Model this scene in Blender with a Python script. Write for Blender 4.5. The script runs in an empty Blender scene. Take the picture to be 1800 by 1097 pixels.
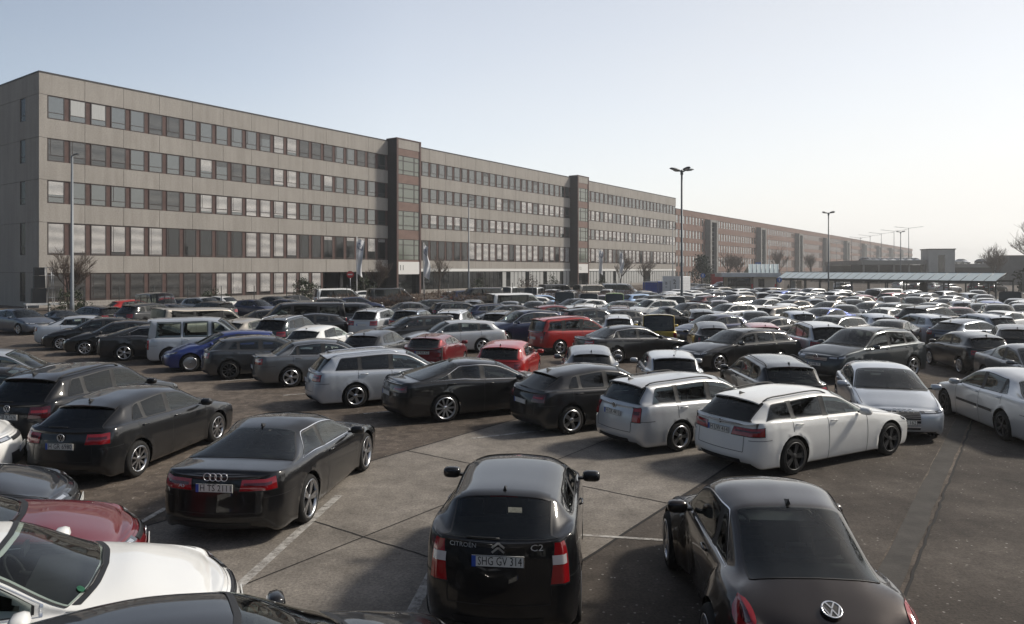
import bpy, bmesh, math, random
import numpy as np
from mathutils import Vector, Matrix
R = math.radians
random.seed(7)
SC = bpy.context.scene
COL = SC.collection
# ---------------------------------------------------------------- camera, sky, sun, exposure
CAM_H = 3.75
cam_data = bpy.data.cameras.new('camera')
cam = bpy.data.objects.new('camera', cam_data)
COL.objects.link(cam)
cam.location = (0, 0, CAM_H)
cam.rotation_euler = (R(90), 0, 0)
cam_data.sensor_width = 36.0
cam_data.lens = 36.0 * 1270 / 1800
cam_data.shift_y = -74.5 / 1800
cam_data.clip_start = 0.1
cam_data.clip_end = 9000
SC.camera = cam

SUN_AZ = 72.0      # degrees clockwise from the view direction
SUN_EL = 40.0
world = bpy.data.worlds.new('World')
SC.world = world
world.use_nodes = True
wn = world.node_tree.nodes
wl = world.node_tree.links
bg = wn['Background']
sky = wn.new('ShaderNodeTexSky')
sky.sky_type = 'NISHITA'
sky.sun_disc = False
sky.sun_elevation = R(SUN_EL)
sky.sun_rotation = R(SUN_AZ)
sky.altitude = 50
sky.air_density = 1.0
sky.dust_density = 1.5
sky.ozone_density = 1.0
# thin high haze: whitens the sky towards the sun and towards the horizon
tcw = wn.new('ShaderNodeTexCoord')
def vmath(op, a, b):
    n = wn.new('ShaderNodeVectorMath'); n.operation = op; wl.new(a, n.inputs[0]); n.inputs[1].default_value = b; return n
def wmath(op, a, b, clamp=False):
    n = wn.new('ShaderNodeMath'); n.operation = op; n.use_clamp = clamp
    for i, q in enumerate((a, b)):
        if isinstance(q, (int, float)): n.inputs[i].default_value = q
        else: wl.new(q, n.inputs[i])
    return n.outputs[0]
toward = vmath('DOT_PRODUCT', tcw.outputs['Generated'], (math.sin(R(60)), math.cos(R(60)), 0)).outputs['Value']
sepw = wn.new('ShaderNodeSeparateXYZ'); wl.new(tcw.outputs['Generated'], sepw.inputs[0])
up = wmath('MAXIMUM', sepw.outputs[2], 0.0)
low = wmath('POWER', wmath('SUBTRACT', 1.0, up), 5.0)
fac = wmath('ADD', wmath('MULTIPLY', toward, .44), .33)
fac = wmath('ADD', fac, wmath('MULTIPLY', low, .34))
nzw = wn.new('ShaderNodeTexNoise'); nzw.inputs['Scale'].default_value = 2.2; nzw.inputs['Detail'].default_value = 5
mpw = wn.new('ShaderNodeMapping'); mpw.inputs['Scale'].default_value = (1, 1, 3.0); wl.new(tcw.outputs['Generated'], mpw.inputs[0]); wl.new(mpw.outputs[0], nzw.inputs['Vector'])
fac = wmath('ADD', fac, wmath('MULTIPLY', wmath('SUBTRACT', nzw.outputs[0], .5), .16), True)
fac = wmath('MAXIMUM', fac, .10); fac = wmath('MINIMUM', fac, .96)
veil = wn.new('ShaderNodeMix'); veil.data_type = 'RGBA'
wl.new(fac, veil.inputs[0]); wl.new(sky.outputs[0], veil.inputs[6]); veil.inputs[7].default_value = (4.35, 4.25, 4.08, 1)
# overhead and away from the sun the sky is a deeper tone
dim = wmath('SUBTRACT', 1.0, wmath('MULTIPLY', wmath('POWER', up, .8), .62))
dim = wmath('MULTIPLY', dim, wmath('ADD', .80, wmath('MULTIPLY', wmath('MINIMUM', wmath('MAXIMUM', toward, -1.0), .35), .55)))
vm = wn.new('ShaderNodeVectorMath'); vm.operation = 'SCALE'; wl.new(veil.outputs[2], vm.inputs[0]); wl.new(dim, vm.inputs['Scale'])
wl.new(vm.outputs[0], bg.inputs[0])
bg.inputs[1].default_value = 0.15

sun_data = bpy.data.lights.new('sun', 'SUN')
sun = bpy.data.objects.new('sun', sun_data)
COL.objects.link(sun)
sun_data.energy = 2.1
sun_data.angle = R(8.0)
sun_data.color = (1.0, 0.93, 0.82)
sd = Vector((math.sin(R(SUN_AZ)) * math.cos(R(SUN_EL)), math.cos(R(SUN_AZ)) * math.cos(R(SUN_EL)), math.sin(R(SUN_EL))))
sun.rotation_euler = sd.to_track_quat('Z', 'Y').to_euler()
SC.view_settings.view_transform = 'Standard'
SC.view_settings.look = 'None'
SC.view_settings.gamma = 1.0
SC.view_settings.exposure = 0.8

# ---------------------------------------------------------------- small helpers
def tag(o, label=None, cat=None, group=None, kind=None):
    if label: o['label'] = label
    if cat: o['category'] = cat
    if group: o['group'] = group
    if kind: o['kind'] = kind
    return o

def empty(name, loc=(0, 0, 0), rz=0.0, parent=None):
    o = bpy.data.objects.new(name, None)
    o.empty_display_size = 0.2
    COL.objects.link(o)
    o.location = loc
    o.rotation_euler = (0, 0, rz)
    if parent: o.parent = parent
    return o

class MB:
    """collects quads, boxes, tubes; build() links them as one mesh object"""
    def __init__(s):
        s.v, s.f, s.m, s.sm = [], [], [], []
    def add(s, verts, faces, mat=0, smooth=False):
        b = len(s.v)
        s.v.extend([tuple(map(float, p)) for p in verts])
        for f in faces:
            s.f.append(tuple(i + b for i in f)); s.m.append(mat); s.sm.append(smooth)
        return s
    def box(s, x0, x1, y0, y1, z0, z1, mat=0):
        return s.add([(x0,y0,z0),(x1,y0,z0),(x1,y1,z0),(x0,y1,z0),(x0,y0,z1),(x1,y0,z1),(x1,y1,z1),(x0,y1,z1)],
                     [(0,3,2,1),(4,5,6,7),(0,1,5,4),(1,2,6,5),(2,3,7,6),(3,0,4,7)], mat)
    def quad(s, a, b, c, d, mat=0):
        return s.add([a, b, c, d], [(0,1,2,3)], mat)
    def tube(s, pts, rad, n=8, mat=0, cap=True, smooth=True):
        pts = [Vector(p) for p in pts]
        rads = rad if isinstance(rad, (list, tuple)) else [rad] * len(pts)
        vs, fs = [], []
        up = None
        for i, p in enumerate(pts):
            t = (pts[min(i+1, len(pts)-1)] - pts[max(i-1, 0)])
            if t.length < 1e-9: t = Vector((0,0,1))
            t.normalize()
            if up is None:
                a = Vector((0,0,1)) if abs(t.z) < .9 else Vector((1,0,0))
                up = (a - t * a.dot(t)).normalized()
            else:
                up = up - t * up.dot(t)
                up = up.normalized() if up.length > 1e-6 else Vector((1,0,0))
            w = t.cross(up)
            for k in range(n):
                an = 2 * math.pi * k / n
                vs.append(p + (up * math.cos(an) + w * math.sin(an)) * rads[i])
        for i in range(len(pts) - 1):
            for k in range(n):
                fs.append((i*n+k, i*n+(k+1)%n, (i+1)*n+(k+1)%n, (i+1)*n+k))
        if cap:
            fs.append(tuple(range(n-1, -1, -1)))
            fs.append(tuple(range((len(pts)-1)*n, len(pts)*n)))
        return s.add(vs, fs, mat, smooth)
    def grid(s, P, mat=0, smooth=True, flip=False):
        n, m = P.shape[:2]
        fs = []
        for i in range(n-1):
            for j in range(m-1):
                q = (i*m+j, (i+1)*m+j, (i+1)*m+j+1, i*m+j+1)
                fs.append(q[::-1] if flip else q)
        return s.add(P.reshape(-1, 3), fs, mat, smooth)
    def lathe(s, prof, n=24, axis='y', c=(0,0,0), mat=0, smooth=True, close=False):
        """prof: list of (r, h); h along the axis"""
        vs, fs = [], []
        for (r, h) in prof:
            for k in range(n):
                a = 2*math.pi*k/n
                if axis == 'y': vs.append((c[0]+r*math.cos(a), c[1]+h, c[2]+r*math.sin(a)))
                elif axis == 'x': vs.append((c[0]+h, c[1]+r*math.cos(a), c[2]+r*math.sin(a)))
                else: vs.append((c[0]+r*math.cos(a), c[1]+r*math.sin(a), c[2]+h))
        for i in range(len(prof)-1):
            for k in range(n):
                fs.append((i*n+k, i*n+(k+1)%n, (i+1)*n+(k+1)%n, (i+1)*n+k))
        return s.add(vs, fs, mat, smooth)
    def ext(s, o, mat=None):
        b = len(s.v)
        s.v.extend(o.v)
        for f, m, sm in zip(o.f, o.m, o.sm):
            s.f.append(tuple(i+b for i in f)); s.m.append(m if mat is None else mat); s.sm.append(sm)
        return s
    def mesh(s, name, mats):
        me = bpy.data.meshes.new(name)
        me.from_pydata(s.v, [], s.f)
        for m in (mats if isinstance(mats, (list, tuple)) else [mats]): me.materials.append(m)
        me.polygons.foreach_set('material_index', s.m)
        me.polygons.foreach_set('use_smooth', s.sm)
        me.update()
        return me
    def build(s, name, mats, parent=None, loc=None, rz=0):
        o = bpy.data.objects.new(name, s.mesh(name, mats))
        COL.objects.link(o)
        if parent: o.parent = parent
        if loc is not None: o.location = loc
        if rz: o.rotation_euler = (0, 0, rz)
        return o

def link_mesh(name, me, parent=None, loc=(0,0,0)):
    o = bpy.data.objects.new(name, me)
    COL.objects.link(o)
    if parent: o.parent = parent
    o.location = loc
    return o

_textcache = {}
def text_mb(txt, size, wide=1.0):
    """flat lettering in the xz plane facing -y, centred on the origin, as an MB"""
    key = (txt, size, wide)
    if key not in _textcache:
        cu = bpy.data.curves.new('lettering', 'FONT')
        cu.body = txt; cu.size = size; cu.align_x = 'CENTER'; cu.align_y = 'CENTER'
        cu.resolution_u = 2
        o = bpy.data.objects.new('lettering', cu)
        COL.objects.link(o)
        me = bpy.data.meshes.new_from_object(o)
        vs = [(v.co.x * wide, 0.0, v.co.y) for v in me.vertices]
        fs = [tuple(p.vertices) for p in me.polygons]
        bpy.data.objects.remove(o)
        bpy.data.curves.remove(cu); bpy.data.meshes.remove(me)
        _textcache[key] = (vs, fs)
    m = MB()
    m.add(*_textcache[key])
    return m

# ---------------------------------------------------------------- materials
def newmat(name):
    m = bpy.data.materials.new(name)
    m.use_nodes = True
    return m, m.node_tree.nodes, m.node_tree.links, m.node_tree.nodes['Principled BSDF']

def plain(name, col, rough=.6, metal=0.0, spec=.5, coat=0.0, ior=None):
    m, n, l, b = newmat(name)
    b.inputs['Base Color'].default_value = (*col, 1)
    b.inputs['Roughness'].default_value = rough
    b.inputs['Metallic'].default_value = metal
    b.inputs['Specular IOR Level'].default_value = spec
    b.inputs['Coat Weight'].default_value = coat
    b.inputs['Coat Roughness'].default_value = .03
    if ior: b.inputs['IOR'].default_value = ior
    return m

def noisy(name, c0, c1, scale=3.0, rough=.8, bump=0.0, bscale=60.0, detail=6, spec=.3, stretch=None, metal=0.0):
    m, n, l, b = newmat(name)
    tc = n.new('ShaderNodeTexCoord')
    mp = n.new('ShaderNodeMapping')
    if stretch: mp.inputs['Scale'].default_value = stretch
    l.new(tc.outputs['Object'], mp.inputs[0])
    nz = n.new('ShaderNodeTexNoise')
    nz.inputs['Scale'].default_value = scale; nz.inputs['Detail'].default_value = detail
    nz.inputs['Roughness'].default_value = .65
    l.new(mp.outputs[0], nz.inputs['Vector'])
    cr = n.new('ShaderNodeValToRGB')
    cr.color_ramp.elements[0].position = .3; cr.color_ramp.elements[0].color = (*c0, 1)
    cr.color_ramp.elements[1].position = .7; cr.color_ramp.elements[1].color = (*c1, 1)
    l.new(nz.outputs[0], cr.inputs[0])
    l.new(cr.outputs[0], b.inputs['Base Color'])
    b.inputs['Roughness'].default_value = rough
    b.inputs['Specular IOR Level'].default_value = spec
    b.inputs['Metallic'].default_value = metal
    if bump:
        n2 = n.new('ShaderNodeTexNoise'); n2.inputs['Scale'].default_value = bscale; n2.inputs['Detail'].default_value = 4
        l.new(tc.outputs['Object'], n2.inputs['Vector'])
        bp = n.new('ShaderNodeBump'); bp.inputs['Strength'].default_value = bump; bp.inputs['Distance'].default_value = .02
        l.new(n2.outputs[0], bp.inputs['Height']); l.new(bp.outputs[0], b.inputs['Normal'])
    return m

def paint(name, col, metallic=0.0, rough=.35):
    """car paint: base, a clear coat and a film of road dust"""
    m, n, l, b = newmat(name)
    tc = n.new('ShaderNodeTexCoord')
    nz = n.new('ShaderNodeTexNoise'); nz.inputs['Scale'].default_value = 2.2; nz.inputs['Detail'].default_value = 7
    l.new(tc.outputs['Object'], nz.inputs['Vector'])
    mr = n.new('ShaderNodeMapRange')
    mr.inputs[1].default_value = .35; mr.inputs[2].default_value = .75; mr.inputs[3].default_value = 0.0; mr.inputs[4].default_value = .035
    l.new(nz.outputs[0], mr.inputs[0])
    sx = n.new('ShaderNodeSeparateXYZ'); l.new(tc.outputs['Object'], sx.inputs[0])
    lo = n.new('ShaderNodeMapRange')      # road dirt thrown up on the lower flanks
    lo.inputs[1].default_value = .20; lo.inputs[2].default_value = .62; lo.inputs[3].default_value = .16; lo.inputs[4].default_value = 0.0
    l.new(sx.outputs[2], lo.inputs[0])
    mu = n.new('ShaderNodeMath'); mu.operation = 'MULTIPLY'; l.new(lo.outputs[0], mu.inputs[0]); l.new(nz.outputs[0], mu.inputs[1])
    ad = n.new('ShaderNodeMath'); ad.operation = 'ADD'; l.new(mr.outputs[0], ad.inputs[0]); l.new(mu.outputs[0], ad.inputs[1])
    mx = n.new('ShaderNodeMix'); mx.data_type = 'RGBA'
    mx.inputs[6].default_value = (*col, 1); mx.inputs[7].default_value = (.16, .145, .125, 1)
    l.new(ad.outputs[0], mx.inputs[0])
    ge = n.new('ShaderNodeNewGeometry')
    inn = n.new('ShaderNodeMix'); inn.data_type = 'RGBA'; inn.inputs[7].default_value = (.03, .03, .032, 1)
    l.new(ge.outputs['Backfacing'], inn.inputs[0]); l.new(mx.outputs[2], inn.inputs[6])
    l.new(inn.outputs[2], b.inputs['Base Color'])
    b.inputs['Roughness'].default_value = rough
    b.inputs['Metallic'].default_value = metallic
    b.inputs['Coat Weight'].default_value = 1.0
    b.inputs['Specular IOR Level'].default_value = .15
    r2 = n.new('ShaderNodeMapRange'); r2.inputs[3].default_value = .02; r2.inputs[4].default_value = .25
    r2.inputs[1].default_value = 0.0; r2.inputs[2].default_value = .35
    l.new(ad.outputs[0], r2.inputs[0]); l.new(r2.outputs[0], b.inputs['Coat Roughness'])
    return m

PAINT = {
 'black': paint('black_paint', (.006, .006, .007)),
 'offblack': paint('soft_black_paint', (.011, .011, .012), .3),
 'anthracite': paint('anthracite_paint', (.020, .0205, .022), .5),
 'darkgrey': paint('dark_grey_paint', (.055, .058, .062), .7),
 'grey': paint('grey_paint', (.15, .155, .16), .75),
 'bluegrey': paint('blue_grey_paint', (.10, .12, .155), .7),
 'silver': paint('silver_paint', (.52, .53, .54), .40, .36),
 'bluesilver': paint('blue_silver_paint', (.46, .49, .53), .40, .36),
 'white': paint('white_paint', (.78, .78, .76)),
 'navy': paint('navy_paint', (.010, .018, .055), .4),
 'blue': paint('blue_paint', (.018, .035, .16), .3),
 'brightblue': paint('bright_blue_paint', (.035, .075, .30), .3),
 'lightblue': paint('light_blue_paint', (.33, .46, .66), .5),
 'teal': paint('teal_grey_paint', (.034, .043, .048), .55),
 'red': paint('red_paint', (.36, .014, .012)),
 'winered': paint('wine_red_paint', (.16, .008, .012), .3),
 'darkred': paint('dark_red_paint', (.07, .007, .010), .4),
 'pinkred': paint('faded_red_paint', (.38, .06, .06), .2),
 'gold': paint('gold_paint', (.42, .30, .03), .5),
 'green': paint('green_paint', (.16, .34, .03), .1),
 'beige': paint('beige_paint', (.36, .33, .29), .3),
 'bronze': paint('bronze_paint', (.10, .085, .072), .6),
 'brown': paint('brown_paint', (.022, .016, .014), .5),
 'yellow': paint('yellow_paint', (.55, .52, .05)),
}
M_BLACK = plain('black_plastic', (.014, .014, .015), .55)
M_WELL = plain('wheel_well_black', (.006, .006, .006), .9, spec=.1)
M_GLASS = plain('tinted_glass', (.008, .011, .012), .02, spec=.5, ior=1.52)
M_DARKGLASS = plain('privacy_glass', (.003, .003, .004), .05, spec=.5, ior=1.5)
def seeglass(name, tint, ior=1.55):
    m, n, l, b = newmat(name)
    n.remove(b)
    tr = n.new('ShaderNodeBsdfTransparent'); tr.inputs[0].default_value = (*tint, 1)
    gl = n.new('ShaderNodeBsdfGlossy'); gl.inputs['Roughness'].default_value = .015; gl.inputs[0].default_value = (.95, .97, .96, 1)
    fr = n.new('ShaderNodeFresnel'); fr.inputs[0].default_value = ior
    mx = n.new('ShaderNodeMixShader'); l.new(fr.outputs[0], mx.inputs[0]); l.new(tr.outputs[0], mx.inputs[1]); l.new(gl.outputs[0], mx.inputs[2])
    l.new(mx.outputs[0], n['Material Output'].inputs[0])
    return m
M_SEE = seeglass('car_glass', (.58, .64, .62))
M_SEEDARK = seeglass('dark_car_glass', (.07, .075, .08), 1.5)
M_TRIM = noisy('cabin_trim', (.020, .020, .021), (.034, .034, .035), 6, .7)
M_SEAT = noisy('seat_cloth', (.030, .030, .032), (.050, .050, .052), 9, .9)
M_CHROME = plain('chrome', (.80, .81, .83), .28, .9)
M_ALLOY = plain('alloy', (.52, .53, .55), .30, 1.0)
M_TYRE = noisy('tyre_rubber', (.012, .012, .012), (.022, .021, .020), 12, .85)
M_RED = plain('tail_lamp_red', (.30, .006, .010), .10, spec=.6, coat=1.0)
M_DIMRED = plain('smoked_red_lamp', (.075, .004, .007), .12, coat=1.0)
M_LAMP = plain('headlamp_glass', (.42, .44, .47), .08, .35, coat=1.0)
M_HLBLACK = plain('lamp_housing', (.05, .052, .056), .08, .2, coat=1.0)
M_PLATE = plain('plate_white', (.62, .62, .60), .45)
M_EUBLUE = plain('plate_blue', (.02, .07, .36), .45)
M_INK = plain('black_ink', (.01, .01, .01), .6)
M_WHITELAMP = plain('clear_lamp', (.55, .52, .52), .12, coat=1.0)
# ---------------------------------------------------------------- cars: a lofted body from a cage of stations and rails
def pchip_d(xk, Y):
    h = np.diff(xk)
    sh = (-1,) + (1,) * (Y.ndim - 1)
    h = h.reshape(sh)
    dl = np.diff(Y, axis=0) / h
    d = np.zeros_like(Y)
    w1 = 2*h[1:] + h[:-1]; w2 = h[1:] + 2*h[:-1]
    a, b = dl[:-1], dl[1:]
    ok = (a * b) > 0
    with np.errstate(divide='ignore', invalid='ignore'):
        hm = (w1 + w2) / (w1 / np.where(ok, a, 1) + w2 / np.where(ok, b, 1))
    d[1:-1] = np.where(ok, hm, 0)
    d[0] = dl[0]; d[-1] = dl[-1]
    return d

def pchip_eval(xk, Y, D, q):
    i = np.clip(np.searchsorted(xk, q, side='right') - 1, 0, len(xk) - 2)
    h = (xk[i+1] - xk[i]); t = (q - xk[i]) / h
    sh = (-1,) + (1,) * (Y.ndim - 1)
    h = h.reshape(sh); t = t.reshape(sh)
    t2, t3 = t*t, t*t*t
    return (2*t3-3*t2+1)*Y[i] + (t3-2*t2+t)*h*D[i] + (-2*t3+3*t2)*Y[i+1] + (t3-t2)*h*D[i+1]

class Surf:
    def __init__(s, G):
        s.G = G
        K, J = G.shape[:2]
        s.K, s.J = K, J
        s.uk = np.concatenate([[0], np.cumsum(np.maximum(np.linalg.norm(np.diff(G, axis=0), axis=2).mean(1), .01))])
        s.vk = np.concatenate([[0], np.cumsum(np.maximum(np.linalg.norm(np.diff(G, axis=1), axis=2).mean(0), .01))])
        s.D = pchip_d(s.uk, G)
    def U(s, k):      # station number (fractional) to knot
        return np.interp(k, np.arange(s.K), s.uk)
    def __call__(s, k, j, raw=False):
        k = np.asarray(k, float); j = np.asarray(j, float)
        if not raw: j = np.where(j > 5.0001, j + 1, j)
        k, j = np.broadcast_arrays(k, j)
        shp = k.shape
        u = s.U(k.ravel()); v = np.interp(j.ravel(), np.arange(s.J), s.vk)
        rows = pchip_eval(s.uk, s.G, s.D, u)                  # n,J,3
        Y = np.moveaxis(rows, 1, 0)                           # J,n,3
        D = pchip_d(s.vk, Y)
        i = np.clip(np.searchsorted(s.vk, v, side='right') - 1, 0, s.J - 2)
        n = np.arange(len(v))
        h = (s.vk[i+1] - s.vk[i])[:, None]; t = ((v - s.vk[i])[:, None]) / h
        t2, t3 = t*t, t*t*t
        P = (2*t3-3*t2+1)*Y[i, n] + (t3-2*t2+t)*h*D[i, n] + (-2*t3+3*t2)*Y[i+1, n] + (t3-t2)*h*D[i+1, n]
        return P.reshape(shp + (3,))

BASE = dict(L=4.26, W=1.79, H=1.46, wb=2.62, fo=.86, r=.325, gc=.17, zl=.72, zc=1.0, xc=1.12, xa=1.98, xm=2.55,
            xd=3.60, zd=1.345, xe=4.11, ze=.98, deck=None, zbf=.93, zbr=1.0, yr=.72, yrr=.68, ye=.88, nose_w=.80, tail_w=.77,
            bowf=.15, bowr=.11, hoodz=.0, wside=1.0,
            tail=(-.14, .26, 3.75, 4.75), head=(-.34, .36, 4.05, 4.85), grille=(.36, 3.75, 4.4), lowgrille=(.55, 1.5, 2.6),
            tailx=(.16, .08, 0, .015, .05, .10), nosex=(.16, .07, 0, .02, .07, .15),
            win=[(1.35, 2.42), (2.50, 3.16), (3.20, 3.52)], cpill=(.0, .22), dlo='black', rails=False,
            spoke=5, rimr=.70, rimdark=False, plate_r=.72, plate_f=.45, fl=0.0, flr=.5, black_low=False, moulding=False,
            handles=True, rearglass_v=.14, doors=(1.30, 2.46, 3.42), rimmat=None)

TYPES = {
 'hatch': {},
 'small_hatch': dict(L=3.9, W=1.68, H=1.47, wb=2.46, fo=.78, r=.30, xc=.98, xa=1.75, xm=2.3, xd=3.42, xe=3.80, zd=1.37, win=[(1.15,2.2),(2.28,3.05)], doors=(1.12,2.24,3.1), yr=.74, yrr=.70),
 'compact': dict(L=3.67, W=1.66, H=1.46, wb=2.32, fo=.72, r=.30, zl=.78, xc=.88, xa=1.60, xm=2.0, xd=3.14, zd=1.385, xe=3.58, ze=1.03, zc=1.04, zbf=.97, zbr=1.10,
      win=[(1.0,2.12),(2.2,2.95)], doors=(.98,2.18,9), yr=.72, yrr=.66, tail=(-.07,.135,3.3,4.98), tail_w=.80, lz0=.36, lz1=.60, cpill=(-.05,.3), plate_r=.88,
      tailx=(.14,.05,0,.0,.03,.06), rearglass_v=.12, ttp=.55),
 'estate': dict(L=4.55, H=1.50, xd=4.08, zd=1.41, xe=4.42, ze=1.0, xm=2.6, wb=2.62, win=[(1.35,2.42),(2.50,3.30),(3.36,4.02)], cpill=(.02,.22), rails=True, doors=(1.30,2.46,3.40)),
 'long_estate': dict(L=4.75, W=1.83, H=1.47, fo=.82, wb=2.81, xc=1.35, xa=2.18, xm=2.8, xd=4.22, zd=1.37, xe=4.62, ze=.98, zl=.70, win=[(1.58,2.60),(2.68,3.48),(3.54,4.22)], cpill=(.0,.34), rails=True, doors=(1.5,2.64,3.6), r=.325),
 'sedan': dict(L=4.65, W=1.79, H=1.45, wb=2.76, fo=.82, xc=1.25, xa=2.08, xm=2.65, xd=3.42, zd=1.37, xe=4.02, ze=1.03, deck=(4.60, 1.02), zbr=.99,
      win=[(1.48,2.50),(2.58,3.32),(3.36,3.60)], cpill=(.05,.30), doors=(1.42,2.54,3.5), yrr=.64, tail=(-.16,.34,3.75,4.7), plate_r=.62, tailx=(.16,.08,0,.01,.03,.06)),
 'coupe': dict(L=4.63, W=1.86, H=1.37, wb=2.75, fo=.88, r=.35, xc=1.40, xa=2.20, xm=2.72, xd=3.20, zd=1.31, xe=4.02, ze=1.03, zc=.96, zl=.68, deck=(4.57,.99), zbf=.89, zbr=.95,
      win=[(1.62,2.80),(2.86,3.62)], cpill=(.1,.55), doors=(1.5,2.86,9), yr=.70, yrr=.60, tail=(-.14,.36,3.85,4.75), dlo='chrome', plate_r=.74, rimr=.78, tailx=(.16,.07,0,.02,.03,.07)),
 'fastback': dict(L=4.97, W=1.91, H=1.42, wb=2.91, fo=.91, r=.345, xc=1.45, xa=2.30, xm=2.85, xd=3.30, zd=1.385, xe=4.50, ze=1.06, zc=.98, zl=.68, deck=(4.88,1.02), zbf=.92, zbr=1.0,
      win=[(1.70,2.72),(2.80,3.62),(3.66,4.10)], cpill=(.15,.85), doors=(1.6,2.76,3.8), yr=.70, yrr=.58, tail=(-.18,.36,3.85,4.6), dlo='chrome', rimr=.76, spoke=10, plate_r=.70),
 'suv': dict(L=4.45, W=1.83, H=1.67, wb=2.62, fo=.88, r=.355, gc=.20, zl=.86, zc=1.16, xc=1.10, xa=1.92, xm=2.5, xd=3.85, zd=1.57, xe=4.30, ze=1.10, zbf=1.06, zbr=1.14, yr=.74, yrr=.70,
      win=[(1.32,2.40),(2.48,3.30),(3.36,3.85)], cpill=(.0,.3), rails=True, doors=(1.26,2.44,3.42), plate_r=.86, plate_f=.55, black_low=True),
 'big_suv': dict(L=4.78, W=1.93, H=1.74, wb=2.87, fo=.90, r=.375, gc=.22, zl=.92, zc=1.20, xc=1.22, xa=2.08, xm=2.7, xd=4.10, zd=1.63, xe=4.62, ze=1.14, zbf=1.10, zbr=1.18, yr=.74, yrr=.69,
      win=[(1.48,2.56),(2.64,3.50),(3.56,4.15)], cpill=(.0,.36), rails=True, doors=(1.4,2.6,3.64), plate_r=.9, plate_f=.6, dlo='chrome', grille=(.42,3.5,4.6)),
 'mpv': dict(L=4.5, W=1.83, H=1.65, wb=2.74, fo=.88, xc=1.0, xa=1.95, xm=2.6, xd=4.02, zd=1.56, xe=4.40, ze=1.02, zc=1.08, zl=.80, zbf=.98, zbr=1.05, yr=.77, yrr=.73,
      win=[(1.25,2.38),(2.46,3.34),(3.40,4.05)], cpill=(.0,.2), rails=True, doors=(1.2,2.42,3.46)),
 'box_van': dict(bpill=False, L=4.36, W=1.80, H=1.82, wb=2.68, fo=.87, r=.325, xc=.92, xa=1.78, xm=2.4, xd=4.24, zd=1.78, xe=4.36, ze=1.02, zc=1.12, zl=.82, zbf=1.02, zbr=1.05, yr=.83, yrr=.81,
      win=[(1.16,2.02),(2.14,3.06),(3.14,4.08)], cpill=(.0,.06), doors=(1.12,2.08,3.1), tail=(-.04,.14,2.9,4.75), tail_w=.92, tailx=(.10,.03,0,.0,.005,.01), rearglass_v=.10, plate_r=.70),
 'van': dict(L=4.95, W=1.91, H=1.97, wb=3.0, fo=.90, r=.345, gc=.19, xc=.78, xa=1.55, xm=2.4, xd=4.80, zd=1.92, xe=4.90, ze=1.14, zc=1.24, zl=.90, zbf=1.10, zbr=1.14, yr=.85, yrr=.82,
      win=[(1.02,1.98),(2.10,3.35),(3.45,4.62)], cpill=(.0,.08), doors=(1.0,2.04,3.4), tail=(-.05,.15,3.2,4.9), tail_w=.92, tailx=(.10,.03,0,.0,.005,.01), rearglass_v=.10, plate_r=.72),
 'beetle': dict(L=4.28, W=1.81, H=1.49, wb=2.54, fo=.88, r=.345, xc=1.20, xa=1.90, xm=2.26, xd=2.80, zd=1.44, xe=3.66, ze=1.06, zc=.99, zl=.66, deck=(4.14,.86), zbf=.92, zbr=.95, yr=.78, yrr=.70, ye=.80, wside=.84,
      win=[(1.40,2.62),(2.68,3.16)], cpill=(.12,.46), doors=(1.36,2.66,9), tail=(-.34, .20, 3.9, 5.0), tail_w=.80, nose_w=.74, fl=.165, flr=.66, bowr=.22, dlo='chrome', tailx=(.16,.06,0,.02,.05,.08), plate_r=.45, rearglass_v=.22, lz0=.35, lz1=.75, ttp=.1, toplamp=(13.25, 5.2, .95, 1.35)),
 'roadster': dict(L=4.1, W=1.78, H=1.30, wb=2.42, fo=.86, xc=1.45, xa=2.15, xm=2.5, xd=2.75, zd=1.24, xe=3.35, ze=.96, zc=.92, deck=(4.03,.92), zbf=.86, zbr=.90, zl=.66,
      win=[(1.66,2.72)], cpill=(.1,.3), doors=(1.55,2.75,9), yr=.70, yrr=.62),
}

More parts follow.
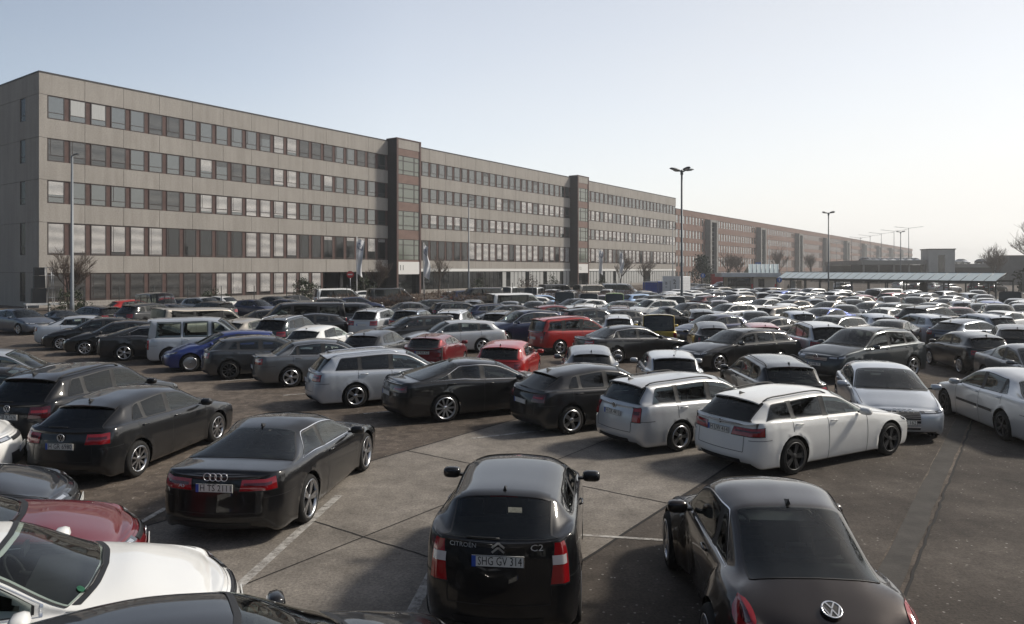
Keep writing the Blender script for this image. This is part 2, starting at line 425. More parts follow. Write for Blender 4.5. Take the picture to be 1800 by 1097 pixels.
class CarShape:
    def __init__(s, **kw):
        p = dict(BASE); p.update(kw); s.p = p
        L, W, H = p['L'], p['W'], p['H']
        hw = W / 2 * p['wside']
        X = lambda f: L/2 - f
        RM = np.array([.60, .935, .98, 1.0, .985, .935])
        st = []
        def add(kind, fs, ft, w, zb, zt, rail=None, fr=None, off=None, y6=.80, gcx=0.0, yscale=1.0):
            pts = []
            z3 = .58 * (H / 1.46) ** .5
            zs = [p['gc']+.03+gcx, p['gc']+gcx, p['gc']+.16+gcx*.6, min(z3, zb-.14), 0, zb]
            zs[4] = zs[3] + .62 * (zb - zs[3])
            for j in range(6):
                o = off[j] if off else 0
                pts.append((X(fs) + (o if fs > L/2 else -o), RM[j]*w*hw, zs[j]))
            wl_ = max(.0, (.90 if rail else .915) * w * hw)
            pts.append((X(fs) + (off[5]*.9 if (off and fs > L/2) else -(off[5]*1.0+.012) if off else 0), wl_, zb + .012))
            if rail:
                y, z = rail
                frr = ft if fr is None else fr
                pts.append((X(frr), y*hw, z))
                pts.append((X(frr + (ft-frr)*.75), y*hw*.60, z + (zt-z)*.80))
                pts.append((X(ft), 0, zt))
            else:
                frr = ft if fr is None else fr
                pts.append((X(frr), y6*w*hw*yscale, zb + (zt-zb)*.45))
                pts.append((X(frr + (ft-frr)*.8), .45*w*hw*yscale, zb + (zt-zb)*.88))
                pts.append((X(ft), 0, zt))
            st.append(pts)
        xc, xa, xm, xd, xe = p['xc'], p['xa'], p['xm'], p['xd'], p['xe']
        zl, zc, zbf, zbr, ze, zd = p['zl'], p['zc'], p['zbf'], p['zbr'], p['ze'], p['zd']
        yr, yrr = p['yr'], p['yrr']
        nx, tx = p['nosex'], p['tailx']
        add('h', .02, .15, p['nose_w'], zl-.035, zl-.005, fr=.18, off=nx, gcx=.05)
        add('h', .13, .22, .935, zl+.0, zl+.045, fr=.25, off=[o*.5 for o in nx])
        add('h', .42, .45, .985, zl+(zbf-zl)*.30, zl+.05+(zc-zl)*.30)
        add('h', .78*xc, .74*xc, 1.0, zl+(zbf-zl)*.72, zl+.045+(zc-zl)*.76)
        add('h', xc+.10, xc-.10, 1.0, zbf, zc-.01, fr=xc+.08, y6=.90)                      # 4 cowl
        zr_a = H-.145*(H/1.46)
        q = .10
        add('c', xc+.10+q*(xa-xc), xc-.10+q*(xa-xc+.06), 1.0, zbf, zc-.01+q*(H-.05-zc), rail=(.90*(1-q)+yr*q, zbf+.02+q*(zr_a-zbf)), fr=xc+.08+q*(xa-xc))
        add('c', xa+.03, xa-.06, 1.0, zbf+(zbr-zbf)*.25, H-.05, rail=(yr+.015, zr_a), fr=xa+.06)    # 6
        add('c', xm, xm, 1.0, zbf+(zbr-zbf)*.5, H, rail=(yr, H-.095*(H/1.46)), fr=xm)
        xm2 = xm + .55*(xd-xm)
        add('c', xm2, xm2, 1.0, zbf+(zbr-zbf)*.75, H-(H-zd)*.35, rail=((yr+yrr)/2, H-.10*(H/1.46)-(H-zd)*.35), fr=xm2)
        fs_d = xd if p['deck'] else min(xd, L-.62)
        add('c', fs_d, xd+.03, .995, zbr*.97+zbf*.03, zd, rail=(yrr, zd-.085), fr=xd-.03)           # 9
        q = .12
        if p['deck']:
            xt, zt = p['deck']
            add('c', xd+q*(xe-xd), xd+.03+q*(xe-xd), .995, zbr, zd+q*(ze-zd)*.85, rail=(yrr*(1-q)+(p['ye']-.02)*q, zd-.085+q*(zbr-zd)*.9), fr=xd-.03+q*(xe-xd))
            add('c', xe-.10*(xe-xd), xe+.05-.10*(xe-xd), .99, zbr, ze+.10*(zd-ze), rail=(p['ye']-.01, zbr+.03+.05*(zd-ze)), fr=xe-.10*(xe-xd)-.02)
            add('h', xe, xe+.06, .985, zbr, ze, fr=xe-.02, y6=p['ye'])
            add('h', (xe+xt)/2, (xe+xt)/2+.02, .965, zbr*.6+zt*.4-.01, (ze+zt)/2+.004, y6=min(.82, p['ye']))
            add('h', L-.15, xt-.03, .91, zt-.035, zt+.005, fr=xt-.08, off=[o*.6 for o in tx])
            add('h', L-.02, xt, p['tail_w'], zt-.075, zt-.03, fr=xt-.03, off=tx, gcx=.06)
        else:
            a = L-.50
            add('c', L-.56, xd+.03+q*(xe-xd), .99, zbr, zd+q*(ze-zd)*.8, rail=(yrr, zd-.085+q*(ze-zd)*.85), fr=xd-.03+q*(xe-xd))
            add('c', L-.42, xe-.12*(xe-xd)+.03, .985, zbr, ze+.12*(zd-ze), rail=(yrr+.08*(.9-yrr), ze+.10*(zd-ze)), fr=xe-.12*(xe-xd)-.03)
            add('h', L-.33, xe+.03, .975, zbr-.01, ze, fr=xe-.05, y6=.84, yscale=.97)
            add('h', L-.24, xe+.045, .96, zbr-.02, ze-.02, fr=xe-.03, y6=.84, yscale=.97)
            add('h', L-.13, xe+.055, .915, zbr-.035, ze-.04, fr=xe+.0, y6=.84, off=[o*.7 for o in tx], yscale=.98)
            add('h', L-.02, xe+.06, p['tail_w'], zbr-.06, ze-.055, fr=xe+.03, off=tx, gcx=.06)
        s.S = Surf(np.array(st))
        s.K = len(st)
        s.kE = 12
        s.hw = W/2
        s.ax = (X(p['fo']), X(p['fo'] + p['wb']))
        s.X = X
        # dense tables rail -> x, z for side lookups
        s.kk = np.linspace(3, s.K - 1.001, 500)
    def fix(s, P):
        """fender flares"""
        p = s.p
        if p['fl']:
            for ax in s.ax:
                d = np.hypot(P[..., 0]-ax, (P[..., 2]-p['r']))
                g = np.clip(1 - (d / p['flr'])**2, 0, 1) ** .6
                side = np.clip((np.abs(P[..., 1]) / s.hw - .60) / .28, 0, 1)
                P[..., 1] += np.sign(P[..., 1]) * p['fl'] * g * side
        for ax in s.ax:
            d = np.hypot(P[..., 0]-ax, (P[..., 2]-p['r']))
            ra = p['r'] + .055
            g = np.clip(1 - np.abs(d-ra)/.09, 0, 1)
            side = np.clip((np.abs(P[..., 1]) / s.hw - .80) / .12, 0, 1)
            P[..., 1] += np.sign(P[..., 1]) * .014 * g * side
        return P
    def pt(s, k, j, raw=False):
        return s.fix(s.S(k, j, raw))
    def k_at_x(s, x, j):
        """station parameter where rail j passes x (arrays broadcast)"""
        x, j = np.broadcast_arrays(np.asarray(x, float), np.asarray(j, float))
        out = np.empty(x.shape)
        for jj in np.unique(np.round(j, 4)):
            m = np.abs(j - jj) < 1e-4
            xs = s.S(s.kk, np.full_like(s.kk, jj))[:, 0]
            xs = np.minimum.accumulate(xs)
            out[m] = np.interp(-x[m], -xs, s.kk)
        return out
    def cap(s, j, yy, rear=True, raw=False):
        """points on the nose or tail face; yy is a fraction -1..1 of the row half width"""
        e = s.pt(np.full_like(np.asarray(j, float), s.K-1 if rear else 0), j, raw)
        P = np.zeros(np.broadcast(j, yy).shape + (3,))
        P[..., 0] = e[..., 0] + (-s.p['bowr'] if rear else s.p['bowf']) * (1 - yy**2) * np.clip(e[..., 1]/s.hw/.7, 0, 1)
        P[..., 1] = e[..., 1] * yy
        P[..., 2] = e[..., 2]
        return P
    def lamp(s, qa, qb, nq, va, vb, nj, side, rear, tp):
        t = np.linspace(0, 1, nj)
        cols = [s.wrap(np.linspace(qa*(1-tp*.6*tt), qb*(1-tp*tt), nq), np.array([va+(vb-va)*tt]), side, rear) for tt in t]
        return np.concatenate(cols, axis=1)
    def wrap(s, qs, js, side=1, rear=True):
        """patch of points: q<0 back along the flank, q>0 across the end face"""
        P = np.zeros((len(qs), len(js), 3))
        for b, j in enumerate(js):
            ks = np.linspace(s.K-1, s.K-4.5, 60) if rear else np.linspace(0, 3.2, 60)
            A = s.pt(ks, np.full_like(ks, j))
            yy = np.linspace(1, 0, 40)
            B = s.cap(np.full_like(yy, j), yy, rear)
            qa = -np.concatenate([[0], np.cumsum(np.linalg.norm(np.diff(A, axis=0), axis=1))])
            qb = np.concatenate([[0], np.cumsum(np.linalg.norm(np.diff(B, axis=0), axis=1))])
            qq = np.concatenate([qa[::-1], qb[1:]])
            PP = np.concatenate([A[::-1], B[1:]])
            for c in range(3): P[:, b, c] = np.interp(qs, qq, PP[:, c])
        P[..., 1] *= side
        return P

def offset_patch(P, off, ctr=(0, 0, .55)):
    du = np.gradient(P, axis=0); dv = np.gradient(P, axis=1)
    n = np.cross(du, dv)
    ln = np.linalg.norm(n, axis=2, keepdims=True)
    n = n / np.maximum(ln, 1e-9)
    c = np.array(ctr)
    mid = P.reshape(-1, 3).mean(0)
    nm = n.reshape(-1, 3).sum(0)
    flip = np.dot(nm, mid - c) < 0
    if flip: n = -n
    return P + n * off, flip

def put_ring(mb, P, off, inner=0, ring=1, ctr=(0, 0, .55)):
    Q, flip = offset_patch(P, off, ctr)
    n, m = Q.shape[:2]
    base = len(mb.v)
    mb.v.extend([tuple(map(float, q)) for q in Q.reshape(-1, 3)])
    for i in range(n-1):
        for j in range(m-1):
            edge = i in (0, n-2) or j in (0, m-2)
            mt = ring if edge else inner
            if mt is None: continue
            q = (base+i*m+j, base+(i+1)*m+j, base+(i+1)*m+j+1, base+i*m+j+1)
            mb.f.append(q[::-1] if flip else q); mb.m.append(mt); mb.sm.append(True)
def ends(n, e):
    return np.concatenate([[0], np.linspace(e, 1-e, n-2), [1]])
def put(mb, P, off, mat=0, ctr=(0, 0, .55)):
    Q, flip = offset_patch(P, off, ctr)
    mb.grid(Q, mat, True, flip=flip)

def mirrored(P):
    Q = P.copy(); Q[..., 1] *= -1
    return Q

def round_lim(t, r):
    """0 in the middle, 1 at the ends of t in 0..1, quarter-circle easing over r"""
    d = np.maximum(np.clip((r - t) / r, 0, 1), np.clip((t - (1 - r)) / r, 0, 1))
    return 1 - np.sqrt(np.clip(1 - d*d, 0, 1))

PAINT_S, BLACK_S, WELL_S, CHROME_S = 0, 1, 2, 3
class CarParts(dict):
    pass

def build_car_parts(sh, lod=0):
    """returns {part name: [(MB, sub key)]}; lod 0 near, 1 middle, 2 far"""
    p = sh.p
    step = (.055, .085, .15)[lod]
    S = sh.S
    # --- body grid
    ks = [0.0]
    for k in range(sh.K - 1):
        n = max(1 if lod else 2, int(math.ceil((S.uk[k+1]-S.uk[k]) / step)))
        ks += list(k + np.arange(1, n+1) / n)
    sub = ((1, 3, 5, 4, 3, 2, 6, 4, 4), (1, 2, 3, 2, 2, 1, 4, 3, 3), (1, 1, 2, 1, 1, 1, 2, 2, 2))[lod]
    js = [0.0]
    for j in range(9):
        js += list(j + np.arange(1, sub[j]+1) / sub[j])
    ks, js = np.array(ks), np.array(js)
    P = sh.pt(*np.meshgrid(ks, js, indexing='ij'), raw=True)
    P[:, -1, 1] = 0
    n, m = P.shape[:2]
    ra = p['r'] + .055
    kill = np.zeros((n-1, m-1), bool)
    for ax in sh.ax:
        d = np.hypot(P[..., 0]-ax, P[..., 2]-p['r'])
        ins = (d < ra) & (js[None, :] < 4.6)
        cnt = ins[:-1, :-1].astype(int) + ins[1:, :-1] + ins[:-1, 1:] + ins[1:, 1:]
        kill |= cnt == 4
        part = (cnt > 0) & (cnt < 4)
        touch = np.zeros((n, m), bool)
        touch[:-1, :-1] |= part; touch[1:, :-1] |= part; touch[:-1, 1:] |= part; touch[1:, 1:] |= part
        mv = touch & ins
        a = np.arctan2(P[..., 2]-p['r'], P[..., 0]-ax)
        P[..., 0] = np.where(mv, ax + ra*np.cos(a), P[..., 0])
        P[..., 2] = np.where(mv, p['r'] + ra*np.sin(a), P[..., 2])
    wins = p['win']
    wf0, wf1 = wins[0][0], wins[-1][1]
    c0, c1 = p['cpill']
    top_end = wf1 - c1
    def lims(ff, mlo, mhi, slant=None):
        xs = sh.X(ff); o = np.ones(len(ff))
        z5 = S(sh.k_at_x(xs, 5.0*o), 5.0*o)[:, 2] + .012
        z6 = S(sh.k_at_x(xs, 6.0*o), 6.0*o)[:, 2]
        h = np.maximum(z6 - z5, .02)
        lo = np.clip(mlo / h, .0, .48); hi = np.clip(1 - mhi / h, .5, 1)
        hi = np.maximum(hi, lo+.02)
        if slant is not None:
            ft, fb = slant
            if fb > ft:
                lim = np.clip((fb - ff) / max(fb - ft, 1e-3), 0.0, 1)
                lim = 1 - (1 - lim) ** 1.15
                hi = np.minimum(hi, lo + (1 - lo) * lim + .005)
        return xs, z5, h, lo, hi
    behind = np.zeros((n-1, m-1), bool)
    if lod < 2:
        km = .5*(ks[:-1]+ks[1:])[:, None]; jr = .5*(js[:-1]+js[1:])[None, :]
        rv_ = p['rearglass_v']
        behind |= (km > 4.33) & (km < 5.86) & (jr > 7.20)
        behind |= (km > 9.45) & (km < (11.5 if p['deck'] else 11.62)) & (jr > 7.0 + rv_ + .10)
        Cn = .25*(P[:-1, :-1]+P[1:, :-1]+P[:-1, 1:]+P[1:, 1:])
        fg = np.linspace(wf0-.1, wf1+.1, 200)
        xs_, z5_, h_, lo_, hi_ = lims(fg, .060, .080, (top_end-.10, wf1-.10))
        fc = sh.X(0) - Cn[..., 0]
        zlo = np.interp(fc, fg, z5_+lo_*h_); zhi = np.interp(fc, fg, z5_+hi_*h_)
        inwin = np.zeros_like(behind)
        for (a_, b_) in wins: inwin |= (fc > a_+.045) & (fc < b_-.045)
        behind |= inwin & (Cn[..., 2] > zlo) & (Cn[..., 2] < zhi) & (jr > 6.02) & (jr < 7.0) & (zhi > zlo + .03)
    body = MB()
    V = np.concatenate([P.reshape(-1, 3), mirrored(P).reshape(-1, 3)])
    # weld the centre line
    idx = np.arange(n*m*2)
    cl = (np.arange(n)*m + m-1)
    idx[n*m + cl] = cl
    body.v = [tuple(q) for q in V]
    jm = .5*(js[:-1]+js[1:])
    lowj = 2.0 if p['black_low'] else 1.02
    for i in range(n-1):
        for j in range(m-1):
            if kill[i, j] or (lod < 2 and behind[i, j]): continue
            mat = BLACK_S if jm[j] < lowj else PAINT_S
            a, b, c, d = i*m+j, (i+1)*m+j, (i+1)*m+j+1, i*m+j+1
            body.f.append((a, b, c, d)); body.m.append(mat); body.sm.append(True)
            o = n*m
            f = [int(idx[o+q]) for q in (a, d, c, b)]
            if len(set(f)) > 2:
                body.f.append(tuple(dict.fromkeys(f))); body.m.append(mat); body.sm.append(True)
    # --- end caps
    for rear in (True, False):
        ny = (17, 9, 5)[lod]
        yy = np.linspace(1, -1, ny)
        C = sh.cap(js[:, None]*np.ones(ny)[None], np.ones(len(js))[:, None]*yy[None], rear, True)
        base = len(body.v)
        ii = n-1 if rear else 0
        ci = np.zeros((m, ny), int)
        for j in range(m):
            for q in range(ny):
                if q == 0: ci[j, q] = ii*m+j
                elif q == ny-1: ci[j, q] = idx[n*m+ii*m+j]
                elif j == m-1: ci[j, q] = ii*m+j
                else:
                    ci[j, q] = len(body.v); body.v.append(tuple(C[j, q]))
        for j in range(m-1):
            for q in range(ny-1):
                f = [int(ci[j, q]), int(ci[j+1, q]), int(ci[j+1, q+1]), int(ci[j, q+1])]
                f = list(dict.fromkeys(f))
                if len(f) < 3: continue
                body.f.append(tuple(f[::-1] if rear else f))
                body.m.append(BLACK_S if jm[j] < max(lowj, 1.3) else PAINT_S); body.sm.append(True)
    # --- wheel wells
    for ax in sh.ax:
        for sd in (1, -1):
            na = (18, 12, 8)[lod]
            an = np.linspace(R(-25), R(205), na)
            yo, yi = sd*(sh.hw-.045), sd*(sh.hw-.36)
            ring = [(ax+(ra-.001)*math.cos(a), yo, p['r']+(ra-.001)*math.sin(a)) for a in an]
            ring2 = [(x, yi, z) for x, _, z in ring]
            f = [(i, i+1, na+i+1, na+i) for i in range(na-1)]
            body.add(ring + ring2, f, WELL_S, True)
            body.add(ring2, [tuple(range(na))], WELL_S)
    out = {}
    # --- panel gaps
    if lod < 2:
        gap = MB()
        def line(x, j0, j1, wd=.011):
            jj = np.linspace(j0, j1, 14)
            c = sh.S(sh.k_at_x(np.full_like(jj, x), jj), jj)
            cc = sh.fix(c.copy())
            d1 = np.hypot(cc[:, 0]-sh.ax[0], cc[:, 2]-p['r']) > ra+.02
            d2 = np.hypot(cc[:, 0]-sh.ax[1], cc[:, 2]-p['r']) > ra+.02
            cc = cc[d1 & d2]
            if len(cc) < 2: return
            G = np.stack([cc + [wd/2, 0, 0], cc - [wd/2, 0, 0]])
            put(gap, G, .0025); put(gap, mirrored(G), .0025)
        for f in p['doors']:
            if f < 9: line(sh.X(f), 1.15, 5.0)
        # hood shut line, tail panel line
        kx = np.linspace(1.3, 4.0, 20)
        c = sh.pt(kx, np.full_like(kx, 5.35))
        G = np.stack([c + [0, .006, 0], c - [0, .006, 0]]); put(gap, G, .0025); put(gap, mirrored(G), .0025)
        if lod == 0:
            def rib(Pc, wz):
                G = np.stack([Pc + [0, 0, wz], Pc - [0, 0, wz]]); put(gap, G, .003)
            ve = p['tail'][2]
            jb = 2.45
            yy = np.linspace(-.80, .80, 24); rib(sh.cap(np.full_like(yy, jb), yy), .005)       # tailgate lower edge
            jj = np.linspace(jb, min(ve, 3.8), 8)
            for sg in (1, -1):
                c = sh.cap(jj, np.full_like(jj, .80*sg)); G = np.stack([c + [0, .005, 0], c - [0, .005, 0]]); put(gap, G, .003)
                qs = np.linspace(-.55, .05, 16)
                w_ = sh.wrap(qs, np.array([3.42, 3.46]), sg); put(gap, w_, .003)                # rear bumper top edge
                w_ = sh.wrap(np.linspace(-.50, -.12, 12), np.array([3.62, 3.66]), sg, False); put(gap, w_, .003)
            yy = np.linspace(-.92, .92, 20)
            c = sh.cap(np.full_like(yy, 4.75), yy, False); rib(c, .004)                          # hood front edge
        body.ext(gap, BLACK_S)
        if p['moulding']:
            for f0, f1 in ((p['doors'][0]+.06, p['doors'][1]-.04), (p['doors'][1]+.04, min(p['doors'][2], p['fo']+p['wb']-.42))):
                if f1 - f0 < .3: continue
                xs = sh.X(np.linspace(f0, f1, 8)); jj = np.array([2.85, 3.1])
                KX, JJ = np.meshgrid(xs, jj, indexing='ij')
                G = sh.fix(sh.S(sh.k_at_x(KX, JJ), JJ))
                g2 = MB(); put(g2, G, .012); put(g2, mirrored(G), .012); body.ext(g2, BLACK_S)
    out['body'] = body
    # --- glazing
    kr0, kr1 = 9.35, 11.6 if p['deck'] else 11.75
    rv = p['rearglass_v']
    def screen(k0, k1, vl, off, mb, nu=9, nv=13, ring=False):
        tt = ends(nu, .035) if ring else np.linspace(0, 1, nu)
        kk = k0 + (k1-k0)*tt
        sgn = np.sign(np.linspace(-1, 1, nv)) * 1.0
        sgn = (2*ends(nv, .022)-1) if ring else np.linspace(-1, 1, nv)
        lo = vl + .22*round_lim(tt, .14)
        J = 8 - np.abs(sgn)[None, :]*(8-lo)[:, None]
        Pp = sh.pt(np.repeat(kk[:, None], nv, 1), J)
        Pp[..., 1] *= np.sign(sgn)[None, :]
        if ring: put_ring(mb, Pp, off)
        else: put(mb, Pp, off)
    def side_patch(f0, f1, mlo, mhi, nx=16, slant=None, nt=6, ring=False):
        ff = f0 + (f1-f0)*(ends(nx, min(.2, .022/(f1-f0))) if ring else np.linspace(0, 1, nx))
        xs, z5, h, lo, hi = lims(ff, mlo, mhi, slant)
        T = lo[:, None] + (hi-lo)[:, None]*(ends(nt, .06) if ring else np.linspace(0, 1, nt))[None]
        J = np.round(5 + np.maximum(T, .0003), 3)
        K = np.empty_like(J)
        tab = np.linspace(5.001, 6, 25)
        XT = np.stack([np.minimum.accumulate(S(sh.kk, np.full_like(sh.kk, q))[:, 0]) for q in tab])
        for c_ in range(J.shape[1]):
            for r_ in range(J.shape[0]):
                w_ = (J[r_, c_]-5.001)/.999*24; i0 = int(np.clip(w_, 0, 23)); w_ = np.clip(w_-i0, 0, 1)
                K[r_, c_] = (1-w_)*np.interp(-xs[r_], -XT[i0], sh.kk) + w_*np.interp(-xs[r_], -XT[i0+1], sh.kk)
        return sh.fix(S(K, np.maximum(J, 5.001)))
    t, ch = MB(), MB()
    nx = (40, 22, 12)[lod]
    nt = (8, 6, 3)[lod]
    side = []
    if lod < 2:
        g = MB(); screen(4.20, 5.95, 6.08, .006, g, 13, 19, True); out['windscreen'] = g
        g = MB(); screen(kr0-.05, kr1+.05, 6.0+rv-.03, .006, g, 13, 19, True); out['rear_window'] = g
        for sg in (1, -1):
            if p['dlo'] == 'chrome':
                Pp = side_patch(wf0-.05, wf1+.06, -.008, .004, nx, (top_end+.05, wf1+.06), nt, True); Pp[..., 1] *= sg; put_ring(ch, Pp, .0035, None, 0)
            for (q0, q1) in zip(wins[:-1], wins[1:]) if p.get('bpill', True) else ():
                Pp = side_patch(q0[1]-.04, q1[0]+.04, .012, .026, 5, (top_end-.0, wf1-.0), 5); Pp[..., 1] *= sg; put(t, Pp, .0045)
        for i, (a_, b_) in enumerate(wins):
            for sg in (1, -1):
                g = MB()
                last = i == len(wins)-1
                Pp = side_patch(a_+(.0 if i else .01), b_-(.01 if last else 0), .024, .040, max(7, int(nx*(b_-a_)/1.6)), (top_end-.01, wf1-.01), nt, True)
                Pp[..., 1] *= sg
                put_ring(g, Pp, .007); side.append(g)
    else:
        g = MB(); screen(4.25, 5.92, 6.10, .007, g, 7, 9); out['windscreen'] = g
        screen(4.02, 5.99, 6.03, .0035, t, 7, 9)
        g = MB(); screen(kr0, kr1, 6.0+rv, .007, g, 7, 9); out['rear_window'] = g
        screen(kr0-.13, kr1+.13, 6.0+rv-.06, .0035, t, 7, 9)
        for sg in (1, -1):
            Pp = side_patch(wf0, wf1, .016, .030, nx, (top_end, wf1), nt); Pp[..., 1] *= sg; put(t, Pp, .004)
            for i, (a_, b_) in enumerate(wins):
                g = MB(); last = i == len(wins)-1
                Pp = side_patch(a_+(.03 if i == 0 else 0), b_-(.03 if last else 0), .036, .050, max(5, int(nx*(b_-a_)/1.6)), (top_end-.03, wf1-.03), nt)
                Pp[..., 1] *= sg; put(g, Pp, .008); side.append(g)
    if t.v: out['window_trim'] = t
    if ch.v: out['chrome_trim'] = ch
    out['side_window'] = side
    # --- cabin
    if lod < 2:
        seats = []
        hwi = sh.hw*p['wside']
        def seat(f, y, w, zt, zs):
            g = MB(); x = sh.X(f)
            prof = [(x+.50, zs), (x+.50, zs+.14), (x+.08, zs+.12), (x-.06, zt-.06), (x-.10, zt), (x-.19, zt-.01), (x-.16, zs+.2), (x-.02, zs)]
            k_ = len(prof)
            vs = [(a_, y-w/2, z_) for a_, z_ in prof] + [(a_, y+w/2, z_) for a_, z_ in prof]
            g.add(vs, [tuple(range(k_)), tuple(range(2*k_-1, k_-1, -1))] + [(q, (q+1) % k_, k_+(q+1) % k_, k_+q) for q in range(k_)])
            return g, x
        fb = p['doors'][1]; zb_ = p['zbf']
        for sg in (1, -1):
            g, x = seat(fb-.22, sg*.37*hwi/.9, .48, zb_+.04, .36)
            g.box(x-.19, x-.10, sg*.37*hwi/.9-.13, sg*.37*hwi/.9+.13, zb_+.075, zb_+.235)
            for q in (-.05, .05): g.tube([(x-.145, sg*.37*hwi/.9+q, zb_), (x-.145, sg*.37*hwi/.9+q, zb_+.08)], .008, 4)
            seats.append(g)
        if len(wins) > 1:
            g, x = seat(min(fb+.72, p['xd']-.10), 0, 1.22*hwi/.9, p['zbr']+.0, .40)
            for q in (-.36, .36): g.box(x-.19, x-.10, q-.12, q+.12, p['zbr']+.02, p['zbr']+.17)
            seats.append(g)
        out['seat'] = seats
        g = MB(); xa0, xa1 = sh.X(p['xc']+.02), sh.X(p['xc']+.52)
        dz = zb_-.035
        yd = hwi*.86
        g.add([(xa0, -yd, dz-.03), (xa0, yd, dz-.03), (xa1, yd, dz+.02), (xa1, -yd, dz+.02), (xa1+.03, yd, dz-.30), (xa1+.03, -yd, dz-.30)], [(0, 1, 2, 3), (3, 2, 4, 5)])
        xr = sh.X(p['xe'] if p['deck'] else p['xe']-.05); xf = sh.X(p['xc'])
        g.add([(xf, -yd, .40), (xf, yd, .40), (xr, yd, .46), (xr, -yd, .46)], [(0, 1, 2, 3)])
        for sg in (1, -1): g.add([(xf, sg*yd*1.04, .4), (xr, sg*yd*.98, .46), (xr, sg*yd*.96, p['zbr']-.02), (xf, sg*yd*1.02, zb_-.02)], [(0, 1, 2, 3)])
        xs0 = sh.X(min(fb+1.02, p['xd']+.15))
        if xs0 - xr > .15: g.add([(xs0, -yd*.9, p['zbr']-.03), (xs0, yd*.9, p['zbr']-.03), (xr, yd*.8, p['zbr']-.05), (xr, -yd*.8, p['zbr']-.05)], [(0, 1, 2, 3)])
        a_ = np.linspace(0, 2*math.pi, 15)
        xw = sh.X(p['xc']+.66)
        g.tube([(xw - .09*math.sin(q), .37*hwi/.9 + .185*math.cos(q), zb_-.02 + .165*math.sin(q)) for q in a_], .016, 5, cap=False)
        g.tube([(xw+.02, .37*hwi/.9, zb_-.03), (xw+.2, .37*hwi/.9, zb_-.08)], .03, 5)
        c = sh.pt(np.array([5.75]), np.array([8.0]))[0]
        g.box(c[0]-.03, c[0]+.0, -.12, .12, c[2]-.14, c[2]-.06)
        out['dashboard'] = g
    # --- lamps
    qa, qb, va, vb = p['tail']
    tl = []
    nq, nj = ((14, 8), (8, 5), (4, 3))[lod]
    def top_lamp(sg, sc, off, mb):
        kc, jc, rk, rj = p['toplamp']
        rr_ = np.linspace(.04, 1, 6)[:, None]*sc; th_ = np.linspace(0, 2*math.pi, 21)[None]
        Pp = sh.pt(kc + rk*rr_*np.cos(th_), jc + rj*rr_*np.sin(th_), True); Pp[..., 1] *= sg
        put(mb, Pp, off, 0, (0, 0, .4))
    for sg in (1, -1):
        if p.get('toplamp'):
            g = MB(); top_lamp(sg, 1, .008, g); tl.append(g); continue
        g = MB(); put(g, sh.lamp(qa, qb, nq, va, vb, nj, sg, True, p.get('ttp', .12)), .008, ctr=(0, 0, .7)); tl.append(g)
    if lod < 2:
        ins = []
        dv, dq = vb-va, qb-qa
        for sg in (1, -1):
            g = MB()
            if p.get('toplamp'): top_lamp(sg, .55, .012, g); ins.append(g); continue
            put(g, sh.wrap(np.linspace(qa+dq*.14, qb-dq*.12, nq), np.linspace(va+dv*p.get('lz0', .40), va+dv*p.get('lz1', .66), 3), sg), .0115, ctr=(0, 0, .7))
            ins.append(g)
        out['tail_lens'] = ins
        rim_ = MB()
        for sg in (1, -1) if not p.get('toplamp') else (): put(rim_, sh.lamp(qa-.012, qb+.012, nq, va-.06, vb+.03, nj, sg, True, p.get('ttp', .12)), .004, ctr=(0, 0, .7))
        body.ext(rim_, BLACK_S)
    out['tail_light'] = tl
    qa, qb, va, vb = p['head']
    hl = []
    for sg in (1, -1):
        g = MB()
        Pp = sh.wrap(np.linspace(qa, qb, nq), np.linspace(va, vb, nj), sg, False)
        put(g, Pp, .008, ctr=(0, 0, .6)); hl.append(g)
    if lod < 2:
        hi_ = []
        dv, dq = vb-va, qb-qa
        for sg in (1, -1):
            g = MB()
            for (f0, f1) in ((.14, .44), (.54, .88)):
                put(g, sh.wrap(np.linspace(qa+dq*f0, qa+dq*f1, 6), np.linspace(va+dv*.20, va+dv*.80, 4), sg, False), .011, ctr=(0, 0, .6))
            hi_.append(g)
        out['head_lens'] = hi_
    out['headlight'] = hl
    # --- nose grille and lower intake
    gm = MB()
    for (hwid, va, vb) in (p['grille'], p['lowgrille']):
        jj = np.linspace(va, vb, 4)
        yy = np.linspace(-hwid/.75, hwid/.75, 9)
        put(gm, sh.cap(jj[:, None]*np.ones(9)[None], np.ones(4)[:, None]*yy[None], False), .010, ctr=(0, 0, .5))
    if lod < 2:
        gb = MB()
        hwid, va, vb = p['grille']
        for q in range(p.get('bars', 2)):
            jv = va + (vb-va)*(q+1)/(p.get('bars', 2)+1)
            yy = np.linspace(-hwid/.75, hwid/.75, 9)
            G = np.stack([sh.cap(np.full_like(yy, jv), yy, False) + [0, 0, .008], sh.cap(np.full_like(yy, jv), yy, False) - [0, 0, .008]])
            put(gb, G, .016, ctr=(0, 0, .5))
        out['grille_bar'] = gb
    out['grille'] = gm
    # --- mirrors
    mir = []
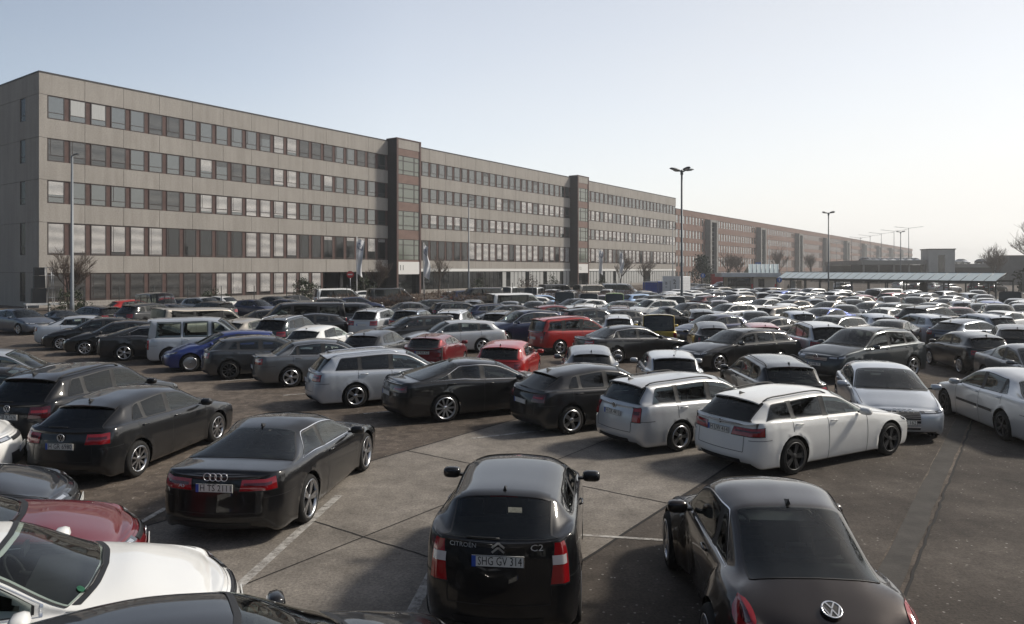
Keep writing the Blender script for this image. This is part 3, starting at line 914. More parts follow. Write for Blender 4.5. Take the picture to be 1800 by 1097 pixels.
    if lod < 2:
        for sg in (1, -1):
            g = MB()
            xm_, zm_ = sh.X(p['xc']+.36), p['zbf']+.075
            ym_ = sh.hw*p['wside'] - .01
            nu, nv = (10, 8) if lod == 0 else (6, 5)
            P2 = np.zeros((nu, nv, 3))
            for a in range(nu):
                for b in range(nv):
                    th = 2*math.pi*a/(nu-1); ph = -math.pi/2 + math.pi*b/(nv-1)
                    se = lambda c, e: math.copysign(abs(c)**e, c)
                    P2[a, b] = (xm_ + .075*se(math.cos(ph), .6)*se(math.cos(th), .7) - .02, (ym_+.125 + .115*se(math.sin(ph), .6)), zm_ + .072*se(math.cos(ph), .6)*se(math.sin(th), .7))
            P2[..., 1] *= sg
            g.grid(P2, 0, True, flip=sg > 0)
            g.box(xm_-.03, xm_+.03, min(sg*(ym_-.05), sg*(ym_+.05)), max(sg*(ym_-.05), sg*(ym_+.05)), zm_-.05, zm_-.02, 1)
            mir.append(g)
    out['wing_mirror'] = mir
    # --- roof rails, aerial, handles
    if p['rails'] and lod < 2:
        rr = MB()
        kk = np.linspace(6.25, 9.0, 12)
        c = sh.pt(kk, np.full_like(kk, 6.28))
        lift = np.array([0, .035] + [.045]*8 + [.035, 0])
        c[:, 2] += lift
        rr.tube(c, .014, 6); rr.tube(mirrored(c), .014, 6)
        out['roof_rail'] = rr
    if lod < 2:
        c = sh.pt(np.array([8.75]), np.array([8.0]))[0]
        g = MB()
        g.add([(c[0]+.09, 0, c[2]-.004), (c[0]-.09, .022, c[2]-.006), (c[0]-.09, -.022, c[2]-.006), (c[0]-.10, 0, c[2]+.055), (c[0]-.03, 0, c[2]+.03)],
              [(0, 1, 4), (0, 4, 2), (1, 3, 4), (4, 3, 2), (1, 2, 3)])
        out['aerial'] = g
    if lod == 0 and p['handles']:
        hd = []
        for f in p['doors'][1:]:
            if f > 8: continue
            for sg in (1, -1):
                x = sh.X(f - .17)
                k = sh.k_at_x(np.array([x]), np.array([4.45]))
                c = sh.pt(k, np.array([4.45]))[0]
                g = MB()
                g.tube([(c[0]+.10, sg*(c[1]+.002), c[2]), (c[0]+.07, sg*(c[1]+.026), c[2]+.006), (c[0]-.07, sg*(c[1]+.026), c[2]+.006), (c[0]-.10, sg*(c[1]+.002), c[2])], .014, 6)
                hd.append(g)
        out['door_handle'] = hd
    cw = MB()
    kk = np.linspace(3.84, 4.16, 4); sgn = np.linspace(-1, 1, 15)
    J = 8 - np.abs(sgn)*1.75
    Pp = sh.pt(kk[:, None]*np.ones(15)[None], np.ones(4)[:, None]*J[None]); Pp[..., 1] *= np.sign(sgn)[None]
    put(cw, Pp, .005); body.ext(cw, BLACK_S)
    if lod == 0:
        wp = MB()
        for (s0, s1, kb) in ((.55, -.12, 4.42), (-.05, -.72, 4.40)):
            n_ = 10; t_ = np.linspace(0, 1, n_)
            sg_ = s0 + (s1-s0)*t_
            c = sh.pt(4.16 + (kb-4.16)*np.sin(t_*math.pi)*.55 + .05, 8 - np.abs(sg_)*1.9); c[:, 1] *= np.sign(sg_); c[:, 2] += .016; c[:, 0] += .01
            wp.tube(c, .008, 4)
        if not p['deck']:
            c = sh.pt(np.full(8, 11.55), np.linspace(7.0, 8, 8)); c[:, 0] -= .018; c[:, 2] += .01
            wp.tube(c, .009, 4)
        body.ext(wp, BLACK_S)
    if not p['deck'] and p.get('spoiler', True) and lod < 2:
        sp = MB()
        sgn = np.linspace(-1, 1, 17)
        J = 8 - np.abs(sgn)*1.78
        e0 = sh.pt(np.full(17, 8.75), J); e1 = sh.pt(np.full(17, 9.12), J)
        for e_ in (e0, e1): e_[:, 1] *= np.sign(sgn)
        ln = p.get('spl', .13) * (1 - .25*np.abs(sgn)**3)
        e0[:, 2] += .003; e1[:, 2] += .010
        e2 = e1.copy(); e2[:, 0] -= ln; e2[:, 2] -= .022 + .004*np.abs(sgn)
        e3 = e2.copy(); e3[:, 2] -= .022
        e4 = e1.copy(); e4[:, 0] -= .02; e4[:, 2] -= .05
        put(sp, np.stack([e0, e1, e2]), 0, 0, (0, 0, .5)); put(sp, np.stack([e2, e3]), 0, 0, (0, 0, .5)); sp.grid(np.stack([e3, e4]), 1, False)
        for q in (0, 16): sp.add([e1[q], e2[q], e3[q], e4[q]], [(0, 1, 2, 3)], 1)
        br = MB(); c = e2[6:11] - [.002, 0, .008]
        br.grid(np.stack([c + [0, 0, .005], c - [0, 0, .005]]), 0, False)
        out['spoiler'] = sp; out['brake_light'] = br
    # exhaust-side dark diffuser strip
    if lod == 0:
        g = MB()
        jj = np.linspace(1.05, 1.75, 4); yy = np.linspace(-.72, .72, 13)
        put(g, sh.cap(jj[:, None]*np.ones(13)[None], np.ones(4)[:, None]*yy[None], True), .006, ctr=(0, 0, .5))
        body.ext(g, BLACK_S)
    return out

# --- wheels
_wheels = {}
def wheel_meshes(r, spoke, rimr, dark, lod):
    key = (r, spoke, rimr, dark, lod)
    if key in _wheels: return _wheels[key]
    n = (32, 20, 12)[lod]
    w = .105
    rr = r*rimr
    t = MB()
    t.lathe([(rr-.005, -w+.012), (rr+.012, -w), (r-.03, -w), (r-.006, -w+.03), (r, -w+.05), (r, w-.05), (r-.006, w-.03), (r-.03, w), (rr+.012, w), (rr-.005, w-.012)], n)
    t.lathe([(rr, w-.012), (rr, -w+.012)], n)
    m = MB()
    # outer side is -y here; mirrored wheels are turned round
    m.lathe([(rr-.004, -w+.004), (rr+.010, -w-.003), (rr-.018, -w-.001), (rr-.022, -w+.05)], n, mat=0)
    m.lathe([(rr-.02, -w+.085), (.001, -w+.085)], n, mat=1)
    m.lathe([(.060, -w+.02), (.052, -w+.012), (.001, -w+.010)], max(8, n//2), mat=0)
    if spoke == 0:     # plain cover
        m.lathe([(rr-.02, -w+.012), (rr*.6, -w-.002), (.05, -w+.0)], n, mat=0)
    else:
        double = spoke == 5
        ns = spoke*2 if double else spoke
        for k in range(ns):
            if double:
                a = 2*math.pi*(k//2)/spoke + (.14 if k % 2 else -.14)
                a0 = 2*math.pi*(k//2)/spoke + (.10 if k % 2 else -.10)
            else:
                a = a0 = 2*math.pi*k/ns
            hw0, hw1 = (.018, .020) if spoke >= 9 else (.022, .021)
            dx, dz = math.cos(a), math.sin(a)
            ex, ez = math.cos(a0), math.sin(a0)
            px, pz = -dz, dx
            r0, r1 = .04, rr-.012
            y0, y1 = -w+.016, -w+.008
            vs = [(r0*ex-px*hw0, y0, r0*ez-pz*hw0), (r0*ex+px*hw0, y0, r0*ez+pz*hw0), (r1*dx+px*hw1, y1, r1*dz+pz*hw1), (r1*dx-px*hw1, y1, r1*dz-pz*hw1)]
            vs += [(x, y+.035, z) for x, y, z in vs]
            m.add(vs, [(0,1,2,3), (1,0,4,5), (2,1,5,6), (3,2,6,7), (0,3,7,4)], 0)
    tm = t.mesh('tyre', M_TYRE)
    rm = m.mesh('rim', [M_BLACK if dark else M_ALLOY, M_WELL])
    _wheels[key] = (tm, rm, t, m)
    return _wheels[key]

_shapes = {}
def get_shape(typ, over=()):
    key = (typ, tuple(sorted((k, str(v)) for k, v in dict(over).items())))
    if key not in _shapes:
        kw = dict(TYPES[typ]); kw.update(dict(over))
        _shapes[key] = CarShape(**kw)
    return key, _shapes[key]

_parts = {}
def get_meshes(typ, over, lod):
    key, sh = get_shape(typ, over)
    if (key, lod) in _parts: return sh, _parts[(key, lod)]
    out = build_car_parts(sh, lod)
    p = sh.p
    if lod < 2:
        res = {}
        trim = out.pop('window_trim', MB())
        b = out.pop('body')
        b.ext(trim, BLACK_S)
        if 'chrome_trim' in out: b.ext(out.pop('chrome_trim'), CHROME_S)
        res['body'] = [b.mesh('body', [PAINT['black'], M_BLACK, M_WELL, M_CHROME])]
        dk = p.get('privacy')
        for nm, mats in (('windscreen', [M_SEE, M_BLACK]), ('rear_window', [M_SEEDARK if dk else M_SEE, M_BLACK]), ('seat', [M_SEAT]), ('dashboard', [M_TRIM]), ('side_window', None), ('tail_light', [M_DIMRED if p.get('dimtail') else M_RED]),
                         ('headlight', [M_HLBLACK]), ('tail_lens', [M_WHITELAMP if p.get('wlens') else M_DIMRED if not p.get('dimtail') else M_RED]), ('head_lens', [M_LAMP]), ('grille', [M_BLACK]), ('grille_bar', [M_CHROME if p['dlo'] == 'chrome' or p.get('cbars') else M_BLACK]), ('spoiler', [PAINT['black'], M_BLACK]), ('brake_light', [M_DIMRED]), ('wing_mirror', [PAINT['black'], M_BLACK]), ('roof_rail', [M_CHROME if p['rails'] == 'chrome' else M_BLACK]),
                         ('aerial', [M_BLACK]), ('door_handle', [M_CHROME if p.get('chromehandles') else PAINT['black']])):
            if nm not in out: continue
            l = out[nm] if isinstance(out[nm], list) else [out[nm]]
            res[nm] = []
            for i, g in enumerate(l):
                mm = mats if mats else [M_SEEDARK if (dk and i >= 2) else M_SEE, M_BLACK]
                res[nm].append(g.mesh(nm, mm))
        _parts[(key, lod)] = res
    else:
        # one mesh, wheels included
        mats = [PAINT['black'], M_BLACK, M_WELL, M_CHROME, M_GLASS, M_RED, M_LAMP, M_TYRE, M_ALLOY, M_PLATE]
        b = out['body']
        b.ext(out['window_trim'], 1)
        for nm, mi in (('windscreen', 4), ('rear_window', 4), ('side_window', 4), ('tail_light', 5), ('headlight', 6), ('grille', 1)):
            for g in (out[nm] if isinstance(out[nm], list) else [out[nm]]): b.ext(g, mi)
        _, _, t, rm = wheel_meshes(p['r'], p['spoke'], p['rimr'], p['rimdark'], 2)
        for ax in sh.ax:
            for sg in (1, -1):
                for src, mi in ((t, 7), (rm, 8)):
                    q = MB(); q.ext(src)
                    q.v = [(ax + x*-sg, -y*sg*1.0 + sg*(sh.hw-.104), p['r']+z) for x, y, z in q.v]
                    q.m = [mi if k == 0 else 2 for k in q.m]
                    b.ext(q)
        for rear, zz in ((True, p['plate_r']), (False, p['plate_f'])):
            x = plate_x(sh, rear, zz)
            s_ = -1 if rear else 1
            b.box(min(x, x+s_*.012), max(x, x+s_*.012), -.26, .26, zz-.055, zz+.055, 9)
        _parts[(key, lod)] = {'one': b.mesh('car', mats)}
    return sh, _parts[(key, lod)]

def plate_x(sh, rear, z):
    jj = np.linspace(.5, 5, 60)
    P = sh.cap(jj, np.zeros(60), rear)
    P2 = sh.cap(jj, np.full(60, .30), rear)
    x = np.interp(z, P[:, 2], P[:, 0]); x2 = np.interp(z, P2[:, 2], P2[:, 0])
    return (min(x, x2) - .012) if rear else (max(x, x2) + .012)

_plates = {}
def plate_mesh(txt):
    if txt not in _plates:
        m = MB()
        m.box(-.26, .26, 0, .012, -.055, .055, 0)
        m.box(-.26, -.218, -.002, 0, -.055, .055, 1)
        for z0, z1 in ((-.0555, -.050), (.050, .0555)): m.box(-.26, .26, -.0015, 0, z0, z1, 2)
        m.box(.255, .2605, -.0015, 0, -.05, .05, 2)
        if txt:
            t = text_mb(txt, .118, 1.0)
            xs_ = [q[0] for q in t.v]; k_ = min(1.0, .435/(max(xs_)-min(xs_))); mid_ = (max(xs_)+min(xs_))/2
            t.v = [((x-mid_)*k_+.020, -.003, z) for x, y, z in t.v]
            m.ext(t, 2)
        _plates[txt] = m.mesh('number_plate', [M_PLATE, M_EUBLUE, M_INK])
    return _plates[txt]

_badges = {}
def badge_mesh(kind, s=.055):
    key = (kind, s)
    if key in _badges: return _badges[key]
    m = MB()
    def ring(cx, cz, r0, w, n=20):
        m.lathe([(r0-w, 0), (r0-w, -.006), (r0, -.006), (r0, 0)], n, c=(cx, 0, cz), mat=0)
    def bar(a, b, w):
        a, b = np.array(a), np.array(b); d = b-a; d = d/np.linalg.norm(d); q = np.array([-d[1], d[0]])*w/2
        pts = [a-q, a+q, b+q, b-q]
        m.add([(x, -.007, z) for x, z in pts], [(0, 1, 2, 3)], 0)
        m.add([(x, -.007, z) for x, z in pts], [(3, 2, 1, 0)], 0)
    if kind == 'roundel':          # ring with a V over a W
        m.lathe([(s, -.002), (.0005, -.002)], 20, mat=1)
        ring(0, 0, s, s*.14)
        bar((-s*.42, s*.80), (-.0, s*.08), s*.15); bar((s*.42, s*.80), (0, s*.08), s*.15)
        bar((-s*.84, s*.35), (-s*.36, -s*.78), s*.15); bar((-s*.36, -s*.78), (0, -s*.02), s*.15)
        bar((s*.84, s*.35), (s*.36, -s*.78), s*.15); bar((s*.36, -s*.78), (0, -s*.02), s*.15)
    elif kind == 'rings':
        for k in range(4): ring((k-1.5)*s*1.45, 0, s, s*.17)
    elif kind == 'chevrons':
        for z in (0, -s*.75):
            bar((-s, z-s*.25), (0, z+s*.55), s*.34); bar((s, z-s*.25), (0, z+s*.55), s*.34)
    elif kind == 'quarters':
        m.lathe([(s, -.003), (.0005, -.003)], 20, mat=1)
        ring(0, 0, s, s*.22)
        for (a, b) in ((1, 1), (-1, -1)):
            m.add([(0, -.006, 0), (a*s*.55, -.006, 0), (a*s*.45, -.006, b*s*.45), (0, -.006, b*s*.55)], [(0, 1, 2, 3)], 0)
    else:
        ring(0, 0, s, s*.3)
    _badges[key] = m.mesh('badge', [M_CHROME, M_BLACK])
    return _badges[key]

def set_paint(o, col, slot=0):
    o.material_slots[slot].link = 'OBJECT'
    o.material_slots[slot].material = PAINT[col]

NAMES = {'hatch': 'hatchback_car', 'small_hatch': 'hatchback_car', 'compact': 'hatchback_car', 'estate': 'estate_car', 'long_estate': 'estate_car', 'sedan': 'saloon_car',
         'coupe': 'coupe_car', 'fastback': 'fastback_car', 'suv': 'suv_car', 'big_suv': 'suv_car', 'mpv': 'minivan_car', 'box_van': 'box_van', 'van': 'passenger_van', 'beetle': 'bubble_coupe_car', 'roadster': 'roadster_car'}

def car(typ, col, x, y, th, label, cat='car', group='cars parked in the car park', lod=0, over=(), plates=('', ''), badges=(None, None), extra=None, z0=0.0):
    over = dict(over)
    rz = R(90 - th)
    name = over.pop('name', NAMES[typ])
    mirror_black = over.pop('blackmirror', False)
    sh, ms = get_meshes(typ, over, lod)
    p = sh.p
    if lod == 2:
        o = bpy.data.objects.new(name, ms['one']); COL.objects.link(o)
        o.location = (x, y, z0); o.rotation_euler = (0, 0, rz)
        set_paint(o, col)
        tag(o, label, cat, group)
        return o
    root = empty(name, (x, y, z0), rz)
    tag(root, label, cat, group)
    tls, hls = [], []
    for nm, l in ms.items():
        for i, me in enumerate(l):
            o = link_mesh(nm, me, root)
            if nm == 'body': set_paint(o, p.get('roofcol', col) if False else col); bodyo = o
            if nm == 'wing_mirror' and not mirror_black: set_paint(o, col)
            if nm == 'spoiler': set_paint(o, col); spo = o
            if nm == 'tail_light': tls.append(o)
            if nm == 'headlight': hls.append(o)
            if nm == 'grille': gro = o
            if nm == 'tail_lens': o.name = 'lens'; o.parent = tls[i]
            if nm == 'head_lens': o.name = 'lens'; o.parent = hls[i]
            if nm == 'grille_bar': o.parent = gro
            if nm == 'brake_light': o.parent = spo
            if nm == 'door_handle':
                if not p.get('chromehandles'): set_paint(o, col)
                o.parent = bodyo
    tm, rm, _, _ = wheel_meshes(p['r'], p['spoke'], p['rimr'], p['rimdark'], lod)
    for ax in sh.ax:
        for sg in (1, -1):
            w = link_mesh('wheel', tm, root, (ax, sg*(sh.hw-.104), p['r']))
            w.rotation_euler = (0, 0, math.pi if sg > 0 else 0)
            link_mesh('rim', rm, w)
    for rear, zz, txt in ((True, p['plate_r'], plates[0]), (False, p['plate_f'], plates[1])):
        if txt is None: continue
        o = link_mesh('number_plate', plate_mesh(txt), root, (plate_x(sh, rear, zz) + (-.012 if rear else .012)*0, 0, zz))
        o.rotation_euler = (0, 0, R(-90) if rear else R(90))
        o.location.x += -.008 if rear else .008
    for rear, bd in ((True, badges[0]), (False, badges[1])):
        if not bd: continue
        kind, zz = bd[0], bd[1]
        sz = bd[2] if len(bd) > 2 else .055
        o = link_mesh('badge', badge_mesh(kind, sz), root, (plate_x(sh, rear, zz) + (-.004 if rear else .004), 0, zz))
        o.rotation_euler = (R(bd[3]) if len(bd) > 3 else 0, 0, R(-90) if rear else R(90))
    if extra: extra(root, sh)
    return root
# ---------------------------------------------------------------- the place: local axes along and out of the long facade
PHI = R(35.7717)
DX, DN = (math.sin(PHI), math.cos(PHI)), (math.cos(PHI), -math.sin(PHI))     # along the facade, out of the facade
FAC = (-46.175, 71.082)
FRZ = math.pi/2 - PHI
def W2(t, n, z=0.0):       # facade coordinates (n metres out of the facade) to the world
    return (FAC[0] + t*DX[0] + n*DN[0], FAC[1] + t*DX[1] + n*DN[1], z)
def tn(a, nn, z=0.0):      # car-park grid: a along, nn across (world origin)
    return (a*DX[0] + nn*DN[0], a*DX[1] + nn*DN[1], z)

# ground materials
def asphalt(name, c0, c1, c2, patch=.35, speck=.5, grit=(.30, .28, .25), cob=0.0):
    m, n, l, b = newmat(name)
    tc = n.new('ShaderNodeTexCoord')
    def noise(sc, det=8, rough=.6):
        z = n.new('ShaderNodeTexNoise'); z.inputs['Scale'].default_value = sc; z.inputs['Detail'].default_value = det; z.inputs['Roughness'].default_value = rough
        l.new(tc.outputs['Object'], z.inputs['Vector']); return z
    big, mid, fine = noise(patch, 9, .62), noise(2.3, 8, .7), noise(26, 5, .75)
    cr = n.new('ShaderNodeValToRGB')
    e = cr.color_ramp.elements
    e[0].position = .34; e[0].color = (*c0, 1); e[1].position = .68; e[1].color = (*c2, 1)
    x = e.new(.5); x.color = (*c1, 1)
    l.new(big.outputs[0], cr.inputs[0])
    mx = n.new('ShaderNodeMix'); mx.data_type = 'RGBA'; mx.blend_type = 'MULTIPLY'; mx.inputs[0].default_value = .75
    r2 = n.new('ShaderNodeValToRGB'); r2.color_ramp.elements[0].position = .3; r2.color_ramp.elements[0].color = (.52, .50, .49, 1)
    r2.color_ramp.elements[1].position = .72; r2.color_ramp.elements[1].color = (1.25, 1.22, 1.18, 1)
    l.new(mid.outputs[0], r2.inputs[0]); l.new(cr.outputs[0], mx.inputs[6]); l.new(r2.outputs[0], mx.inputs[7])
    # grit: pale chips in the binder
    vo = n.new('ShaderNodeTexVoronoi'); vo.inputs['Scale'].default_value = 8.5
    l.new(tc.outputs['Object'], vo.inputs['Vector'])
    lt = n.new('ShaderNodeMapRange'); lt.inputs[1].default_value = .15; lt.inputs[2].default_value = .10; lt.inputs[3].default_value = 0; lt.inputs[4].default_value = 1
    l.new(vo.outputs['Distance'], lt.inputs[0])
    pk = n.new('ShaderNodeMapRange'); pk.inputs[1].default_value = .42; pk.inputs[2].default_value = .62; pk.inputs[3].default_value = 0; pk.inputs[4].default_value = speck
    l.new(mid.outputs[0], pk.inputs[0])
    mu = n.new('ShaderNodeMath'); mu.operation = 'MULTIPLY'; l.new(lt.outputs[0], mu.inputs[0]); l.new(pk.outputs[0], mu.inputs[1])
    m2 = n.new('ShaderNodeMix'); m2.data_type = 'RGBA'; l.new(mu.outputs[0], m2.inputs[0]); l.new(mx.outputs[2], m2.inputs[6]); m2.inputs[7].default_value = (*grit, 1)
    m3 = n.new('ShaderNodeMix'); m3.data_type = 'RGBA'; m3.blend_type = 'MULTIPLY'; m3.inputs[0].default_value = .8
    r3 = n.new('ShaderNodeValToRGB'); r3.color_ramp.elements[0].position = .25; r3.color_ramp.elements[0].color = (.35, .35, .35, 1); r3.color_ramp.elements[1].position = .72; r3.color_ramp.elements[1].color = (1.6, 1.58, 1.55, 1)
    l.new(fine.outputs[0], r3.inputs[0]); l.new(m2.outputs[2], m3.inputs[6]); l.new(r3.outputs[0], m3.inputs[7])
    last = m3.outputs[2]
    if cob:       # worn sett paving showing through: tone changes from stone to stone
        ve = n.new('ShaderNodeTexVoronoi'); ve.inputs['Scale'].default_value = 6.5; l.new(tc.outputs['Object'], ve.inputs['Vector'])
        sp_ = n.new('ShaderNodeSeparateXYZ'); l.new(ve.outputs['Color'], sp_.inputs[0])
        mr_ = n.new('ShaderNodeMapRange'); mr_.inputs[3].default_value = 1-cob; mr_.inputs[4].default_value = 1+cob; l.new(sp_.outputs[0], mr_.inputs[0])
        m4 = n.new('ShaderNodeMix'); m4.data_type = 'RGBA'; m4.blend_type = 'MULTIPLY'; m4.inputs[0].default_value = 1
        l.new(last, m4.inputs[6]); l.new(mr_.outputs[0], m4.inputs[7]); last = m4.outputs[2]
    l.new(last, b.inputs['Base Color'])
    b.inputs['Roughness'].default_value = .85; b.inputs['Specular IOR Level'].default_value = .25
    bp = n.new('ShaderNodeBump'); bp.inputs['Strength'].default_value = .5; bp.inputs['Distance'].default_value = .012
    l.new(fine.outputs[0], bp.inputs['Height']); l.new(bp.outputs[0], b.inputs['Normal'])
    return m
M_ASPH = asphalt('worn_asphalt', (.062, .052, .044), (.108, .090, .076), (.165, .141, .120), .16, 1.0, cob=.26)
M_ASPH2 = asphalt('gritty_asphalt', (.048, .041, .036), (.074, .064, .056), (.116, .102, .090), .5, 1.0, (.33, .31, .29))
M_CONC = asphalt('concrete_slab', (.155, .142, .127), (.21, .193, .173), (.265, .245, .222), .45, .12, (.36, .34, .31))
M_EARTH = noisy('bare_earth', (.045, .028, .020), (.10, .062, .045), 1.2, .95, .4, 20)
M_JOINT = plain('joint_filler', (.014, .012, .011), .9)
def worn_line(name):
    m, n, l, b = newmat(name)
    tc = n.new('ShaderNodeTexCoord'); nz = n.new('ShaderNodeTexNoise'); nz.inputs['Scale'].default_value = 5.5; nz.inputs['Detail'].default_value = 9; nz.inputs['Roughness'].default_value = .72
    l.new(tc.outputs['Object'], nz.inputs['Vector'])
    cr = n.new('ShaderNodeValToRGB'); cr.color_ramp.elements[0].position = .30; cr.color_ramp.elements[1].position = .62
    l.new(nz.outputs[0], cr.inputs[0])
    b.inputs['Base Color'].default_value = (.46, .44, .41, 1); b.inputs['Roughness'].default_value = .8
    l.new(cr.outputs[0], b.inputs['Alpha'])
    return m
M_LINE = worn_line('worn_white_paint')

g = MB(); g.quad((-3000, -600, 0), (3000, -600, 0), (3000, 5000, 0), (-3000, 5000, 0))
tag(g.build('ground', M_ASPH), kind='structure')

def strip(name, a0, a1, n0, n1, z, mat, seg=40, jit=0.0):
    m = MB()
    aa = np.linspace(a0, a1, seg+1)
    rs = random.Random(hash(name) % 1000 + int(n0*10))
    P = np.zeros((seg+1, 2, 3))
    for i, a in enumerate(aa):
        P[i, 0] = tn(a, n0 + rs.uniform(-jit, jit), z); P[i, 1] = tn(a, n1 + rs.uniform(-jit, jit), z)
    m.grid(P, 0, False)
    if m.v:
        v = [Vector(q) for q in (P[0, 0], P[1, 0], P[1, 1])]
        if (v[1]-v[0]).cross(v[2]-v[0]).z < 0:
            m.f = [f[::-1] for f in m.f]
    return m.build(name, mat)
tag(strip('concrete_lane', -8, 21, -10.5, -4.7, .004, M_CONC, 60, .012), kind='structure')
tag(strip('gritty_pavement', -8, 60, -1.2, 14, .004, M_ASPH2, 60, .02), kind='structure')
tag(strip('gritty_pavement', -8, 22, -4.68, -1.58, .003, M_ASPH2, 60, .012), kind='structure')
tag(strip('gutter_strip', -8, 26, -1.56, -1.26, .006, noisy('gutter_concrete', (.050, .046, .042), (.082, .075, .068), 2.5, .9, .3, 30), 60, .015), kind='structure')
# joints and cracks
jm = MB()
def ribbon(pts, w, z, m=jm):
    pts = [Vector(p) for p in pts]
    P = np.zeros((len(pts), 2, 3))
    for i, p in enumerate(pts):
        t = (pts[min(i+1, len(pts)-1)] - pts[max(i-1, 0)]).normalized()
        q = Vector((-t.y, t.x, 0)) * (w/2)
        P[i, 0] = p - q; P[i, 1] = p + q
    P[..., 2] = z
    m.grid(P, 0, False)
rs = random.Random(3)
def wavy(p, q, n=30, j=.012):
    p, q = Vector(p), Vector(q)
    return [p.lerp(q, i/n) + Vector((rs.uniform(-j, j), rs.uniform(-j, j), 0)) for i in range(n+1)]
ribbon(wavy(tn(-8, -7.6), tn(21, -7.6)), .022, .009)
ribbon(wavy(tn(-8, -4.7), tn(21, -4.7)), .045, .009)
ribbon(wavy(tn(-8, -10.5), tn(21, -10.5)), .04, .009)
for a in (3.1, 7.0, 10.85, 14.8, 18.7):
    ribbon(wavy(tn(a, -10.5), tn(a, -4.7)), .022, .0095)
ribbon(wavy(tn(-8, -1.2), tn(30, -1.2), 140, .018), .035, .010)
tag(jm.build('pavement_joints', M_JOINT), kind='structure')
# faded bay lines
lm = MB()
def baylines(p0, dp, n, th, ln, w=.11):
    h = Vector((math.sin(R(th)), math.cos(R(th)), 0))
    for i in range(n):
        a = Vector((p0[0]+dp[0]*i, p0[1]+dp[1]*i, 0))
        ribbon([a, a+h*ln*.25, a+h*ln*.5, a+h*ln*.75, a+h*ln], w, .0125, lm)
baylines((-3.35, 7.4), (2.2, -.05), 2, 6, 4.6, .13)
baylines((-5.6, 9.7), (-3.0, 2.3), 5, 6, 4.4, .10)
baylines((-.9, 16.0), (-2.95, 2.75), 7, 63, 4.6, .10)
baylines((.9, 10.2), (.9, -.62), 1, 100, 1.3, .07)
tag(lm.build('bay_lines', M_LINE), kind='structure')
# planting bed along the building
m = MB(); P = np.zeros((24, 2, 3))
for i in range(24):
    a = -20 + 22*i/23 + (0 if i < 12 else 0)
    P[i, 0] = W2(-22 + 3.2*i, 23.5 + rs.uniform(-.3, .3), .012); P[i, 1] = W2(-22 + 3.2*i, 14 + rs.uniform(-.3, .3), .012)
m.grid(P, 0, False)
m.f = [f[::-1] for f in m.f]
tag(m.build('earth_bed', M_EARTH), kind='structure')

# ---------------------------------------------------------------- long concrete office building
def concrete_panel(name, c0, c1):
    m, n, l, b = newmat(name)
    tc = n.new('ShaderNodeTexCoord')
    nz = n.new('ShaderNodeTexNoise'); nz.inputs['Scale'].default_value = .35; nz.inputs['Detail'].default_value = 10; nz.inputs['Roughness'].default_value = .7
    mp = n.new('ShaderNodeMapping'); mp.inputs['Scale'].default_value = (1, 1, .35); l.new(tc.outputs['Object'], mp.inputs[0]); l.new(mp.outputs[0], nz.inputs['Vector'])
    f = n.new('ShaderNodeTexNoise'); f.inputs['Scale'].default_value = 9; f.inputs['Detail'].default_value = 6; l.new(tc.outputs['Object'], f.inputs['Vector'])
    cr = n.new('ShaderNodeValToRGB'); cr.color_ramp.elements[0].position = .32; cr.color_ramp.elements[0].color = (*c0, 1); cr.color_ramp.elements[1].position = .7; cr.color_ramp.elements[1].color = (*c1, 1)
    l.new(nz.outputs[0], cr.inputs[0])
    mx = n.new('ShaderNodeMix'); mx.data_type = 'RGBA'; mx.blend_type = 'MULTIPLY'; mx.inputs[0].default_value = .5
    r2 = n.new('ShaderNodeValToRGB'); r2.color_ramp.elements[0].position = .3; r2.color_ramp.elements[0].color = (.6, .6, .6, 1); r2.color_ramp.elements[1].color = (1.2, 1.2, 1.2, 1); r2.color_ramp.elements[1].position = .7
    l.new(f.outputs[0], r2.inputs[0]); l.new(cr.outputs[0], mx.inputs[6]); l.new(r2.outputs[0], mx.inputs[7])
    # streaks running down the panels
    st = n.new('ShaderNodeTexNoise'); st.inputs['Scale'].default_value = 2.2; st.inputs['Detail'].default_value = 5
    mp2 = n.new('ShaderNodeMapping'); mp2.inputs['Scale'].default_value = (1, 1, .06); l.new(tc.outputs['Object'], mp2.inputs[0]); l.new(mp2.outputs[0], st.inputs['Vector'])
    r3 = n.new('ShaderNodeValToRGB'); r3.color_ramp.elements[0].position = .38; r3.color_ramp.elements[0].color = (.72, .71, .69, 1); r3.color_ramp.elements[1].color = (1.05, 1.05, 1.05, 1); r3.color_ramp.elements[1].position = .6
    l.new(st.outputs[0], r3.inputs[0])
    m3 = n.new('ShaderNodeMix'); m3.data_type = 'RGBA'; m3.blend_type = 'MULTIPLY'; m3.inputs[0].default_value = .28
    l.new(mx.outputs[2], m3.inputs[6]); l.new(r3.outputs[0], m3.inputs[7]); l.new(m3.outputs[2], b.inputs['Base Color'])
    b.inputs['Roughness'].default_value = .9; b.inputs['Specular IOR Level'].default_value = .2
    bp = n.new('ShaderNodeBump'); bp.inputs['Strength'].default_value = .4; bp.inputs['Distance'].default_value = .03
    l.new(f.outputs[0], bp.inputs['Height']); l.new(bp.outputs[0], b.inputs['Normal'])
    return m
M_PANEL = concrete_panel('exposed_aggregate', (.32, .295, .265), (.40, .370, .335))
M_PIER = noisy('brown_cladding', (.085, .053, .046), (.125, .078, .068), 1.5, .7)
M_TERRA = noisy('terracotta_panel', (.165, .112, .093), (.225, .152, .128), 1.0, .75)
M_DKPANEL = noisy('dark_cladding', (.020, .019, .020), (.034, .032, .033), 1.2, .6)
M_FRAME = plain('brown_frame', (.045, .032, .028), .5)
M_CAP = plain('parapet_flashing', (.035, .033, .035), .5)
M_PANE = plain('window_pane', (.035, .045, .042), .03, spec=.5, ior=2.4)
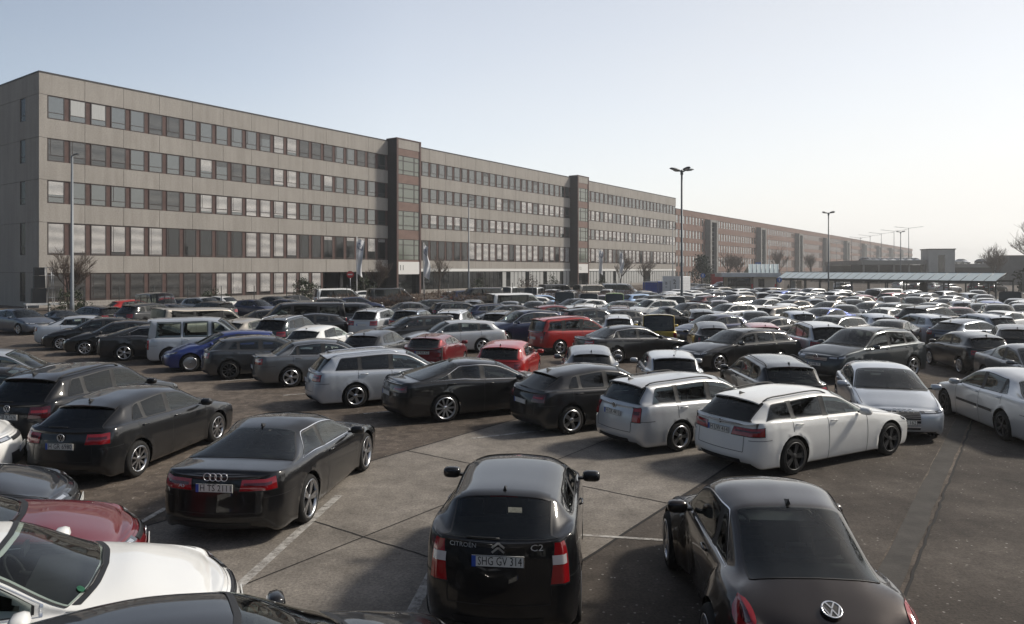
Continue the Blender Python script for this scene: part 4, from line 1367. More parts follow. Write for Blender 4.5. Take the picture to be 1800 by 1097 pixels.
M_PANELIGHT = plain('brick_window_pane', (.12, .13, .125), .05, spec=.5, ior=4.0)
M_PANEDARK = plain('window_pane_dark', (.012, .014, .014), .04, spec=.5, ior=1.7)
M_WELLGLASS = plain('unlit_window', (.008, .009, .010), .25, spec=.25)
M_CURT = noisy('net_curtain', (.36, .36, .35), (.50, .50, .48), 6, .35, stretch=(8, 1, .2), spec=.6)
def blind_mat(name, col, rough=.45):
    m, n, l, b = newmat(name)
    tc = n.new('ShaderNodeTexCoord')
    wv = n.new('ShaderNodeTexWave'); wv.bands_direction = 'Z'; wv.inputs['Scale'].default_value = 3.0; wv.inputs['Distortion'].default_value = .9; wv.inputs['Detail'].default_value = 1; wv.inputs['Detail Scale'].default_value = .4
    l.new(tc.outputs['Object'], wv.inputs['Vector'])
    bp = n.new('ShaderNodeBump'); bp.inputs['Strength'].default_value = .9; bp.inputs['Distance'].default_value = .05
    l.new(wv.outputs['Fac'], bp.inputs['Height']); l.new(bp.outputs[0], b.inputs['Normal'])
    nz = n.new('ShaderNodeTexNoise'); nz.inputs['Scale'].default_value = .8; l.new(tc.outputs['Object'], nz.inputs['Vector'])
    cr = n.new('ShaderNodeValToRGB'); cr.color_ramp.elements[0].color = (*[c*.88 for c in col], 1); cr.color_ramp.elements[0].position = .3; cr.color_ramp.elements[1].color = (*[min(1, c*1.05) for c in col], 1); cr.color_ramp.elements[1].position = .7
    l.new(nz.outputs[0], cr.inputs[0]); l.new(cr.outputs[0], b.inputs['Base Color'])
    b.inputs['Roughness'].default_value = rough
    return m
M_BLIND = blind_mat('pale_blind', (.74, .71, .68))
M_BLINDD = blind_mat('open_slat_blind', (.085, .082, .080))
M_WHITE = plain('white_paint_panel', (.70, .69, .66), .6)

def frozen(seed): return random.Random(seed)
# slats: geometry of one blind, thin tilted blades
def blind_mb(x0, x1, z0, z1, y, pitch=.095, mat=0, sag=None):
    m = MB()
    n = max(2, int((z1-z0)/pitch))
    for i in range(n):
        z = z1 - (i+.5)*(z1-z0)/n
        m.quad((x0, y-.022, z-.036), (x1, y-.022, z-.036), (x1, y+.02, z+.045), (x0, y+.02, z+.045), mat)
    return m

WX = (.0, 2.04)
STOREYS = [(0.55, 3.42), (5.2, 8.45), (10.35, 12.65), (14.5, 16.8), (18.7, 21.05)]
ROOF = 23.15
office = empty('office_building', (FAC[0], FAC[1], 0), FRZ)
tag(office, 'long five storey concrete office block with brown window bands and two glazed stair towers', 'office building')
wall, piers = MB(), MB()
SECT = [(0.0, 46.9, .45, 2.02, 23), (52.2, 99.9, .30, 1.98, 24), (104.6, 155.5, .30, 2.03, 25)]
def band(t0, t1, z0, z1):
    n = max(1, round((t1-t0)/4.04))
    for i in range(n):
        a, b = t0 + (t1-t0)*i/n, t0 + (t1-t0)*(i+1)/n
        wall.box(a+(.018 if i else 0), b-(.018 if i < n-1 else 0), 0, .32, z0, z1)
joints = MB()
for si, (t0, t1, _, _, _) in enumerate(SECT):
    edges = [0.0] + [z for s in STOREYS for z in s] + [ROOF]
    for q in range(0, len(edges), 2):
        z0, z1 = edges[q], edges[q+1]
        if si == 0: band(t0, .45+2.02*2+1.9, z0, z1) if False else None
        if si == 1 and q == 2: z0 = 3.95
        if si == 2 and q == 2: z0 = 3.95
        band(t0, t1, z0, z1)
    wall.box(t0, t0+.42, .03, .30, 0.001, ROOF-.002) if si == 0 else None
    # recess back wall
    if si == 0: joints.box(t0+.01, 34.68, .34, .5, .0, 3.52); joints.box(t0+.01, t1-.01, .34, .5, 3.53, ROOF-.05)
    else: joints.box(t0+.01, t1-.01, .34, .5, .0, ROOF-.05)
# end wall of the block (recedes to the left) and the back
DEEP = 26.0
for (z0, z1) in ((0, 3.42), (3.45, 8.45), (8.48, 12.65), (12.68, 16.8), (16.83, 21.05), (21.08, ROOF)):
    wall.box(-.32, -.002, .0, 3.2, z0, z1)
    wall.box(-.32, -.002, 4.6, 13.0, z0, z1); wall.box(-.32, -.002, 14.4, DEEP, z0, z1)
for (z0, z1) in ((0, .5), (3.5, 5.2), (8.5, 10.3), (12.7, 14.5), (16.9, 18.7), (21.1, ROOF-.004)):
    wall.box(-.315, -.01, 3.2, 4.6, z0, z1); wall.box(-.315, -.01, 13.0, 14.4, z0, z1)
joints.box(-.20, .30, .35, DEEP-.2, .1, ROOF-.1)
wall.box(-.3, 155.5, DEEP, DEEP+.3, 0, ROOF-.2)
wall.box(155.2, 155.52, .33, DEEP, 0, ROOF-.01)
wall.build('wall', M_PANEL, office)
joints.build('inner_wall', M_DKPANEL, office)
rf = MB()
for (t0, t1, _, _, _) in SECT: rf.box(t0-.36 if t0 == 0 else t0, t1+.03, -.05, .36, ROOF+.001, ROOF+.13)
rf.box(-.37, -.0, .361, DEEP+.33, ROOF+.001, ROOF+.13)
rf.box(.0, 155.4, .361, DEEP, ROOF-.25, ROOF-.05)
rf.build('roof', M_CAP, office)
# end wall windows
for (y0, y1) in ((3.2, 4.6), (13.0, 14.4)):
    for (z0, z1) in ((.5, 3.5), (5.2, 8.5), (10.3, 12.7), (14.5, 16.9), (18.7, 21.1)):
        m = MB(); m.box(-.24, -.215, y0+.02, y1-.02, z0+.02, z1-.02)
        f = MB()
        for (a, b, c, d) in ((y0, y0+.08, z0, z1), (y1-.08, y1, z0, z1), (y0+.08, y1-.08, z0, z0+.08), (y0+.08, y1-.08, z1-.08, z1), (y0+.08, y1-.08, z0+(z1-z0)*.25, z0+(z1-z0)*.25+.06)):
            f.box(-.27, -.205, a, b, c, d)
        w = f.build('window', M_FRAME, office); m.build('pane', M_WELLGLASS, w)

# facade windows
PAT = {
 4: 'cvvcc' 'ddccc' 'cchww' 'dddcc' 'ddc',
 3: 'ddddc' 'cccnh' 'dcdww' 'ccncc' 'ccc',
 2: 'ncccc' 'ddcww' 'wwwww' 'ccccc' 'ccc',
 1: 'wwwww' 'wbbbb' 'bwwww' 'bbkbk' 'knk',
 0: 'ddddd' 'dddww' 'wwwww' 'wwXXX' 'XXX'}
PAT[0] = 'dddddddddwwwwwwww' + 'X'*6
def one_window(w, z0, z1, kind, rs):
    """(frame, pane, blind) of one bay, x from 0 to w, in the facade plane"""
    f, p, b = MB(), MB(), MB()
    y0, y1 = .045, .115
    for (a, c, e, g) in ((0, .09, z0, z1), (w-.09, w, z0, z1), (.09, w-.09, z0, z0+.09), (.09, w-.09, z1-.09, z1)): f.box(a, c, y0, y1, e, g)
    h = z1-z0
    zt = z0 + (h*.27 if h < 2.6 else h*.06)
    f.box(.09, w-.09, y0+.01, y1-.01, zt-.035, zt+.035)
    if rs.random() < .35: f.box(w*.16, w*.16+.05, y0+.012, y1-.012, zt+.035, z1-.09)
    p.box(.085, w-.085, .080, .092, z0+.085, z1-.085)
    if kind == 'w': b.ext(blind_mb(.05, w-.05, z0+.12+rs.choice((0, 0, .15, .3)), z1-.02, .075))
    elif kind == 'd': b.ext(blind_mb(.05, w-.05, z0+.12, z1-.02, .075), 1)
    elif kind == 'h': b.ext(blind_mb(.05, w-.05, z1-h*.30, z1-.02, .075), 1)
    elif kind == 'n': b.ext(blind_mb(.05, w-.05, z1-h*.62, z1-.02, .075))
    elif kind == 'k': b.ext(blind_mb(.05, w-.05, z1-h*.18, z1-.02, .075))
    elif kind == 'v': b.ext(MB().box(.12, w-.12, .068, .076, zt+.04, z1-.1), 2)
    return f, p, b
M3 = [M_BLIND, M_BLINDD, M_CURT]
count = 0
rest_f, rest_p, rest_pd, rest_b = MB(), MB(), MB(), MB()
rsw = frozen(11)
def shift(m, dx):
    m.v = [(x+dx, y, z) for x, y, z in m.v]; return m
for si, (t0, t1, off, pitch, nwin) in enumerate(SECT):
    for fl in (4, 3, 2, 1, 0):
        z0, z1 = STOREYS[fl]
        if si and fl == 0: continue
        m = MB(); m.box(t0+(.43 if si == 0 else .003), (34.68 if si == 0 and fl == 0 else t1-.003), .10, .31, z0+.002, z1-.002); m.build('cladding_band', M_PIER, office)
        for i in range(nwin):
            x0 = t0 + off + pitch*i
            w = min(1.56, t1 - x0 - .05)
            if w < .6: continue
            if si == 0: k = PAT[fl][i]
            else:
                k = rsw.choice({4: 'cccccccch', 3: 'ccwwnwch', 2: 'cnnwwnc' if si == 1 else 'wwwnncc', 1: 'wwwbwwbw'}[fl])
                if si == 1 and fl == 1 and i < 6: k = rsw.choice('bbkb')
            if k == 'X': continue
            # pier between this bay and the next
            nxt = t0 + off + pitch*(i+1)
            f, p, b = one_window(w, z0+.03, z1-.03, k, rsw)
            dark = fl <= 1
            if count < 100:
                fo = f.build('window', M_FRAME, office, (x0, 0, 0))
                p.build('pane', M_PANEDARK if dark else M_PANE, fo)
                if b.v: b.build('blind', M3, fo)
                count += 1
            else:
                rest_f.ext(shift(f, x0)); (rest_pd if dark else rest_p).ext(shift(p, x0)); rest_b.ext(shift(b, x0))
o = rest_f.build('window', M_FRAME, office); o['kind'] = 'stuff'
o = rest_p.build('window_pane', M_PANE, office); o['kind'] = 'stuff'
o = rest_pd.build('window_pane', M_PANEDARK, office); o['kind'] = 'stuff'
o = rest_b.build('window_blind', M3, office); o['kind'] = 'stuff'
# passage through the ground floor
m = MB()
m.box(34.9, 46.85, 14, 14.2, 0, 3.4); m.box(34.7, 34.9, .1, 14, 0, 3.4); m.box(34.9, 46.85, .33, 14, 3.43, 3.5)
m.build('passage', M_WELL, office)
m = MB()
for t in (38.2, 42.4): m.box(t, t+.45, .6, 1.05, 0, 3.41)
m.build('pillar', M_DKPANEL, office)
# ground floor glazing of the two far sections
for si in (1, 2):
    t0, t1 = SECT[si][0], SECT[si][1]
    m = MB(); m.box(t0+.02, t1-.02, -.05, .3, 3.45, 3.92); m.build('fascia_beam', M_WHITE, office)
    fr, gl = MB(), MB()
    n = 38
    for i in range(n+1):
        x = t0 + .1 + (t1-t0-.2)*i/n
        fr.box(x-.05, x+.05, .05, .16, .32, 3.42)
        if i < n:
            xb = t0 + .1 + (t1-t0-.2)*(i+1)/n
            gl.box(x+.052, xb-.052, .10, .12, .35, 3.40)
            if (si == 1 and i > 18 and i % 5 != 0) or (si == 2 and rsw.random() < .8): MB().box(x+.055, xb-.055, .085, .095, .45, 3.38).build('vertical_blind', M_CURT, office)
    fr.box(t0+.1, t1-.1, .06, .15, .2, .318)
    fr.build('shopfront_frame', M_DKPANEL, office); gl.build('shopfront_glazing', M_PANEDARK, office)
# stair towers
for (a, b) in ((46.9, 52.2), (99.9, 104.6)):
    top = ROOF + .25
    m = MB()
    m.box(a, a+.35, -1.85, .32, 0, top); m.box(b-.35, b, -1.85, .32, 0, top)
    m.box(a+.35, b-.35, -.9, .3, 0, top-.5)
    tower = m.build('stair_tower', M_DKPANEL, office)
    m = MB(); m.box(a-.001, a+.36, -1.90, -1.851, 0, top-.02); m.box(b-.36, b+.001, -1.90, -1.851, 0, top-.02); m.box(a-.02, b+.02, -1.90, .33, top+.001, top+.16)
    m.build('corner_post', M_PIER, tower)
    zz = [(3.55, 7.95), (9.35, 12.3), (13.75, 16.6), (17.9, 20.7)]
    zz = [(5.2, 8.35), (9.75, 12.65), (13.95, 16.8), (18.1, 20.95)]
    m = MB(); 
    prev = 4.95
    for (z0, z1) in zz:
        m.box(a+.365, b-.365, -1.80, -.95, prev, z0); prev = z1
    m.box(a+.365, b-.365, -1.80, -.95, prev, prev+1.05)
    m.build('spandrel', M_TERRA, tower)
    m = MB(); m.box(a+.365, b-.365, -1.84, -.95, prev+1.06, top-.01); m.build('parapet_panel', M_PANEL, tower)
    for (z0, z1) in zz:
        f, p = MB(), MB()
        x0, x1 = a+.37, b-.37
        xs = [x0, x0+(x1-x0)*.24, x0+(x1-x0)*.76, x1]
        zs = [z0+.02, z0+(z1-z0)*.24, z0+(z1-z0)*.73, z1-.02]
        for x in xs: f.box(x-(0 if x == x0 else .06), x+(0 if x == x1 else .06), -1.82, -1.72, zs[0], zs[-1])
        for z in zs: f.box(x0+.061, x1-.061, -1.815, -1.725, z-(.0 if z == zs[0] else .05), z+(0 if z == zs[-1] else .05))
        p.box(x0+.01, x1-.01, -1.78, -1.76, zs[0]+.01, zs[-1]-.01)
        fo = f.build('window', M_FRAME, tower); p.build('pane', plain('stair_glass', (.14, .155, .125), .06, ior=1.9) if 'stair_glass' not in bpy.data.materials else bpy.data.materials['stair_glass'], fo)
    m = MB(); m.box(a+.365, b-.365, -1.86, -1.0, 3.05, 4.94); sg = m.build('sign_panel', M_WHITE, tower)
    m = text_mb('11' if a < 60 else '12', 1.15 if a < 60 else .9); m.v = [(x+a+1.1, -1.87, z+4.0) for x, y, z in m.v]; m.build('lettering', M_INK, sg)
    m = MB(); m.box(a+.37, b-.37, -1.1, -1.05, 0, 3.04); m.build('entrance_door', M_PANEDARK, tower)

# ---------------------------------------------------------------- brick building beyond
M_BRICK = noisy('red_brick', (.175, .115, .094), (.235, .154, .128), .25, .9, .3, 8, stretch=(1, 1, 3))
M_CONC2 = noisy('grey_render', (.20, .195, .18), (.28, .275, .26), .5, .85)
brick = empty('brick_building', W2(155.6, 0), FRZ)
tag(brick, 'very long red brick building with grey stair towers beyond the concrete block', 'brick building')
BL, BH = 480, 20.4
BTW = [21.9, 71.1, 122.4, 171.0, 217.3, 265, 313, 362, 411]
bst = [(1.0, 3.2), (4.6, 7.6), (9.0, 11.35), (12.6, 14.85), (16.55, 18.8)]
w = MB()
zz = [0] + [z for s in bst for z in s] + [BH]
for q in range(0, len(zz), 2): w.box(0, BL, 0, .4, zz[q], zz[q+1])
w.box(0, BL, 22, 22.4, 0, BH-.1); w.box(BL-.4, BL, .41, 22, 0, BH-.05); w.box(-.02, .38, .41, 22, 0, BH-.03)
wo = w.build('wall', M_BRICK, brick)
r = MB(); r.box(-.05, BL+.05, -.05, 22.5, BH+.001, BH+.12); r.build('roof', M_CAP, brick)
m = MB(); m.box(.05, BL-.5, .36, .5, .1, BH-.2); m.build('inner_wall', M_DKPANEL, brick)
rest_f, rest_p = MB(), MB()
cnt = 0
rsw = frozen(5)
edges = [-1.0] + BTW + [460]
for q in range(len(edges)-1):
    a = edges[q] + (6.6 if q else 1.2); b = edges[q+1] - .4
    n = max(1, int((b-a)/2.28))
    pit = (b-a)/n
    for (z0, z1) in bst:
        m = MB(); m.box(a-(1.2 if q == 0 else .3), b+.39, .10, .36, z0+.002, z1-.002); m.build('wall_band', M_BRICK, brick)
        for i in range(n):
            x = a + pit*i
            x1 = x + pit*.52
            f, p = MB(), MB()
            for (c, d, e, g_) in ((x+.002, x+.08, z0, z1), (x1-.08, x1-.002, z0, z1), (x+.08, x1-.08, z0+.001, z0+.08), (x+.08, x1-.08, z1-.08, z1-.001), (x+.08, x1-.08, z0+(z1-z0)*.3, z0+(z1-z0)*.3+.06)): f.box(c, d, .05, .115, e, g_)
            p.box(x+.05, x1-.05, .085, .095, z0+.05, z1-.05)
            if cnt < 100 and z0 > 4:
                fo = f.build('window', M_FRAME, brick); p.build('pane', M_PANELIGHT, fo); cnt += 1
            else: rest_f.ext(f); rest_p.ext(p)
o = rest_f.build('window', M_FRAME, brick); o['kind'] = 'stuff'
o = rest_p.build('window_pane', M_PANELIGHT, brick); o['kind'] = 'stuff'
for t in BTW:
    m = MB()
    m.box(t, t+6.3, -.5, .6, 0, .6); m.box(t, t+1.1, -1.6, .5, .6, 18.6); m.box(t+5.2, t+6.3, -1.6, .5, .6, 18.6); m.box(t+1.1, t+5.2, -1.55, .5, 17.9, 18.55)
    tw = m.build('stair_tower', M_CONC2, brick)
    m = MB(); m.box(t+1.1, t+5.2, -.7, -.65, .6, 17.9); m.build('pane', M_PANEDARK, tw)
    m = MB()
    for k in range(12): m.box(t+1.1, t+5.2, -.76, -.70, 1.0+1.4*k, 1.12+1.4*k)
    m.build('mullion', M_CONC2, tw)
# ---------------------------------------------------------------- lamp posts
M_POST = plain('lamp_post_steel', (.10, .11, .12), .5, .3)
M_HEAD = plain('lamp_head_grey', (.07, .08, .09), .4, .3)
M_LENS = plain('lamp_lens', (.45, .45, .43), .2)
def pod(m, c, d, L=.85, W=.36, H=.16, mat=0):
    n, k = 9, 10
    d = Vector(d).normalized(); s = Vector((-d.y, d.x, 0)); u = Vector((0, 0, 1))
    P = np.zeros((n, k+1, 3))
    for i in range(n):
        a = -1 + 2*i/(n-1)
        r = max(.02, (1-abs(a)**2.6))**.5
        for j in range(k+1):
            th = 2*math.pi*j/k
            q = Vector(c) + d*(a*L/2) + s*(math.cos(th)*W/2*r) + u*(math.sin(th)*H/2*r*(1 if math.sin(th) > 0 else .45))
            P[i, j] = q
    m.grid(P, mat)
def big_lamp(x, y, h, label):
    o = empty('street_lamp', (x, y, 0), R(20)); tag(o, label, 'street lamp', 'tall lamp posts of the car park')
    m = MB(); m.tube([(0, 0, 0), (0, 0, .9), (0, 0, 1.0), (0, 0, h)], [.16, .15, .115, .075], 12)
    m.box(-.09, .09, -.17, -.12, .5, .9)
    m.build('post', M_POST, o)
    m = MB(); m.lathe([(.075, -.35), (.12, -.3), (.12, .02), (.03, .1)], 10, 'z', (0, 0, h))
    for a in (0, 90, 180, 270): m.tube([(0, 0, h-.12), (math.cos(R(a))*.35, math.sin(R(a))*.35, h+.02)], .035, 6)
    m.build('bracket', M_HEAD, o)
    for a in (0, 90, 180, 270):
        d = (math.cos(R(a)), math.sin(R(a)), .12)
        m = MB(); c = (d[0]*.70, d[1]*.70, h+.10); pod(m, c, d, .95, .46, .24); hd = m.build('lamp_head', M_HEAD, o)
        m = MB(); pod(m, (d[0]*.72, d[1]*.72, h+.035), d, .55, .30, .06); m.build('lens', M_LENS, hd)
big_lamp(14.1, 60, 11.95, 'tall dark lamp post with four heads beside the white box van')
big_lamp(46.0, 105, 11.95, 'four headed lamp post in front of the glass canopy')
big_lamp(85, 158, 11.95, 'farthest four headed lamp post by the parking deck')
def slim_lamp(x, y, h, label, face=0, r=.10):
    o = empty('street_lamp', (x, y, 0), FRZ); tag(o, label, 'street lamp', 'slim lamp posts along the office street')
    m = MB(); m.tube([(0, 0, 0), (0, 0, 1.2), (0, 0, 1.3), (0, 0, h)], [r*1.25, r*1.2, r, r*.6], 10); m.build('post', plain('pale_post', (.20, .215, .23), .5, .3) if 'pale_post' not in bpy.data.materials else bpy.data.materials['pale_post'], o)
    m = MB(); m.tube([(0, 0, h-.03), (0, -.45, h+.02)], .04, 6); pod(m, (0, -.65, h+.03), (0, 1, 0), .7, .28, .14); m.build('lamp_head', M_HEAD, o)
slim_lamp(-33.0, 54.2, 12.3, 'slim pale lamp post in front of the left end of the office', r=.13)
slim_lamp(-5.35, 89.5, 12.3, 'slim lamp post in front of the middle section of the office')
slim_lamp(32.6, 146.5, 12.3, 'slim lamp post at the far end of the concrete office')
slim_lamp(68.0, 191, 12.3, 'first slim lamp post before the brick building', r=.08)
slim_lamp(86.0, 226, 12.3, 'second slim lamp post before the brick building', r=.08)
slim_lamp(106.0, 262, 12.3, 'third slim lamp post before the brick building', r=.08)

# ---------------------------------------------------------------- flags
M_FLAG = noisy('white_flag_cloth', (.55, .55, .56), (.70, .70, .70), 1.5, .8)
M_FLAGINK = plain('grey_flag_print', (.22, .24, .30), .8)
def flag(x, y, h, label, seed):
    o = empty('flagpole', (x, y, 0), R(10)); tag(o, label, 'flag', 'white flags in front of the office')
    m = MB(); m.tube([(0, 0, 0), (0, 0, h)], [.07, .05], 8); m.lathe([(.05, 0), (.07, .04), (.01, .12)], 8, 'z', (0, 0, h)); m.build('pole', M_WHITE, o)
    rs = frozen(seed)
    n, k = 22, 9
    P = np.zeros((n, k, 3)); 
    for i in range(n):
        z = h - .1 - 4.0*i/(n-1)
        for j in range(k):
            u = j/(k-1)
            wv = .16*math.sin(u*7 + i*.28 + seed) * (.3+u) + .07*math.sin(i*.9+u*3)
            P[i, j] = (.06 + u*(.62+.16*math.sin(i*.25+seed)) - .05*math.sin(i*.4), wv, z - u*.35 - .10*math.sin(i*.35)*u)
    m = MB(); m.grid(P, 0); m.grid(P + np.array([0, .012, 0]), 0, flip=True); fo = m.build('flag_cloth', M_FLAG, o)
    # printed roundel: ring and strokes follow the cloth
    from_uv = lambda u, v: P[int(np.clip(v, 0, 1)*(n-1)), int(np.clip(u, 0, 1)*(k-1))]
    m = MB()
    for q in range(14):
        a0, a1 = 2*math.pi*q/14, 2*math.pi*(q+1)/14
        pts = []
        for (a, r) in ((a0, .42), (a1, .42), (a1, .34), (a0, .34)):
            c = from_uv(.5+math.cos(a)*r, .22+math.sin(a)*r*.22)
            pts.append((c[0], c[1]-.02, c[2]))
        m.add(pts, [(0, 1, 2, 3)], 0)
    for (ua, va, ub, vb) in ((.3, .15, .5, .23), (.7, .15, .5, .23), (.25, .2, .4, .29), (.4, .29, .5, .24), (.75, .2, .6, .29), (.6, .29, .5, .24)):
        a, b = from_uv(ua, va), from_uv(ub, vb)
        m.tube([(a[0], a[1]-.02, a[2]), (b[0], b[1]-.02, b[2])], .022, 4)
    m.build('emblem', M_FLAGINK, fo)
flag(-17.4, 81, 7.4, 'white flag on its pole in front of the dark passage', 1)
flag(-11.0, 90, 7.0, 'white flag on its pole beside entrance 11', 4)
flag(15.2, 126, 7.3, 'white flag on its pole right of the far stair tower', 2)
flag(20.3, 136, 7.3, 'white flag on its pole farthest to the right', 6)

# ---------------------------------------------------------------- trees, shrubs, hedge
M_BARK = noisy('grey_bark', (.060, .048, .040), (.105, .088, .075), 3, .9)
M_TWIG = noisy('twigs', (.075, .055, .043), (.12, .092, .075), 3, .9)
M_NEEDLE = noisy('dark_needles', (.012, .022, .014), (.030, .048, .028), .8, .7)
M_LEAF = noisy('evergreen_leaf', (.022, .030, .014), (.055, .070, .030), .8, .6)
M_HEDGE = noisy('winter_hedge', (.045, .026, .018), (.095, .058, .040), .7, .9)
def grow(tw, tr, p, d, L, r, lev, rs, spread, twmin):
    n = 3
    pts = [p.copy()]
    q, dd = p.copy(), d.copy()
    for i in range(n):
        dd = (dd + Vector((rs.uniform(-.16, .16), rs.uniform(-.16, .16), rs.uniform(-.02, .14)))).normalized()
        q = q + dd*(L/n); pts.append(q.copy())
    (tr if lev <= 1 else tw).tube(pts, [r*(1-.42*i/n) for i in range(n+1)], 6 if lev == 0 else 4 if lev == 1 else 3, cap=False)
    if lev >= spread['lev']: return
    k = spread['k'][lev]
    for i in range(k):
        f = rs.uniform(.35 if lev else .45, 1.0)
        idx = min(n-1, int(f*n)); b = pts[idx].lerp(pts[idx+1], f*n-idx)
        a = rs.uniform(0, 2*math.pi)
        side = Vector((math.cos(a), math.sin(a), rs.uniform(.1, .9))).normalized()
        nd = (dd*spread['fwd'] + side*spread['out']).normalized()
        grow(tw, tr, b, nd, L*rs.uniform(.50, .80), max(twmin, r*rs.uniform(.40, .58)), lev+1, rs, spread, twmin)
def bare_tree(x, y, h, label, seed, k=(7, 6, 5, 4), lev=4, group='bare trees', tw=.014, fwd=.7, out=.7, z0=0):
    o = empty('bare_tree', (x, y, z0)); tag(o, label, 'tree', group)
    rs = frozen(seed); a, b = MB(), MB()
    grow(a, b, Vector((0, 0, -.1)), Vector((0, 0, 1)), h*.48, h*.021, 0, rs, dict(lev=lev, k=k, fwd=fwd, out=out), tw)
    b.build('trunk', M_BARK, o); a.build('crown', M_TWIG, o)
    return o
bare_tree(-40.5, 66.0, 5.6, 'bare round crowned tree before the left end of the office', 3, tw=.016)
bare_tree(-9.8, 96, 6.0, 'bare tree in front of the middle section of the office', 5, k=(6, 5, 4, 3))
bare_tree(-16.3, 88, 5.0, 'dark bare tree beside the passage', 8, k=(7, 6, 5, 3))
bare_tree(21.0, 140, 6.6, 'bare tree between the flags and the white container', 9, k=(7, 6, 4, 3), tw=.02)
bare_tree(26.0, 141, 6.2, 'bare tree just left of the white container', 14, k=(7, 6, 4, 3), tw=.02)
for i, (x, y, h) in enumerate(((53, 178, 8.5), (60, 190, 8), (76, 205, 9.5), (92, 222, 9), (118, 232, 8.5))):
    bare_tree(x, y, h, ('bare tree by the red brick building, first from the conifer', 'second bare tree from the conifer by the brick building', 'bare tree behind the glass gabled kiosk', 'bare tree above the left end of the canopy', 'bare tree by the left end of the parking deck')[i], 30+i, k=(7, 6, 4, 3), tw=.03)
for i, (x, y, h) in enumerate(((79.5, 108, 9.5), (84, 112, 11), (90, 120, 10.5), (97, 128, 10.5), (100, 150, 8))):
    bare_tree(x, y, h, ('bare branching tree nearest the dark box at the right edge', 'tall bare tree at the right edge', 'bare tree behind the tall one at the right edge', 'bare tree with fine twigs behind the right edge trees', 'faint bare tree left of the right edge trees')[i], 50+i, k=(8, 7, 6, 4), tw=.022)
for i, (x, y, h) in enumerate(((27, 17, 13), (25, 9, 14), (23, 0, 13), (31, 24, 14), (29, 4, 15), (26, -9, 14))):
    bare_tree(x, y, h, ('bare tree right of the picture edge beside the silver saloon', 'tall bare tree to the right of the gritty pavement', 'bare tree to the right of the brown coupe', 'bare tree beyond the right edge near the small black hatchback', 'tall bare tree behind the row to the right', 'bare tree behind and right of the brown coupe')[i], 70+i, k=(8, 7, 6, 4), tw=.016, group='bare trees along the right side')
def leafy(name, x, y, w, h, label, mat, seed, n=900, z0=0.0, cone=False, group=None, leaf=.16, cat='bush', stem=True):
    o = empty(name, (x, y, 0)); tag(o, label, cat, group)
    rs = frozen(seed); m = MB()
    clumps = []
    for i in range(26):
        z = rs.uniform(.05, 1)
        rr = (1-z)**.8 if cone else math.sqrt(max(0, 1-(2*z-.9)**2)) if z > .1 else .75
        a = rs.uniform(0, 2*math.pi); q = rr*rs.uniform(.45, 1)
        clumps.append((Vector((math.cos(a)*q*w/2, math.sin(a)*q*w/2, z0 + z*(h-z0))), rs.uniform(.16, .30)*min(w, h)))
    for i in range(n):
        c, r = rs.choice(clumps)
        v = Vector((rs.gauss(0, 1), rs.gauss(0, 1), rs.gauss(0, .8))).normalized()*r*rs.uniform(.5, 1.05)
        p = c + v
        if p.z < .02: continue
        u = Vector((rs.gauss(0, 1), rs.gauss(0, 1), rs.gauss(0, 1))).normalized(); t = u.orthogonal().normalized(); s_ = u.cross(t)
        l = leaf*rs.uniform(.6, 1.3)
        m.quad(p - t*l - s_*l*.4, p + t*l*.2 - s_*l*.6, p + t*l + s_*l*.3, p - t*l*.1 + s_*l*.6)
    m.build('crown', mat, o)
    if stem:
        b = MB(); b.tube([(0, 0, 0), (0, 0, h*.75)], [w*.035, w*.015], 6)
        for k in range(5): b.tube([(0, 0, h*.1*(k+1)), (math.cos(k*2)*w*.3, math.sin(k*2)*w*.3, h*(.1*(k+1)+.18))], [.03*w/2, .01*w/2], 4)
        b.build('trunk', M_BARK, o)
leafy('conifer_tree', 41.5, 158, 5.4, 6.3, 'dark conifer in front of the near end of the brick building', M_NEEDLE, 2, 1800, cone=True, leaf=.22, cat='tree')
leafy('evergreen_bush', -37.6, 61.5, 2.9, 1.9, 'dark round bush beside the slim lamp post', M_LEAF, 4, 1300, leaf=.08)
leafy('evergreen_bush', -22.3, 77, 3.6, 2.6, 'light green bush in front of the ground floor blinds', M_LEAF, 5, 1300, leaf=.10)
leafy('evergreen_bush', -28.5, 69, 3.0, 1.7, 'low bush behind the parked cars near the office', M_LEAF, 6, 900, leaf=.09)
leafy('evergreen_bush', -17.2, 84, 2.6, 2.9, 'brown green bush at the passage', M_LEAF, 7, 900, leaf=.10)
leafy('evergreen_bush', -3.9, 93.5, 3.4, 2.6, 'dark bush right of the second slim lamp post', M_LEAF, 8, 900, leaf=.10)
leafy('evergreen_bush', 2.2, 101, 2.6, 3.2, 'brownish bush before the shopfront', M_HEDGE, 9, 900, leaf=.09)
leafy('evergreen_bush', 6.0, 108, 2.4, 2.7, 'small green bush near the far entrance', M_LEAF, 10, 700, leaf=.1)
leafy('evergreen_bush', 14.6, 117, 3.0, 2.0, 'low bush between the parked vans near the far entrance', M_LEAF, 11, 700, leaf=.1)
leafy('evergreen_bush', 46.2, 118, 1.9, 2.4, 'dark bush at the corner of the white kiosk', M_NEEDLE, 12, 700, leaf=.1)
leafy('evergreen_bush', 53.0, 116, 2.6, 1.9, 'bush right of the white kiosk', M_LEAF, 13, 700, leaf=.1)
for i, (x, y, w, h) in enumerate(((76.0, 104, 4.5, 4.6), (80, 108, 6, 5.8), (84, 111, 6, 6), (89, 116, 6, 6))):
    leafy('ivy_tree', x, y, w, h, ('dark evergreen right of the dark metal box', 'second dark evergreen at the right edge', 'third dark evergreen at the right edge', 'last dark evergreen at the right edge')[i], M_NEEDLE, 20+i, 2600, leaf=.24, cat='tree', group='dark evergreens at the right edge')
